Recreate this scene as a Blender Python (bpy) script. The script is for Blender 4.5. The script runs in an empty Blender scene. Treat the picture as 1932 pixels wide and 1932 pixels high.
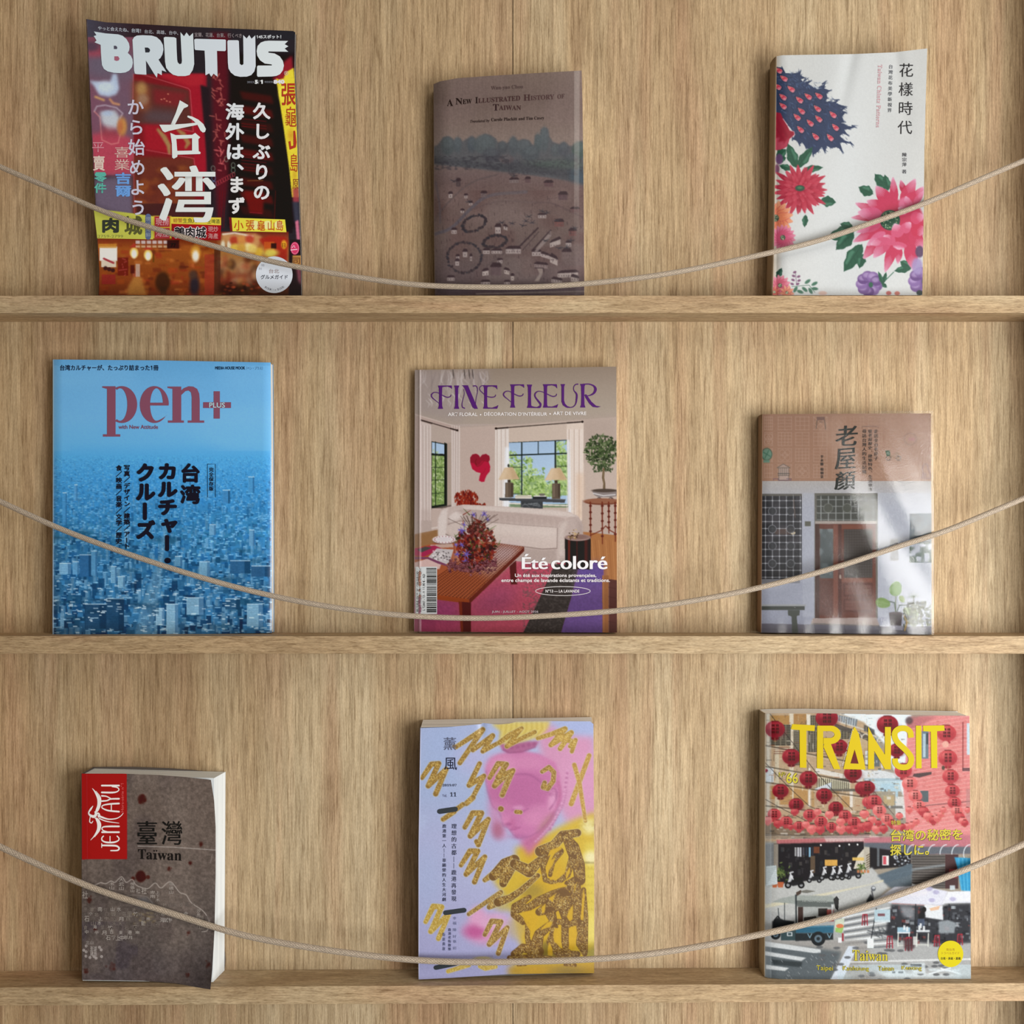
import bpy, bmesh, math, random
import numpy as np
from mathutils import Vector

# ---------------------------------------------------------------- camera, light, exposure
S, D, HZ, Z0 = 0.00053, 1.05, 1030.0, 1.45      # metres per photo pixel on the shelf-front plane, camera distance, horizon row, eye height
YW = 0.042                                        # the back panels' face
scene = bpy.context.scene
COL = scene.collection

cam_data = bpy.data.cameras.new('camera')
cam_data.sensor_width = 36.0
cam_data.lens = 36.0 * D / (1932 * S)
cam_data.shift_y = (HZ - 966.0) / 1932.0
cam_data.clip_start = 0.01
cam = bpy.data.objects.new('camera', cam_data)
cam.location = (0, -D, Z0)
cam.rotation_euler = (math.pi / 2, 0, 0)
COL.objects.link(cam)
scene.camera = cam

world = bpy.data.worlds.new('room_ambient')
scene.world = world
world.use_nodes = True
_wn = world.node_tree.nodes
_bg = _wn['Background']
_bg.inputs[0].default_value = (1.0, 0.84, 0.64, 1)
_bg.inputs[1].default_value = 0.15


def area_light(name, loc, target, sx, sy, power, color):
    l = bpy.data.lights.new(name, 'AREA')
    l.shape = 'RECTANGLE'
    l.size, l.size_y, l.energy, l.color = sx, sy, power, color
    o = bpy.data.objects.new(name, l)
    o.location = loc
    d = Vector(target) - Vector(loc)
    o.rotation_euler = d.to_track_quat('-Z', 'Y').to_euler()
    COL.objects.link(o)
    return o


area_light('window_daylight', (1.06, -1.18, Z0 - 0.36), (0.2, 0.0, Z0 - 0.30), 0.85, 1.2, 34.0, (1.0, 0.985, 0.945))
area_light('ceiling_glow', (0.7, -1.3, Z0 + 1.3), (0.1, 0.0, Z0), 1.2, 1.0, 11.0, (1.0, 0.93, 0.82))

scene.view_settings.view_transform = 'Standard'
scene.view_settings.look = 'None'
scene.view_settings.gamma = 1.0
scene.view_settings.use_curve_mapping = False
scene.view_settings.exposure = 0.0
scene.cycles.max_bounces = 8
scene.cycles.transparent_max_bounces = 16


# ---------------------------------------------------------------- helpers
def W(px, py, y):
    """pixel of the photo + depth -> point of the place (arrays or floats)"""
    f = (D + y) / D
    return (px - 966.0) * S * f, y, Z0 + (HZ - py) * S * f


def tag(o, label=None, cat=None, group=None, kind=None):
    for k, v in (('label', label), ('category', cat), ('group', group), ('kind', kind)):
        if v:
            o[k] = v
    return o


def link(name, me, parent=None, mat=None):
    o = bpy.data.objects.new(name, me)
    COL.objects.link(o)
    if parent is not None:
        o.parent = parent
    if mat is not None:
        me.materials.append(mat)
    return o


def mesh_from(name, verts, faces, smooth=False):
    me = bpy.data.meshes.new(name)
    me.from_pydata([tuple(map(float, v)) for v in verts], [], faces)
    me.update()
    if smooth:
        me.shade_smooth()
    return me


def lin(c):
    c = np.asarray(c, float)
    return np.where(c <= 0.04045, c / 12.92, ((c + 0.055) / 1.055) ** 2.4)


def nt(name):
    m = bpy.data.materials.new(name)
    m.use_nodes = True
    t = m.node_tree
    return m, t, t.nodes['Principled BSDF']


def nd(t, kind, **kw):
    n = t.nodes.new(kind)
    for k, v in kw.items():
        setattr(n, k, v)
    return n


def ramp(t, stops, src=None):
    r = nd(t, 'ShaderNodeValToRGB')
    e = r.color_ramp.elements
    while len(e) < len(stops):
        e.new(0.5)
    for k, (p, c) in enumerate(stops):
        e[k].position = p
        e[k].color = (*c, 1)
    if src is not None:
        t.links.new(src, r.inputs[0])
    return r


def wood_mat(name, along='z', seed=0.0, tint=(1, 1, 1), flat=0.0):
    """oak-effect laminate: fine pores drawn out along the grain over broad tonal patches"""
    m, t, b = nt(name)
    L = t.links.new
    tc = nd(t, 'ShaderNodeTexCoord')
    mp = nd(t, 'ShaderNodeMapping')
    mp.inputs['Location'].default_value = (seed, seed * 0.7, seed * 1.3)
    L(tc.outputs['Object'], mp.inputs[0])

    def noise(scale, detail=3.0, rough=0.6, dist=0.0, off=0.0):
        q = nd(t, 'ShaderNodeMapping')
        q.inputs['Scale'].default_value = scale
        q.inputs['Location'].default_value = (off, off, off)
        L(mp.outputs[0], q.inputs[0])
        n = nd(t, 'ShaderNodeTexNoise')
        n.inputs['Scale'].default_value = 1.0
        n.inputs['Detail'].default_value = detail
        n.inputs['Roughness'].default_value = rough
        n.inputs['Distortion'].default_value = dist
        L(q.outputs[0], n.inputs[0])
        return n.outputs[0]

    def sc(across, alongv):
        return (across, across, alongv) if along == 'z' else (alongv, across, across)

    def mix(a, bb, f, mode='MIX'):
        x = nd(t, 'ShaderNodeMix', data_type='RGBA', blend_type=mode)
        x.clamp_result = False
        if isinstance(f, (int, float)):
            x.inputs[0].default_value = f
        else:
            L(f, x.inputs[0])
        for k, v in ((6, a), (7, bb)):
            if isinstance(v, tuple):
                x.inputs[k].default_value = (*v, 1)
            else:
                L(v, x.inputs[k])
        return x.outputs[2]

    q = 1.0 if along == 'z' else 2.4
    broad = noise(sc(17, 1.5 * q), 2.0, 0.5, 0.5, 3.1)
    base = ramp(t, [(0.28, (0.385, 0.268, 0.160)), (0.44, (0.445, 0.325, 0.198)),
                    (0.58, (0.475, 0.364, 0.232)), (0.74, (0.530, 0.428, 0.288))], broad)
    pink = noise(sc(30, 2.2 * q), 1.0, 0.5, 0.4, 11.7)
    pinkf = ramp(t, [(0.50, (0, 0, 0)), (0.68, (0.5, 0.5, 0.5))], pink)
    c = mix(base.outputs[0], (0.440, 0.275, 0.172), pinkf.outputs[0])
    fig = noise(sc(95, 5.0 * q), 2.0, 0.6, 1.0, 5.9)
    figf = ramp(t, [(0.35, (0.89, 0.875, 0.85)), (0.6, (1.04, 1.04, 1.03))], fig)
    c = mix(c, figf.outputs[0], 1.0, 'MULTIPLY')
    med = noise(sc(330, 10 * q), 2.0, 0.55, 0.35, 2.3)
    medf = ramp(t, [(0.34, (0.87, 0.85, 0.82)), (0.50, (1.0, 1.0, 1.0)), (0.66, (1.07, 1.07, 1.06))], med)
    c = mix(c, medf.outputs[0], 1.0 - flat, 'MULTIPLY')
    fine = noise(sc(760, 34 * q), 2.0, 0.6, 0.55, 7.7)
    finef = ramp(t, [(0.30, (0.64, 0.59, 0.53)), (0.46, (0.95, 0.945, 0.935)), (0.70, (1.17, 1.175, 1.18))], fine)
    c = mix(c, finef.outputs[0], 1.0 - flat, 'MULTIPLY')
    pore = noise(sc(1150, 60 * q), 1.0, 0.5, 0.3, 1.9)
    poref = ramp(t, [(0.58, (1, 1, 1)), (0.76, (0.76, 0.71, 0.65))], pore)
    c = mix(c, poref.outputs[0], 1.0 - flat, 'MULTIPLY')
    grit = noise(sc(1500, 330), 1.0, 0.5, 0.0, 9.3)
    gritf = ramp(t, [(0.3, (0.88, 0.87, 0.86)), (0.7, (1.10, 1.10, 1.10))], grit)
    c = mix(c, gritf.outputs[0], 1.0 - flat, 'MULTIPLY')
    c = mix(c, tuple(tint), 1.0, 'MULTIPLY')
    L(c, b.inputs['Base Color'])
    b.inputs['Roughness'].default_value = 0.62
    b.inputs['Specular IOR Level'].default_value = 0.25
    bump = nd(t, 'ShaderNodeBump')
    bump.inputs['Strength'].default_value = 0.16 * (1 - flat)
    bump.inputs['Distance'].default_value = 0.0006
    L(fine, bump.inputs['Height'])
    L(bump.outputs[0], b.inputs['Normal'])
    return m


def plain_mat(name, color, rough=0.6, spec=0.3):
    m, t, b = nt(name)
    b.inputs['Base Color'].default_value = (*color, 1)
    b.inputs['Roughness'].default_value = rough
    b.inputs['Specular IOR Level'].default_value = spec
    return m


def box_mesh(name, x0, x1, y0, y1, z0, z1, bevel=0.0006, skew=0.0):
    """box with softened edges; skew = rise in z per metre of x"""
    bm = bmesh.new()
    bmesh.ops.create_cube(bm, size=1.0)
    for v in bm.verts:
        x = x0 if v.co.x < 0 else x1
        v.co = Vector((x, y0 if v.co.y < 0 else y1, (z0 if v.co.z < 0 else z1) + skew * x))
    if bevel:
        bmesh.ops.bevel(bm, geom=list(bm.edges), offset=bevel, segments=2, affect='EDGES', profile=0.5)
    me = bpy.data.meshes.new(name)
    bm.to_mesh(me)
    bm.free()
    return me


# ---------------------------------------------------------------- the wall and the shelf boards
XL, XR = -0.545, 0.545                            # inner faces of the case's two uprights, just outside the frame
plaster = plain_mat('plaster', (0.5, 0.46, 0.4), 0.9)
wl = link('wall_back', box_mesh('wall_back', -0.75, 0.75, YW + 0.0125, YW + 0.08, Z0 - 0.85, Z0 + 0.85, 0), None, plaster)
tag(wl, kind='structure')
XS = (967.5 - 966) * S * (D + YW) / D
wood_l = wood_mat('oak_laminate_vertical', 'z', 1.37)
wood_r = wood_mat('oak_laminate_vertical_b', 'z', 4.81)
for nm, a, b_, wm in (('trim_1', XL - 0.02, XS - 0.0003, wood_l), ('trim_2', XS + 0.0003, XR + 0.02, wood_r)):
    o = link(nm, box_mesh(nm, a, b_, YW, YW + 0.012, Z0 - 0.80, Z0 + 0.80, 0.0004), None, wm)
    tag(o, 'tall oak-effect back panel, left of the fine centre seam' if nm == 'trim_1'
        else 'tall oak-effect back panel, right of the fine centre seam', 'panel', kind='structure')
for nm, a, b_ in (('trim_3', XL - 0.02, XL), ('trim_4', XR, XR + 0.02)):
    o = link(nm, box_mesh(nm, a, b_, -0.030, YW, Z0 - 0.80, Z0 + 0.80, 0.0005), None, wood_l)
    tag(o, kind='structure')

SHELF = []                                        # top z at x=0, skew
for k, (ytl, ytr, yb, lab) in enumerate((
        (557.5, 557.5, 590.5, 'oak-effect shelf ledge holding the topmost row of three books'),
        (1200.0, 1200.0, 1233.5, 'oak-effect shelf ledge holding the middle row with the blue city magazine'),
        (1863.5, 1855.0, 1893.3, 'oak-effect shelf ledge holding the lowest row with the red lantern magazine'))):
    zt = Z0 + (HZ - (ytl + ytr) / 2) * S
    zb = Z0 + (HZ - yb) * S
    sk = (ytl - ytr) / 1932.0
    wm = wood_mat('oak_laminate_ledge' + 'abc'[k], 'x', 2.2 + 3.3 * k, (0.97, 0.97, 0.97))
    o = link('shelf_ledge', box_mesh('shelf_ledge', XL, XR, 0.0, YW, zb, zt, 0.0005, sk), None, wm)
    tag(o, lab, 'shelf', 'shelf ledges')
    SHELF.append((zt, sk))


# ---------------------------------------------------------------- printing: soft pictures are coloured point by point, type and crisp shapes are cut as flat ink
def hx(s):
    return np.array([int(s[k:k + 2], 16) for k in (0, 2, 4)]) / 255.0


def value_noise(h, w, sx, sy, rng):
    """smooth random field, feature size sx by sy"""
    gh, gw = int(h / sy) + 3, int(w / sx) + 3
    g = rng.random((gh, gw))
    yy = np.arange(h) / sy
    xx = np.arange(w) / sx
    yi, xi = yy.astype(int), xx.astype(int)
    fy, fx = (yy - yi)[:, None], (xx - xi)[None, :]
    fy, fx = fy * fy * (3 - 2 * fy), fx * fx * (3 - 2 * fx)
    a, b = g[yi][:, xi], g[yi][:, xi + 1]
    c, d = g[yi + 1][:, xi], g[yi + 1][:, xi + 1]
    return (a * (1 - fx) + b * fx) * (1 - fy) + (c * (1 - fx) + d * fx) * fy


def blur1(a, r, axis):
    if r <= 0:
        return a
    k = int(r * 2.5) + 1
    x = np.arange(-k, k + 1)
    w = np.exp(-0.5 * (x / r) ** 2)
    w /= w.sum()
    pad = [(0, 0)] * a.ndim
    pad[axis] = (k, k)
    p = np.pad(a, pad, mode='edge')
    out = np.zeros_like(a)
    n = a.shape[axis]
    for i, wi in enumerate(w):
        sl = [slice(None)] * a.ndim
        sl[axis] = slice(i, i + n)
        out += wi * p[tuple(sl)]
    return out


class Art:
    """a picture in photo pixels over a rectangle"""

    def __init__(s, x0, y0, x1, y1, pitch=1.0, color='808080', seed=1):
        s.x0, s.y0, s.p = x0, y0, pitch
        s.w, s.h = int((x1 - x0) / pitch) + 2, int((y1 - y0) / pitch) + 2
        s.im = np.zeros((s.h, s.w, 3)) + hx(color)
        s.rng = np.random.default_rng(seed)
        s.X = s.x0 + np.arange(s.w) * s.p
        s.Y = s.y0 + np.arange(s.h) * s.p

    def ix(s, x):
        return int(round((x - s.x0) / s.p))

    def iy(s, y):
        return int(round((y - s.y0) / s.p))

    def win(s, x0, y0, x1, y1, m=0):
        return (max(0, s.ix(x0) - m), max(0, s.iy(y0) - m), min(s.w, s.ix(x1) + 1 + m), min(s.h, s.iy(y1) + 1 + m))

    def put(s, mask, c, a, b, alpha=1.0):
        hh, ww = mask.shape
        v = s.im[b:b + hh, a:a + ww]
        m = (mask * alpha)[..., None]
        v += (c - v) * m

    def rect(s, x0, y0, x1, y1, c, alpha=1.0):
        """axis-aligned with covered edges"""
        a, b, e, f = s.win(x0, y0, x1, y1, 1)
        if e <= a or f <= b:
            return
        mx = np.clip(np.minimum(s.X[a:e] + s.p / 2, x1) - np.maximum(s.X[a:e] - s.p / 2, x0), 0, s.p) / s.p
        my = np.clip(np.minimum(s.Y[b:f] + s.p / 2, y1) - np.maximum(s.Y[b:f] - s.p / 2, y0), 0, s.p) / s.p
        s.put(my[:, None] * mx[None, :], hx(c) if isinstance(c, str) else c, a, b, alpha)

    def poly(s, pts, c, alpha=1.0, blur=0.0):
        pts = np.asarray(pts, float)
        m = int(blur * 3 / s.p) + 2
        a, b, e, f = s.win(pts[:, 0].min(), pts[:, 1].min(), pts[:, 0].max(), pts[:, 1].max(), m)
        if e <= a or f <= b:
            return
        acc = np.zeros((f - b, e - a))
        for oy in (-0.25, 0.25):
            for ox in (-0.25, 0.25):
                gx, gy = np.meshgrid(s.X[a:e] + ox * s.p, s.Y[b:f] + oy * s.p)
                ins = np.zeros(gx.shape, bool)
                j = len(pts) - 1
                for i in range(len(pts)):
                    xi, yi = pts[i]
                    xj, yj = pts[j]
                    if yi != yj:
                        ins ^= ((yi > gy) != (yj > gy)) & (gx < (xj - xi) * (gy - yi) / (yj - yi) + xi)
                    j = i
                acc += ins
        acc /= 4
        if blur:
            acc = blur1(blur1(acc, blur / s.p, 0), blur / s.p, 1)
        s.put(acc, hx(c) if isinstance(c, str) else c, a, b, alpha)

    def ell(s, cx, cy, rx, ry, c, alpha=1.0, soft=0.7, rot=0.0):
        r = max(rx, ry) + soft * 2 + 1
        a, b, e, f = s.win(cx - r, cy - r, cx + r, cy + r, 1)
        if e <= a or f <= b:
            return
        gx, gy = np.meshgrid(s.X[a:e] - cx, s.Y[b:f] - cy)
        if rot:
            t = math.radians(rot)
            gx, gy = gx * math.cos(t) + gy * math.sin(t), -gx * math.sin(t) + gy * math.cos(t)
        d = (np.sqrt((gx / rx) ** 2 + (gy / ry) ** 2) - 1) * min(rx, ry)
        m = np.clip(0.5 - d / (2 * soft), 0, 1)
        m = m * m * (3 - 2 * m)
        s.put(m, hx(c) if isinstance(c, str) else c, a, b, alpha)

    def line(s, pts, w, c, alpha=1.0, soft=0.6, taper=None):
        """polyline with round ends; w a width or list of widths"""
        pts = np.asarray(pts, float)
        ws = np.broadcast_to(np.asarray(w, float), (len(pts),))
        mw = ws.max() / 2 + soft * 2 + 1
        a, b, e, f = s.win(pts[:, 0].min() - mw, pts[:, 1].min() - mw, pts[:, 0].max() + mw, pts[:, 1].max() + mw, 1)
        if e <= a or f <= b:
            return
        gx, gy = np.meshgrid(s.X[a:e], s.Y[b:f])
        d = np.full(gx.shape, 1e9)
        for (p, q, w0, w1) in zip(pts[:-1], pts[1:], ws[:-1], ws[1:]):
            v = q - p
            l2 = max(1e-9, v @ v)
            t = np.clip(((gx - p[0]) * v[0] + (gy - p[1]) * v[1]) / l2, 0, 1)
            d = np.minimum(d, np.hypot(gx - p[0] - t * v[0], gy - p[1] - t * v[1]) - (w0 + (w1 - w0) * t) / 2)
        s.put(np.clip(0.5 - d / (2 * soft), 0, 1), hx(c) if isinstance(c, str) else c, a, b, alpha)

    def vgrad(s, stops, x0=None, x1=None, alpha=1.0, y0=None, y1=None):
        ys = [q[0] for q in stops]
        cs = np.array([hx(q[1]) for q in stops])
        a, e = (0 if x0 is None else max(0, s.ix(x0))), (s.w if x1 is None else min(s.w, s.ix(x1)))
        y0, y1 = ys[0] if y0 is None else y0, ys[-1] if y1 is None else y1
        b, f = max(0, s.iy(y0)), min(s.h, s.iy(y1) + 1)
        if f <= b:
            return
        col = np.stack([np.interp(s.Y[b:f], ys, cs[:, k]) for k in range(3)], -1)[:, None, :]
        v = s.im[b:f, a:e]
        v += (col - v) * alpha

    def hgrad(s, stops, y0, y1, alpha=1.0):
        xs = [q[0] for q in stops]
        cs = np.array([hx(q[1]) for q in stops])
        b, f = max(0, s.iy(y0)), min(s.h, s.iy(y1))
        col = np.stack([np.interp(s.X, xs, cs[:, k]) for k in range(3)], -1)[None, :, :]
        v = s.im[b:f]
        v += (col - v) * alpha

    def noise(s, sx, sy, amt, box=None, tint=(1, 1, 1), seed=None):
        rng = s.rng if seed is None else np.random.default_rng(seed)
        a, b, e, f = s.win(*box) if box else (0, 0, s.w, s.h)
        if e <= a or f <= b:
            return
        n = value_noise(f - b, e - a, max(1, sx / s.p), max(1, sy / s.p), rng) - 0.5
        s.im[b:f, a:e] *= 1 + amt * 2 * n[..., None] * np.array(tint)

    def tone(s, c, sx, sy, amt, box=None, lo=0.5, hi=0.75):
        """patches of a colour where a random field runs high"""
        a, b, e, f = s.win(*box) if box else (0, 0, s.w, s.h)
        if e <= a or f <= b:
            return
        n = value_noise(f - b, e - a, max(1, sx / s.p), max(1, sy / s.p), s.rng)
        s.put(np.clip((n - lo) / (hi - lo), 0, 1), hx(c), a, b, amt)

    def blur(s, r, box=None, ry=None):
        a, b, e, f = s.win(*box) if box else (0, 0, s.w, s.h)
        v = s.im[b:f, a:e]
        s.im[b:f, a:e] = blur1(blur1(v, (ry or r) / s.p, 0), r / s.p, 1)

    def sample(s, px, py):
        fx = np.clip((px - s.x0) / s.p, 0, s.w - 1.001)
        fy = np.clip((py - s.y0) / s.p, 0, s.h - 1.001)
        i, j = fx.astype(int), fy.astype(int)
        u, v = (fx - i)[..., None], (fy - j)[..., None]
        im = s.im
        return (im[j, i] * (1 - u) + im[j, i + 1] * u) * (1 - v) + (im[j + 1, i] * (1 - u) + im[j + 1, i + 1] * u) * v


_GL = {}


def glyphs(text, weight=0.0):
    key = text
    if key not in _GL:
        c = bpy.data.curves.new('type', 'FONT')
        c.body = text.replace('1', '\U0001D7E3')
        c.resolution_u = 3
        o = bpy.data.objects.new('type', c)
        COL.objects.link(o)
        me = bpy.data.meshes.new_from_object(o.evaluated_get(bpy.context.evaluated_depsgraph_get()))
        n = len(me.vertices)
        v = np.empty(n * 3)
        me.vertices.foreach_get('co', v)
        f = [tuple(p.vertices) for p in me.polygons]
        _GL[key] = (v.reshape(-1, 3)[:, :2].copy(), np.array(f, int).reshape(-1, 3))
        bpy.data.objects.remove(o)
        bpy.data.curves.remove(c)
        bpy.data.meshes.remove(me)
    return _GL[key]


def column(chars, weight=0.0, pitch=1.06, gap=None):
    """characters set top to bottom in one column, cell height 'pitch'"""
    V, F, n = [], [], 0
    y = 0.0
    for ch in chars:
        if ch == ' ':
            y -= 0.5
            continue
        v, f = glyphs(ch, weight)
        v = v - np.array([0.5, 0.357])
        if ch in 'ー—―─':
            v = np.stack([v[:, 1], -v[:, 0]], -1)
            v[:, 0] *= -1
            f = f[:, ::-1]
        if ch in '、。':
            v = v + np.array([0.6, 0.55])
        if ch in 'ゃゅょっャュョッ':
            v = v + np.array([0.08, 0.06])
        V.append(v + np.array([0, y]))
        F.append(f + n)
        n += len(v)
        y -= pitch
    return np.concatenate(V), np.concatenate(F)


def ear_clip(pts):
    """triangles of a simple polygon"""
    from mathutils.geometry import tessellate_polygon
    return np.array(tessellate_polygon([[Vector((p[0], p[1], 0)) for p in pts]]), int).reshape(-1, 3)


def stroke_outline(pts, w):
    """outline polygon of a thick polyline; w width or list"""
    pts = np.asarray(pts, float)
    ws = np.broadcast_to(np.asarray(w, float), (len(pts),))
    d = np.gradient(pts, axis=0)
    d /= np.maximum(1e-9, np.linalg.norm(d, axis=1))[:, None]
    nrm = np.stack([-d[:, 1], d[:, 0]], -1)
    return pts + nrm * ws[:, None] / 2, pts - nrm * ws[:, None] / 2


def smooth_pts(pts, n=8):
    """Catmull-Rom through points"""
    p = np.asarray(pts, float)
    p = np.vstack([2 * p[0] - p[1], p, 2 * p[-1] - p[-2]])
    out = []
    for i in range(1, len(p) - 2):
        for t in np.arange(n) / n:
            a, b, c, d = p[i - 1], p[i], p[i + 1], p[i + 2]
            out.append(0.5 * ((2 * b) + (c - a) * t + (2 * a - 5 * b + 4 * c - d) * t * t + (3 * b - a - 3 * c + d) * t ** 3))
    out.append(p[-2])
    return np.array(out)


class Book:
    """one standing book: printed front, block of pages, spine, back, perhaps a clear jacket.
    The front is a gently bent sheet: 'edges' trace its outline, 'depth' says how far each point stands from the shelf front."""

    def __init__(s, name, label, cat, edges, depth, back, gain, pitch=1.0, thick=0.0):
        s.thick = thick
        s.veil = 0.013
        s.name, s.label, s.cat = name, label, cat
        s.top, s.right, s.bottom, s.left = [np.asarray(e, float) for e in edges]
        s.depth, s.back, s.gain, s.pitch = depth, back, gain, pitch
        s.ink = []
        allp = np.vstack([s.top, s.right, s.bottom, s.left])
        s.bb = (allp[:, 0].min(), allp[:, 1].min(), allp[:, 0].max(), allp[:, 1].max())

    def backy(s, yf):
        """where the back lies behind a point of the front: on a plane, or a set thickness behind"""
        if s.thick:
            return np.minimum(yf + s.thick, s.back)
        return np.maximum(yf + 0.003, s.back)

    def art(s, pitch=None, color='808080', seed=1):
        s.a = Art(s.bb[0] - 2, s.bb[1] - 2, s.bb[2] + 2, s.bb[3] + 2, pitch or s.pitch, color, seed)
        return s.a

    # flat ink -------------------------------------------------------------
    def add(s, pts, tris, color, layer=0, cut=14.0):
        pts, tris = np.asarray(pts, float), np.asarray(tris, int)
        for _ in range(7):                                   # so that wide letters follow the bend of the cover
            p = pts[tris]
            e = np.linalg.norm(p - np.roll(p, -1, axis=1), axis=2)
            k = e.argmax(1)
            big = e.max(1) > cut
            if not big.any():
                break
            keep = tris[~big]
            t, k = tris[big], k[big]
            r = np.arange(len(t))
            a, b, c = t[r, k], t[r, (k + 1) % 3], t[r, (k + 2) % 3]
            m = len(pts) + np.arange(len(t))
            pts = np.vstack([pts, (pts[a] + pts[b]) / 2])
            tris = np.vstack([keep, np.stack([a, m, c], -1), np.stack([m, b, c], -1)])
        s.ink.append((pts, tris, hx(color) if isinstance(color, str) else np.asarray(color, float), layer))

    def fit(s, v, f, box, color, layer=2, thick=0.0, weight=0.0):
        """lay glyphs into a box (x0,y0,x1,y1) or quad TL,TR,BR,BL given in photo pixels; weight (in em) and thick (pixels, stems only)
        print the letters several times, a hair apart, for heavier faces"""
        q = np.asarray(box, float)
        if q.ndim == 1:
            x0, y0, x1, y1 = q
            q = np.array([(x0, y0), (x1, y0), (x1, y1), (x0, y1)])
        w = weight
        lo, hi = v.min(0) - w, v.max(0) + w
        if w > 0:
            n8 = 8 if w >= 0.03 else 4
            sh = [(w * math.cos(t), w * math.sin(t)) for t in (np.arange(n8) + (0.5 if n8 == 4 else 0)) * 2 * math.pi / n8]
        else:
            sh = [(0, 0)]
        for k, (dx, dy) in enumerate(sh):
            t = (v + np.array([dx, dy]) - lo) / np.maximum(hi - lo, 1e-9)
            u, z = t[:, :1], 1 - t[:, 1:]
            p = (q[0] * (1 - u) + q[1] * u) * (1 - z) + (q[3] * (1 - u) + q[2] * u) * z
            for m, tx in enumerate((-thick, 0, thick) if thick else (0,)):
                s.add(p + np.array([tx, 0.0]), f, color, layer + 0.05 * (k * (3 if thick else 1) + m))

    def text(s, t, box, color, weight=0.0, layer=2, thick=0.0):
        v, f = glyphs(t)
        s.fit(v, f, box, color, layer, thick, weight)

    def vtext(s, t, box, color, weight=0.0, layer=2, thick=0.0, pitch=1.06):
        v, f = column(t, 0, pitch)
        s.fit(v, f, box, color, layer, thick, weight)

    def shape(s, pts, color, layer=1):
        pts = np.asarray(pts, float)
        s.add(pts, ear_clip(pts), color, layer)

    def rectq(s, x0, y0, x1, y1, color, layer=1):
        s.shape([(x0, y0), (x1, y0), (x1, y1), (x0, y1)], color, layer)

    def stroke(s, pts, w, color, layer=2, smooth=0, cap=True):
        pts = np.asarray(pts, float)
        ws = np.broadcast_to(np.asarray(w, float), (len(pts),))
        if smooth:
            z = smooth_pts(np.column_stack([pts, ws]), smooth)
            pts, ws = z[:, :2], z[:, 2]
        a, b = stroke_outline(pts, ws)
        n = len(pts)
        i = np.arange(n - 1)
        s.add(np.vstack([a, b]), np.vstack([np.stack([i, i + 1, i + n], -1), np.stack([i + 1, i + 1 + n, i + n], -1)]), color, layer)
        m = 0
        if cap:
            for k in (0, n - 1):
                th = np.arange(10) * 2 * math.pi / 10
                j = np.arange(1, 9)
                s.add(pts[k] + np.stack([np.cos(th), np.sin(th)], -1) * ws[k] / 2, np.stack([j * 0, j, j + 1], -1), color, layer + .04)

    def ellipse(s, cx, cy, rx, ry, color, layer=1, n=40):
        th = np.arange(n) * 2 * math.pi / n
        s.shape(np.stack([cx + rx * np.cos(th), cy + ry * np.sin(th)], -1), color, layer)

    def ring(s, cx, cy, rx, ry, w, color, layer=2, n=48):
        th = np.arange(n + 1) * 2 * math.pi / n
        s.stroke(np.stack([cx + rx * np.cos(th), cy + ry * np.sin(th)], -1), w, color, layer, cap=False)

    # geometry ---------------------------------------------------------------
    def outline(s, n=24, grow=0.0):
        """perimeter in photo pixels, TL along the left, bottom, right, top"""
        def along(e, k, m):
            t = np.linspace(e[0, k], e[-1, k], m)
            idx = np.argsort(e[:, k])
            return np.stack([np.interp(t, e[idx, k], e[idx, 1 - k]), t][::(1 if k else -1)], -1)
        L, B, R, T = along(s.left, 1, n), along(s.bottom, 0, n), along(s.right, 1, n), along(s.top, 0, n)
        p = np.vstack([L[:-1], B[:-1], R[::-1][:-1], T[::-1][:-1]])
        if grow:
            c = p.mean(0)
            hw = np.ptp(p, axis=0) / 2
            p = c + (p - c) * (1 + grow / hw)
        return p

    def grid(s, nu, nv):
        u, v = np.linspace(0, 1, nu), np.linspace(0, 1, nv)

        def at(e, k, t):
            c = e[0, k] + (e[-1, k] - e[0, k]) * t
            idx = np.argsort(e[:, k])
            o = np.interp(c, e[idx, k], e[idx, 1 - k])
            return np.stack([c, o] if k == 0 else [o, c], -1)
        T, B, Lf, R = at(s.top, 0, u), at(s.bottom, 0, u), at(s.left, 1, v), at(s.right, 1, v)
        U, Vv = u[None, :, None], v[:, None, None]
        P = (1 - Vv) * T[None] + Vv * B[None] + (1 - U) * Lf[:, None] + U * R[:, None]
        P -= (1 - U) * (1 - Vv) * T[0] + U * (1 - Vv) * T[-1] + (1 - U) * Vv * B[0] + U * Vv * B[-1]
        return P

    def build(s, cover_mat, page_mat, spine_mat, back_mat, spine_side='left', spine_bulge=0.0, spine_px=None,
              jacket=None, jacket_mat=None, page_inset=1.2, cover_label=None, pages=None, fan=(0.0, 0.0)):
        root = bpy.data.objects.new(s.name, None)
        root.empty_display_size = 0.03
        COL.objects.link(root)
        tag(root, s.label, s.cat)
        o = s.outline()
        dep = s.depth(o[:, 0], o[:, 1])
        x, y, z = W(o[:, 0], o[:, 1], dep)
        root.location = (float(x.mean()), float(s.back - 0.004), float(z.min()))
        off = np.array(root.location)

        # printed front
        nu = int((s.bb[2] - s.bb[0]) / s.pitch) + 1
        nv = int((s.bb[3] - s.bb[1]) / s.pitch) + 1
        P = s.grid(nu, nv).reshape(-1, 2)
        d = s.depth(P[:, 0], P[:, 1])
        vs = [np.stack(W(P[:, 0], P[:, 1], d), -1)]
        cs = [s.a.sample(P[:, 0], P[:, 1])]
        i, j = np.meshgrid(np.arange(nu - 1), np.arange(nv - 1))
        q = (j * nu + i).ravel()
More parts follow.
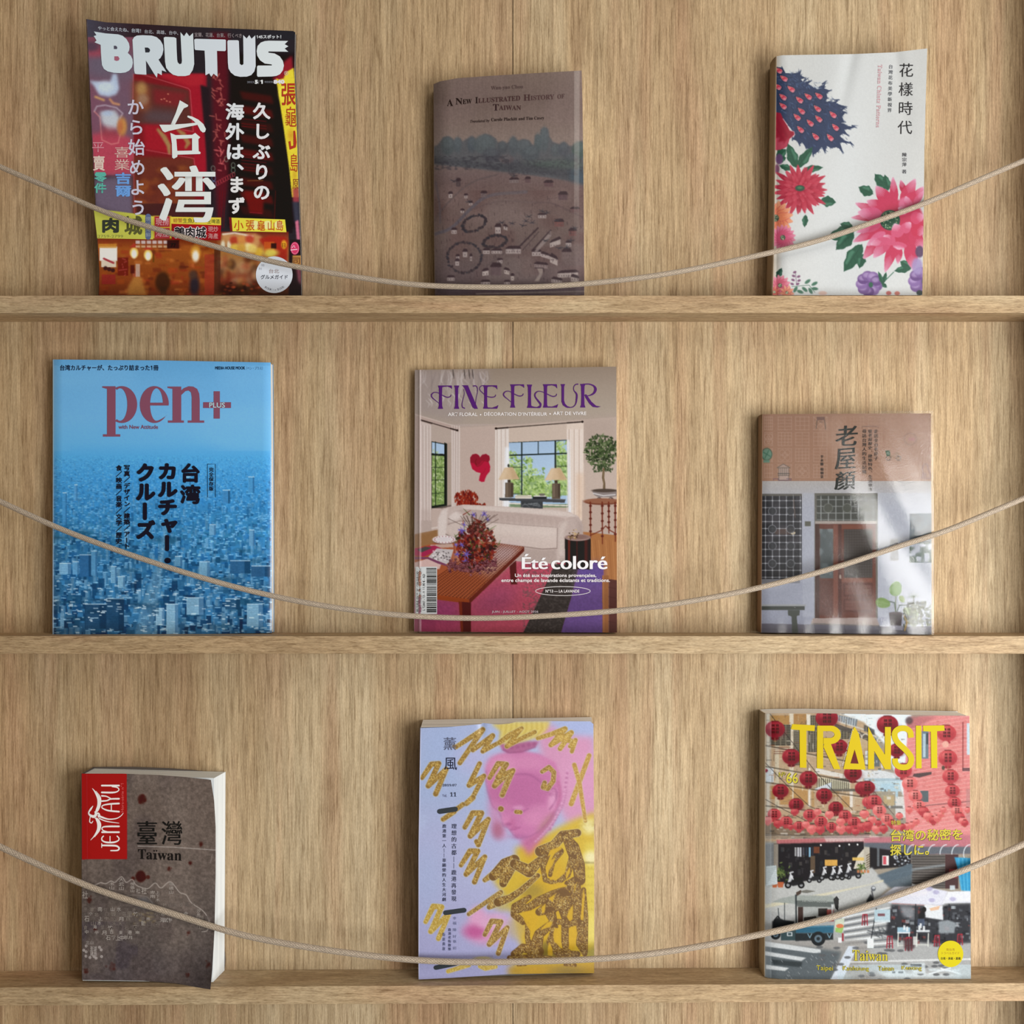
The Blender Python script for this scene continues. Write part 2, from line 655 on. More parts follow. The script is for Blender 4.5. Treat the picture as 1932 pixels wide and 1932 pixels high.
        quads = np.stack([q, q + nu, q + nu + 1, q + 1], -1)
        tris, n = [], len(P)
        for ki, (pp, tt, c, layer) in enumerate(s.ink):      # no two inks share a height
            dd = s.depth(pp[:, 0], pp[:, 1]) - 0.00010 - 0.00012 * layer - 1.5e-6 * (ki % 53)
            w3 = np.stack(W(pp[:, 0], pp[:, 1], dd), -1)
            e = pp[tt]
            cr = (e[:, 1, 0] - e[:, 0, 0]) * (e[:, 2, 1] - e[:, 0, 1]) - (e[:, 1, 1] - e[:, 0, 1]) * (e[:, 2, 0] - e[:, 0, 0])
            tt = np.where((cr > 0)[:, None], tt[:, ::-1], tt)
            vs.append(w3)
            cs.append(np.broadcast_to(c, (len(pp), 3)))
            tris.append(tt + n)
            n += len(pp)
        V = np.concatenate(vs) - off
        C = np.concatenate(cs)
        C4 = np.ones((len(C), 4), np.float32)
        C4[:, :3] = np.clip((lin(np.clip(C, 0, 1)) - s.veil) / s.gain, 0.002, 0.92)     # what the gloss adds is not in the ink
        T = np.concatenate(tris) if tris else np.zeros((0, 3), int)
        me = bpy.data.meshes.new('front_cover')
        nq, ntr = len(quads), len(T)
        me.vertices.add(len(V))
        me.vertices.foreach_set('co', V.astype(np.float32).ravel())
        loops = np.concatenate([quads.ravel(), T.ravel()]).astype(np.int32)
        me.loops.add(len(loops))
        me.loops.foreach_set('vertex_index', loops)
        me.polygons.add(nq + ntr)
        st = np.concatenate([np.arange(nq) * 4, nq * 4 + np.arange(ntr) * 3]).astype(np.int32)
        me.polygons.foreach_set('loop_start', st)
        me.update(calc_edges=True)
        me.validate()
        at = me.attributes.new('print', 'FLOAT_COLOR', 'POINT')
        at.data.foreach_set('color', C4.ravel())
        me.shade_smooth()
        fc = link('front_cover', me, root, cover_mat)
        s.front = fc
        if cover_label:
            fc['label'] = cover_label

        # block of pages, straight back from just inside the front's outline
        if pages is None:
            o2 = s.outline(grow=-page_inset)
            d2 = s.depth(o2[:, 0], o2[:, 1]) + 0.0006
        else:
            q = np.asarray(pages[0], float)[[0, 3, 2, 1]]
            o2 = np.vstack([q[k] + (q[(k + 1) % 4] - q[k]) * np.linspace(0, 1, 24)[:-1, None] for k in range(4)])
            d2 = np.full(len(o2), pages[1]) if pages[1] else s.depth(o2[:, 0], o2[:, 1]) + 0.0008
        f3 = np.stack(W(o2[:, 0], o2[:, 1], d2), -1)
        N = len(f3)
        bk = f3.copy()
        bk[:, 1] = s.backy(f3[:, 1]) - 0.0010
        uu = (f3[:, 0] - f3[:, 0].min()) / np.ptp(f3[:, 0])
        vv_ = (f3[:, 2] - f3[:, 2].min()) / np.ptp(f3[:, 2])
        bk[:, 0] += fan[0] * uu
        bk[:, 2] += fan[1] * vv_
        rings = [f3 * (1 - k) + bk * k for k in (0, 0.34, 0.67, 1)]
        vv = list(np.concatenate(rings) - off)
        ff = []
        for r in range(3):
            for k in range(N):
                k2 = (k + 1) % N
                ff.append((r * N + k, (r + 1) * N + k, (r + 1) * N + k2, r * N + k2))
        ff.append(tuple(range(3 * N, 4 * N))[::-1])
        if pages is not None and pages[1]:
            ff.append(tuple(range(N)))
        link('page_block', mesh_from('page_block', vv, ff), root, page_mat)

        # back board
        b3 = np.stack(W(*s.outline(grow=0.0).T, dep), -1)
        ba, bb2 = b3.copy(), b3.copy()
        ba[:, 1] = s.backy(b3[:, 1]) - 0.0009
        bb2[:, 1] = ba[:, 1] + 0.0008
        vv = list(np.concatenate([ba, bb2]) - off)
        ff = [(k, N + k, N + (k + 1) % N, (k + 1) % N) for k in range(N)] + [tuple(range(N)), tuple(range(N, 2 * N))[::-1]]
        link('back_cover', mesh_from('back_cover', vv, ff), root, back_mat)

        # spine
        m = 24
        q = len(s.left)
        tt = np.linspace(0, 1, m)
        e = s.left if spine_side == 'left' else s.right
        idx = np.argsort(e[:, 1])
        yy = e[0, 1] + (e[-1, 1] - e[0, 1]) * tt
        xx = np.interp(yy, e[idx, 1], e[idx, 0])
        df = s.depth(xx, yy)
        X, Y, Zz = W(xx, yy, df)
        sg = -1 if spine_side == 'left' else 1
        K = 9
        outer, inner = [], []
        for k in range(K):
            t = k / (K - 1)
            yb = Y + (s.backy(Y) - Y) * t
            bul = spine_bulge * math.sin(math.pi * min(1, t * 1.0)) ** 0.7 + 0.0004
            outer.append(np.stack([X + sg * bul, yb, Zz], -1))
            inner.append(np.stack([X + sg * (bul - 0.0006) - sg * 0.0004, yb, Zz], -1))
        vv = np.concatenate(outer + inner) - off
        ff = []
        for k in range(K - 1):
            for r in range(m - 1):
                a, b = k * m + r, (k + 1) * m + r
                ff.append((a, b, b + 1, a + 1))
                a2, b2 = a + K * m, b + K * m
                ff.append((a2, a2 + 1, b2 + 1, b2))
        for k in range(K - 1):                               # close the ends
            for r in (0, m - 1):
                a, b = k * m + r, (k + 1) * m + r
                ff.append((a, b, b + K * m, a + K * m))
        for r in range(m - 1):
            for k in (0, K - 1):
                a = k * m + r
                ff.append((a, a + 1, a + 1 + K * m, a + K * m))
        s.spine = link('spine', mesh_from('spine', list(vv), ff, True), root, spine_mat)
        s.root, s.off = root, off

        # clear jacket
        if jacket is not None:
            gl, gt, gr, gb, wav = jacket
            nu2, nv2 = 120, 150
            P = s.grid(nu2, nv2)
            U = np.linspace(0, 1, nu2)[None, :]
            Vv = np.linspace(0, 1, nv2)[:, None]
            P[..., 0] += -gl * (1 - U) ** 6 + gr * U ** 6
            P[..., 1] += -gt * (1 - Vv) ** 6 + gb * Vv ** 6
            P = P.reshape(-1, 2)
            d = s.depth(P[:, 0], P[:, 1]) - 0.0009 + wav(P[:, 0], P[:, 1])
            vv = np.stack(W(P[:, 0], P[:, 1], d), -1) - off
            i, j = np.meshgrid(np.arange(nu2 - 1), np.arange(nv2 - 1))
            q = (j * nu2 + i).ravel()
            me = mesh_from('plastic_jacket', list(vv), [tuple(int(k) for k in r) for r in np.stack([q, q + nu2, q + nu2 + 1, q + 1], -1)], True)
            s.jacket = link('plastic_jacket', me, root, jacket_mat)
            s.jacket['label'] = 'clear plastic jacket over the front'
        return root


def cover_mat(name, rough=0.35, coat=0.3, coat_rough=0.15, bump=0.0, bump_scale=300.0, spec=0.35):
    m, t, b = nt(name)
    at = nd(t, 'ShaderNodeAttribute', attribute_name='print')
    t.links.new(at.outputs['Color'], b.inputs['Base Color'])
    b.inputs['Roughness'].default_value = rough
    b.inputs['Specular IOR Level'].default_value = spec
    b.inputs['Coat Weight'].default_value = coat
    b.inputs['Coat Roughness'].default_value = coat_rough
    if bump:
        tc = nd(t, 'ShaderNodeTexCoord')
        n = nd(t, 'ShaderNodeTexNoise')
        n.inputs['Scale'].default_value = bump_scale
        t.links.new(tc.outputs['Object'], n.inputs[0])
        bp = nd(t, 'ShaderNodeBump')
        bp.inputs['Strength'].default_value = bump
        bp.inputs['Distance'].default_value = 0.001
        t.links.new(n.outputs[0], bp.inputs['Height'])
        t.links.new(bp.outputs[0], b.inputs['Normal'])
        t.links.new(bp.outputs[0], b.inputs['Coat Normal'])
    return m


def pages_mat(name, c0=(0.80, 0.79, 0.76), c1=(0.55, 0.53, 0.50), freq=2600.0):
    """leaves seen on edge: thin lines running along the block, layered from front to back"""
    m, t, b = nt(name)
    tc = nd(t, 'ShaderNodeTexCoord')
    mp = nd(t, 'ShaderNodeMapping')
    mp.inputs['Scale'].default_value = (6, freq, 6)
    t.links.new(tc.outputs['Object'], mp.inputs[0])
    n = nd(t, 'ShaderNodeTexNoise')
    n.inputs['Scale'].default_value = 1.0
    n.inputs['Detail'].default_value = 3.0
    t.links.new(mp.outputs[0], n.inputs[0])
    r = ramp(t, [(0.36, c1), (0.52, c0), (1.0, tuple(min(0.9, v * 1.05) for v in c0))], n.outputs[0])
    t.links.new(r.outputs[0], b.inputs['Base Color'])
    b.inputs['Roughness'].default_value = 0.75
    b.inputs['Specular IOR Level'].default_value = 0.2
    bp = nd(t, 'ShaderNodeBump')
    bp.inputs['Strength'].default_value = 0.3
    bp.inputs['Distance'].default_value = 0.0005
    t.links.new(n.outputs[0], bp.inputs['Height'])
    t.links.new(bp.outputs[0], b.inputs['Normal'])
    return m


def clear_mat(name, rough=0.12, strength=1.0, haze=0.0, bump=0.0, bump_scale=200.0):
    """thin clear film: lets the print through, mirrors what is bright"""
    m = bpy.data.materials.new(name)
    m.use_nodes = True
    t = m.node_tree
    t.nodes.remove(t.nodes['Principled BSDF'])
    out = t.nodes['Material Output']
    tr = nd(t, 'ShaderNodeBsdfTransparent')
    gl = nd(t, 'ShaderNodeBsdfGlossy')
    gl.inputs['Roughness'].default_value = rough
    fr = nd(t, 'ShaderNodeLayerWeight')                      # mirrors 4 % head-on, more at a glance, the same from either side of the film
    pw = nd(t, 'ShaderNodeMath', operation='POWER')
    pw.inputs[1].default_value = 5.0
    t.links.new(fr.outputs['Facing'], pw.inputs[0])
    mu = nd(t, 'ShaderNodeMath', operation='MULTIPLY_ADD')
    mu.inputs[1].default_value = 0.94
    mu.inputs[2].default_value = 0.08 * strength
    t.links.new(pw.outputs[0], mu.inputs[0])
    mx = nd(t, 'ShaderNodeMixShader')
    t.links.new(mu.outputs[0], mx.inputs[0])
    t.links.new(tr.outputs[0], mx.inputs[1])
    t.links.new(gl.outputs[0], mx.inputs[2])
    last = mx
    if haze:
        df = nd(t, 'ShaderNodeBsdfDiffuse')
        df.inputs[0].default_value = (0.8, 0.8, 0.8, 1)
        m2 = nd(t, 'ShaderNodeMixShader')
        m2.inputs[0].default_value = haze
        t.links.new(mx.outputs[0], m2.inputs[1])
        t.links.new(df.outputs[0], m2.inputs[2])
        last = m2
    if bump:
        tc = nd(t, 'ShaderNodeTexCoord')
        n = nd(t, 'ShaderNodeTexNoise')
        n.inputs['Scale'].default_value = bump_scale
        n.inputs['Detail'].default_value = 3
        t.links.new(tc.outputs['Object'], n.inputs[0])
        bp = nd(t, 'ShaderNodeBump')
        bp.inputs['Strength'].default_value = bump
        bp.inputs['Distance'].default_value = 0.001
        t.links.new(n.outputs[0], bp.inputs['Height'])
        t.links.new(bp.outputs[0], gl.inputs['Normal'])
        t.links.new(bp.outputs[0], fr.inputs['Normal'])
    t.links.new(last.outputs[0], out.inputs[0])
    return m


def flat(x0, y0, x1, y1, tl, tr, br, bl, f=None):
    """depth of a front from its four corner depths, plus a bend"""
    def d(px, py):
        u = (np.asarray(px, float) - x0) / (x1 - x0)
        v = (np.asarray(py, float) - y0) / (y1 - y0)
        r = (tl * (1 - u) + tr * u) * (1 - v) + (bl * (1 - u) + br * u) * v
        return r + (f(np.clip(u, -.05, 1.05), np.clip(v, -.05, 1.05)) if f else 0.0)
    return d


# ---------------------------------------------------------------- what stands on the shelves
def zc(ox, oy, k, pts):
    """measured on an enlarged detail -> photo pixels"""
    return np.asarray(pts, float) / k + np.array([ox, oy])


def zb(ox, oy, k, x0, y0, x1, y1):
    return (ox + x0 / k, oy + y0 / k, ox + x1 / k, oy + y1 / k)


def G(r, g, b):
    """light falling on one front (per channel), from a plain grey card put there"""
    return lin(np.array([r, g, b]) / 255.0) / 0.503


WHITE_PAPER = pages_mat('page_edges')
GREY_PAPER = pages_mat('page_edges_printed', (0.86, 0.86, 0.85), (0.50, 0.49, 0.48), 1500)
BLUISH_PAPER = pages_mat('page_edges_coated', (0.90, 0.92, 0.94), (0.74, 0.78, 0.83), 1200)


def serif(t, italic=False):
    o = ''
    for ch in t:
        if 'A' <= ch <= 'Z':
            o += chr((0x1D434 if italic else 0x1D400) + ord(ch) - 65)
        elif 'a' <= ch <= 'z':
            o += '\u210e' if (italic and ch == 'h') else chr((0x1D44E if italic else 0x1D41A) + ord(ch) - 97)
        elif '0' <= ch <= '9':
            o += chr(0x1D7CE + ord(ch) - 48)
        else:
            o += ch
    return o


# --- magazine with the red night street
def red_night_magazine():
    b = Book('magazine', 'magazine with red night-street cover and huge white jagged-letter title', 'magazine',
             ([(163, 36), (200, 42), (366, 51), (553, 58.5), (557, 61)],
              [(557, 61), (556, 139), (560, 234), (562, 320), (564, 371), (567.5, 467), (568.5, 557)],
              [(186.5, 557), (568.5, 557)],
              [(163, 36), (168.5, 153), (173.3, 258), (175.7, 300), (184, 452), (187.5, 514), (186.5, 557)]),
             flat(163, 36, 568, 557, -.004, .004, .030, .030,
                  lambda u, v: -0.004 * np.sin(np.pi * u) * v - 0.004 * (1 - u) ** 3 * np.sin(np.pi * v)),
             0.0405, G(173, 169, 161), 1.15, 0.0055)
    a = b.art(color='2e2a2e', seed=11)
    A = lambda *p: zc(165, 40, 9.66, p)
    B = lambda *p: zc(355, 40, 9.2, p)
    C = lambda *p: zc(160, 140, 8.4, p)
    Dd = lambda *p: zc(370, 140, 9.2, p)
    E = lambda *p: zc(165, 310, 7.729, p)
    F = lambda *p: zc(365, 310, 7.727, p)
    # ground colours; the left is paled, plastic haze painted into the print
    a.hgrad([(160, '4a4854'), (260, '35282c'), (420, '302c30'), (570, '2a2a2f')], 30, 75)
    a.rect(160, 70, 262, 330, '7c4a58')
    a.ell(205, 125, 62, 32, '68606e', 0.9, 22)
    a.ell(225, 215, 45, 75, '6e5a68', 0.8, 26)
    a.ell(180, 95, 26, 12, '9a4a58', 0.9, 8)
    a.ell(172, 88, 16, 9, '4b4250', 0.8, 6)
    a.ell(188, 205, 30, 45, '7a5464', 0.7, 14)
    a.poly(C((90, 960), (400, 900), (700, 1000), (960, 1190), (960, 1600), (100, 1600)), 'b04858', 1, 4)
    a.poly([(176, 338), (248, 330), (258, 420), (176, 402)], '6b5e6e', 1, 5)
    # window frames, lacquer red
    a.rect(252, 140, 386, 425, '7c242a')
    a.poly(C((760, 100), (1650, 250), (1720, 900), (770, 760)), '5c3430', 1, 2)
    a.poly(C((760, 110), (1030, 190), (1030, 620), (760, 520)), '8a5038', .9, 5)
    a.ell(*C((900, 230))[0], 9, 12, 'b08a55', .8, 6)
    a.ell(*C((920, 400))[0], 10, 10, '9a7a62', .8, 6)
    a.poly(C((1080, 230), (1640, 300), (1500, 520), (1100, 470)), '7c2c30', .9, 4)
    a.poly(C((1010, 560), (1500, 600), (1400, 800), (880, 740)), '584a4e', .9, 7)
    a.poly(C((930, 800), (1380, 800), (1700, 900), (1700, 1320), (960, 1190)), '9c2630', 1, 3)
    for p in ((1320, 315), (1215, 400), (1300, 425), (1350, 440), (1260, 390)):
        a.ell(*C(p)[0], 1.4, 1.0, 'e89a78', .9, 1)
    a.line(C((1160, 880), (1260, 1000), (1330, 1130), (1340, 1250)), [5, 9, 8, 5], 'a09058', .8, 2)
    a.line(C((1470, 880), (1560, 950), (1640, 1090), (1600, 1160)), [4, 9, 8, 4], 'a08850', .8, 2)
    a.poly(C((770, 1300), (1740, 1330), (1740, 2330), (760, 2330)), '6b352c', 1, 3)
    for k in range(40):
        a.ell(258 + a.rng.random() * 95, 315 + a.rng.random() * 75, 3 + 9 * a.rng.random(), 3 + 8 * a.rng.random(),
              ['8c4a2c', '94562f', '5a2c28', '7c3c2a'][k % 4], .55, 4)
    a.rect(258, 384, 400, 412, '43282a', .85)
    a.poly(C((1080, 0), (1932, 0), (1932, 1600), (1740, 1600), (1660, 250)), '9a2430', 1, 2)
    a.poly([(300, 140), (384, 140), (384, 160), (360, 163)], 'a62a34', 1, 2)
    for q in (((900, 0), (1640, 225), (1670, 260), (1720, 910), (1550, 880)), ((770, 0), (760, 520)), ((970, 1200), (1730, 1335), (1760, 1590)), ((770, 1240), (790, 2330))):
        a.line(C(*q), 1.0, 'd06a70', .75, .7)
    # the dark lane in the middle with its neon column
    a.poly([(378, 160), (395, 165), (407, 320), (395, 440), (385, 440), (392, 320)], '2c2428', 1, 1.5)
    a.poly([(396, 62), (432, 62), (437, 330), (412, 440), (404, 320)], '5c2028', .9, 4)
    a.poly([(432, 100), (560, 100), (565, 430), (430, 430)], '231d20', 1, 4)
    for k in range(9):
        y = 172 + k * 27
        a.poly([(452, y), (512, y + 9), (516, y + 24), (458, y + 15)], ['4a1a1e', '5c1a20', '3a1a1c'][k % 3], .8, 2)
    for y in (224, 233, 238, 290, 296, 302, 308, 315, 320):
        a.line([(456, y), (502, y + 5)], 1.0, '8a2028', .7, .7)
    a.poly(F((730, 380), (1030, 400), (1010, 720), (820, 700)), '6a161c', .95, 2)
    a.line(F((820, 700), (1000, 715)), 1.2, '9a3038', .8)
    a.line(F((790, 240), (1010, 235)), 2, '70442a', .9)
    for x in (415, 420, 425, 520):
        a.line([(x, 360), (x - 3, 430)], 1.2, '6a1c22', .7)
    a.rect(520, 160, 552, 440, '211a1d', .6)
    a.poly(B((1460, 980), (1530, 960), (1670, 700), (1800, 600), (1850, 1160), (1560, 1100)), '8c2630', 1, 2)
    a.poly([(552, 380), (563, 378), (566, 420), (556, 420)], '3c3c48', 1, 2)
    # tall yellow sign on the right
    ys = [(521, 148), (527, 150), (535, 148), (540, 136), (554, 128), (556, 150), (561, 260), (564, 372), (551, 372), (546, 320), (535, 240)]
    a.poly(ys, 'dcc83c', 1, .6)
    a.ell(535, 175, 9, 16, 'eadc52', .7, 5)
    a.ell(549, 255, 6, 10, 'c07a2c', .6, 6)
    a.ell(556, 330, 4, 10, 'b88a30', .6, 4)
    a.poly([(552, 356), (564, 352), (565, 381), (553, 381)], '9c4048', .9, 1.5)
    a.poly([(557, 418), (563, 415), (566, 452), (560, 452)], 'c06a80', 1, .8)
    # vertical neon names, blurred red
    for i, (t, q) in enumerate((('餐', ((398, 62), (412, 52), (412, 72), (398, 72))),)):
        pass
    for x0, y0, x1, y1, s in ((395, 142, 419, 172, 5), (400, 175, 421, 220, 6), (405, 226, 426, 270, 7), (407, 275, 430, 322, 8)):
        r = np.random.default_rng(s)
        for k in range(13):
            p = np.array([x0 + (x1 - x0) * r.random(), y0 + (y1 - y0) * r.random()])
            d = np.array([[9, 1.5], [1, 10], [5, -8], [6, 7]][k % 4]) * (0.5 + 0.6 * r.random())
            a.line([p - d / 2, p + d / 2], 1.7, 'b86058' if s < 8 else 'd06464', .8, .9)
    for cx, cy, c in ((427, 300, '8a9a80'), (440, 312, '8a9a80'), (440, 321, '7a9078'), (402, 318, '8a9a88'), (403, 336, '6a80b0'), (404, 347, '7088b8')):
        a.line(np.stack([cx + 3.6 * np.cos(np.linspace(0, 6.3, 14)), cy + 5.2 * np.sin(np.linspace(0, 6.3, 14))], -1), .9, c, .85, .6)
    for k in range(8):
        cx, cy = 410 + k * 4.4, 346 - k * 2.4
        a.line(np.stack([cx + 2.4 * np.cos(np.linspace(0, 6.3, 12)), cy + 4.4 * np.sin(np.linspace(0, 6.3, 12))], -1), .9, 'b04048', .9, .6)
    # neon cups on the left
    a.poly(C((70, 100), (240, 120), (400, 130), (440, 0), (510, 0), (545, 230), (500, 320), (380, 360), (230, 330), (160, 200)), 'b4c4d8', .95, 2.2)
    a.ell(*C((330, 200))[0], 16, 11, 'c8d4e2', .8, 6)
    a.line(C((170, 360), (300, 410)), 3.5, 'd8a868', .9, 2)
    a.line(C((400, 400), (450, 460), (540, 480)), 3.5, 'd89a68', .9, 2)
    a.line(C((150, 590), (190, 510), (320, 490), (500, 530), (600, 620), (560, 700)), 2.2, 'b8a8b4', .9, 1.2)
    a.line(C((150, 590), (240, 680), (270, 1040), (420, 1110), (530, 1090), (560, 960)), 1.6, 'd88a84', .9, 1.0)
    a.poly(C((240, 600), (480, 570), (560, 700), (510, 880), (370, 900), (270, 760)), 'c4ccd0', .9, 3)
    a.poly(C((270, 820), (520, 850), (540, 1000), (280, 1010)), '94424c', .7, 4)
    a.ell(*C((590, 830))[0], 9, 17, 'c88a4a', .9, 4)
    a.ell(*C((560, 830))[0], 5, 12, 'b05a44', .5, 3)
    a.ell(*C((360, 620))[0], 10, 5, 'aab8cc', .9, 3)
    # small neon words
    for (t, q, c, w) in (('平', E((90, -115), (290, -115), (290, -10), (90, -10)), 'd88a8c', .0),):
        b.vtext('平', zb(165, 310, 7.729, 70, -320, 240, -180), 'd09098', .0)
        b.vtext('賣', zb(160, 140, 8.4, 130, 1290, 320, 1530), 'd8c4b4', .02)
        b.vtext('喜業', zb(160, 140, 8.4, 470, 1150, 710, 1520), 'd0b0a4', .0)
        b.vtext('零件', zb(165, 310, 7.729, 100, 115, 280, 420), '5fae9c', .03)
        b.vtext('吉爾', zb(165, 310, 7.729, 400, 120, 640, 470), '6c9cd8', .03)
    a.blur(0.6, (160, 140, 300, 400))
    # shop signs
    b.shape([(177, 396), (215, 399), (289, 409), (289, 451.5), (183.5, 449.5)], 'c3c354', 0)
    a.poly([(176, 394), (215, 398), (290, 408), (290, 452), (183, 450)], 'c3c354')
    b.vtext('肉', zb(165, 310, 7.729, 215, 780, 460, 1000), '3c4038', .045, 1)
    b.vtext('城', zb(165, 310, 7.729, 540, 750, 800, 1030), '5c5c38', .03, 1)
    b.text('2759-2799', zb(165, 310, 7.729, 150, 1030, 520, 1070), '8a8a48', 0, 1)
    b.stroke(E((885, 760), (885, 1060)), 10.5, '5c6888', 1)
    b.vtext('現炒海鮮', zb(165, 310, 7.729, 850, 770, 920, 1060), '9aa4ac', 0, 2)
    a.poly([(289, 407), (324, 408), (323.5, 453), (289, 452)], 'cfa83c')
    for y0, t in ((760, '現撈'), (930, '海產')):
        b.rectq(*zb(165, 310, 7.729, 980, y0, 1200, y0 + 152), 'a83a40', 1)
        b.text(t, zb(165, 310, 7.729, 995, y0 + 25, 1185, y0 + 130), 'd8a8a8', 0, 2)
    b.shape([(322, 409), (417, 410.5), (417, 425), (322, 422)], 'd4be44', 1)
    b.text('螃蟹', (327, 411.5, 344, 420), 'b0703c', 0.01)
    b.text('生魚片', (345, 411.5, 372, 421), '4c5a30', 0.01)
    b.text('生啤酒', (391, 413.5, 414.5, 422), '4c5a30', 0.01)
    b.shape([(324.5, 421.5), (417, 424.5), (416.5, 453), (324.5, 452)], '9c2026', 1)
    for dx, dy in ((-1, 0), (1, 0), (0, -1), (0, 1)):
        b.text('鵝肉城', (329 + dx, 428 + dy, 389 + dx, 449 + dy), 'd8ccc8', .06, 2)
    b.text('鵝肉城', (329, 428, 389, 449), '1e1a24', .025, 3)
    b.text('現炒', (392.5, 427, 411.5, 437.5), 'cf9c98', 0)
    b.text('海產', (392.5, 440, 411.5, 450.5), 'cf9c98', 0)
    b.shape(F((555, 778), (1335, 805), (1355, 990), (570, 975)), 'd8cc46', 1)
    a.poly(F((520, 770), (560, 778), (572, 980), (535, 970)), '7a2426')
    for cx in (900, 1080, 1240):
        b.ellipse(*F((cx, 885))[0], 8, 8, 'dcd88c', 1)
    for t, x0, x1 in (('小', 590, 730), ('張', 765, 890), ('龜', 930, 1045), ('山', 1085, 1180), ('島', 1210, 1310)):
        b.text(t, zb(365, 310, 7.727, x0, 815, x1, 968), 'b44a2a', .015)
    b.text('張', (531, 157, 558, 199), 'a83a2c', .02)
    b.text('龜', (538.5, 201, 559.5, 239), 'a83a2c', .0)
    b.shape(Dd((1690, 985), (1720, 980), (1745, 1180), (1730, 1270), (1625, 1310), (1605, 1170), (1640, 1160), (1650, 1250), (1690, 1240)), 'a83a2c', 2)
    b.text('島', (548, 290, 562, 324), 'a83a2c', .0)
    b.text('原', (552, 338, 563, 357), '8a4430', .0)
    # the lit stalls along the foot
    a.vgrad([(450, '7c3424'), (470, '9c5428'), (500, '8c4a26'), (530, '844024'), (560, '6c3422')], None, 412)
    a.vgrad([(438, '6a2a24'), (470, 'b0743c'), (500, 'a07850'), (530, '7c4030'), (560, '38261f')], 410, 545)
    a.rect(545, 452, 572, 560, '2c2224')
    for k in range(170):
        x, y = 188 + a.rng.random() * 222, 454 + a.rng.random() * 100
        w, h = 3 + a.rng.random() * 16, 2 + a.rng.random() * 7
        a.rect(x, y, x + w, y + h, ['b0622c', '5c2420', 'a04a24', '783020', 'c8783c', '4c2220', '9a3428'][int(a.rng.random() * 7)], .5)
    for k in range(60):
        x, y = 412 + a.rng.random() * 90, 488 + a.rng.random() * 66
        a.ell(x, y, 3 + a.rng.random() * 7, 3 + a.rng.random() * 8, ['b8946c', '5c3024', '8c3c28', 'a8743c', '38241e', '94402c'][k % 6], .5, 4)
    a.blur(1.2, (186, 452, 545, 558))
    a.rect(188, 465, 221, 492, 'e6e4d8')
    a.rect(191, 492, 219, 504, 'd4c4ac')
    a.line([(196, 488), (214, 496)], 4, '9c3038', .9)
    a.rect(186, 460, 220, 468, 'c88a38', .8)
    for p in ((199, 506), (206, 508), (213, 510)):
        a.ell(*p, 4, 4, '3a2024', .9, 1)
    a.rect(192, 518, 218, 536, '8c2c2c', .8)
    a.rect(222, 486, 242, 520, '6c2420', .9)
    for k in range(7):
        a.line([(224 + a.rng.random() * 14, 490 + k * 5), (230 + a.rng.random() * 10, 488 + k * 5)], 1.5, 'b85048', .7)
    for x, y in ((253, 477), (279.5, 481)):
        a.ell(x, y, 8, 10, 'e8c060', 1, 2)
        a.ell(x, y + 2, 5, 8, 'f0ecd4', 1, 2)
        a.poly([(x - 9, y - 10), (x, y - 19), (x + 9, y - 10)], 'b03c30', .9, .8)
    a.rect(288, 479, 291, 495, '6a4420')
    a.ell(369, 477, 9, 14, 'd8a040', .9, 4)
    a.ell(369, 483, 6, 10, 'ece4d0', 1, 3)
    for k in range(6):
        a.rect(256 + k * 10.5, 454, 264 + k * 10.5, 460, 'd4c8c4', .85)
        a.rect(256 + k * 10.5, 463, 264 + k * 10.5, 467, 'dcc49c', .7)
    a.rect(315, 453, 338, 469, '3c1c1c')
    b.text('77', (322, 459, 332, 466), '241214', .02)
    a.line([(292, 471), (342, 471)], 1.3, 'c06434', .8)
    a.poly([(242, 540), (254, 520), (266, 522), (276, 556), (240, 557)], 'b0783c', .9, 2)
    a.ell(255, 517, 5, 6, 'a05038', .9, 1)
    a.rect(256, 498, 264, 522, 'c8b4a4', .7)
    a.rect(246, 500, 254, 516, '481c1c', .8)
    a.ell(307, 532, 14, 19, '41291f', .95, 4)
    a.rect(303, 540, 314, 556, '3a281f', .6)
    a.ell(367, 538, 9, 20, '2f2a32', .95, 5)
    a.ell(364, 518, 7, 8, '4c3830', .9, 4)
    a.rect(386, 480, 404, 556, '983a2c', .75)
    a.rect(404, 470, 416, 556, '4c2c24', .8)
    a.poly(F((420, 1010), (900, 1010), (1000, 1060), (900, 1290), (400, 1150)), 'c08c58', .9, 2)
    a.line(F((430, 1020), (600, 1000), (860, 1050)), 3, 'e4dcc8', .9, 1.5)
    for x in (430, 520):
        a.ell(*F((x, 1180))[0], 4, 8, 'e8e4c8', .9, 2)
    for (x, y, c) in ((590, 1110, 'a83a2a'), (700, 1100, 'c88444'), (820, 1090, 'b04030'), (600, 1220, 'e0c050'), (800, 1210, 'ecdc98'), (700, 1220, 'd0a044'), (950, 1280, 'd8b040'), (860, 1230, 'e0c468')):
        a.ell(*F((x, y))[0], 8, 8, c, .9, 4)
    a.poly(F((950, 1090), (1100, 1040), (1330, 1050), (1380, 1100), (1370, 1420), (1240, 1400), (1020, 1180)), '9c2c24', .95, 2)
    a.rect(*zb(365, 310, 7.727, 1030, 1130, 1180, 1300), 'b85428', .9)
    a.rect(*zb(365, 310, 7.727, 1130, 1150, 1210, 1230), '2a1a1a', .9)
    a.ell(*F((1130, 1290))[0], 13, 7, 'd8cc58', .9, 4)
    a.ell(*F((1320, 1170))[0], 5, 8, 'd89c30', 1, 2)
    b.text('日', zb(365, 310, 7.727, 1295, 1150, 1340, 1210), '6c2c1c', 0)
    a.poly(F((480, 1530), (540, 1560), (560, 1880), (460, 1880)), '6a2a22', .8, 3)
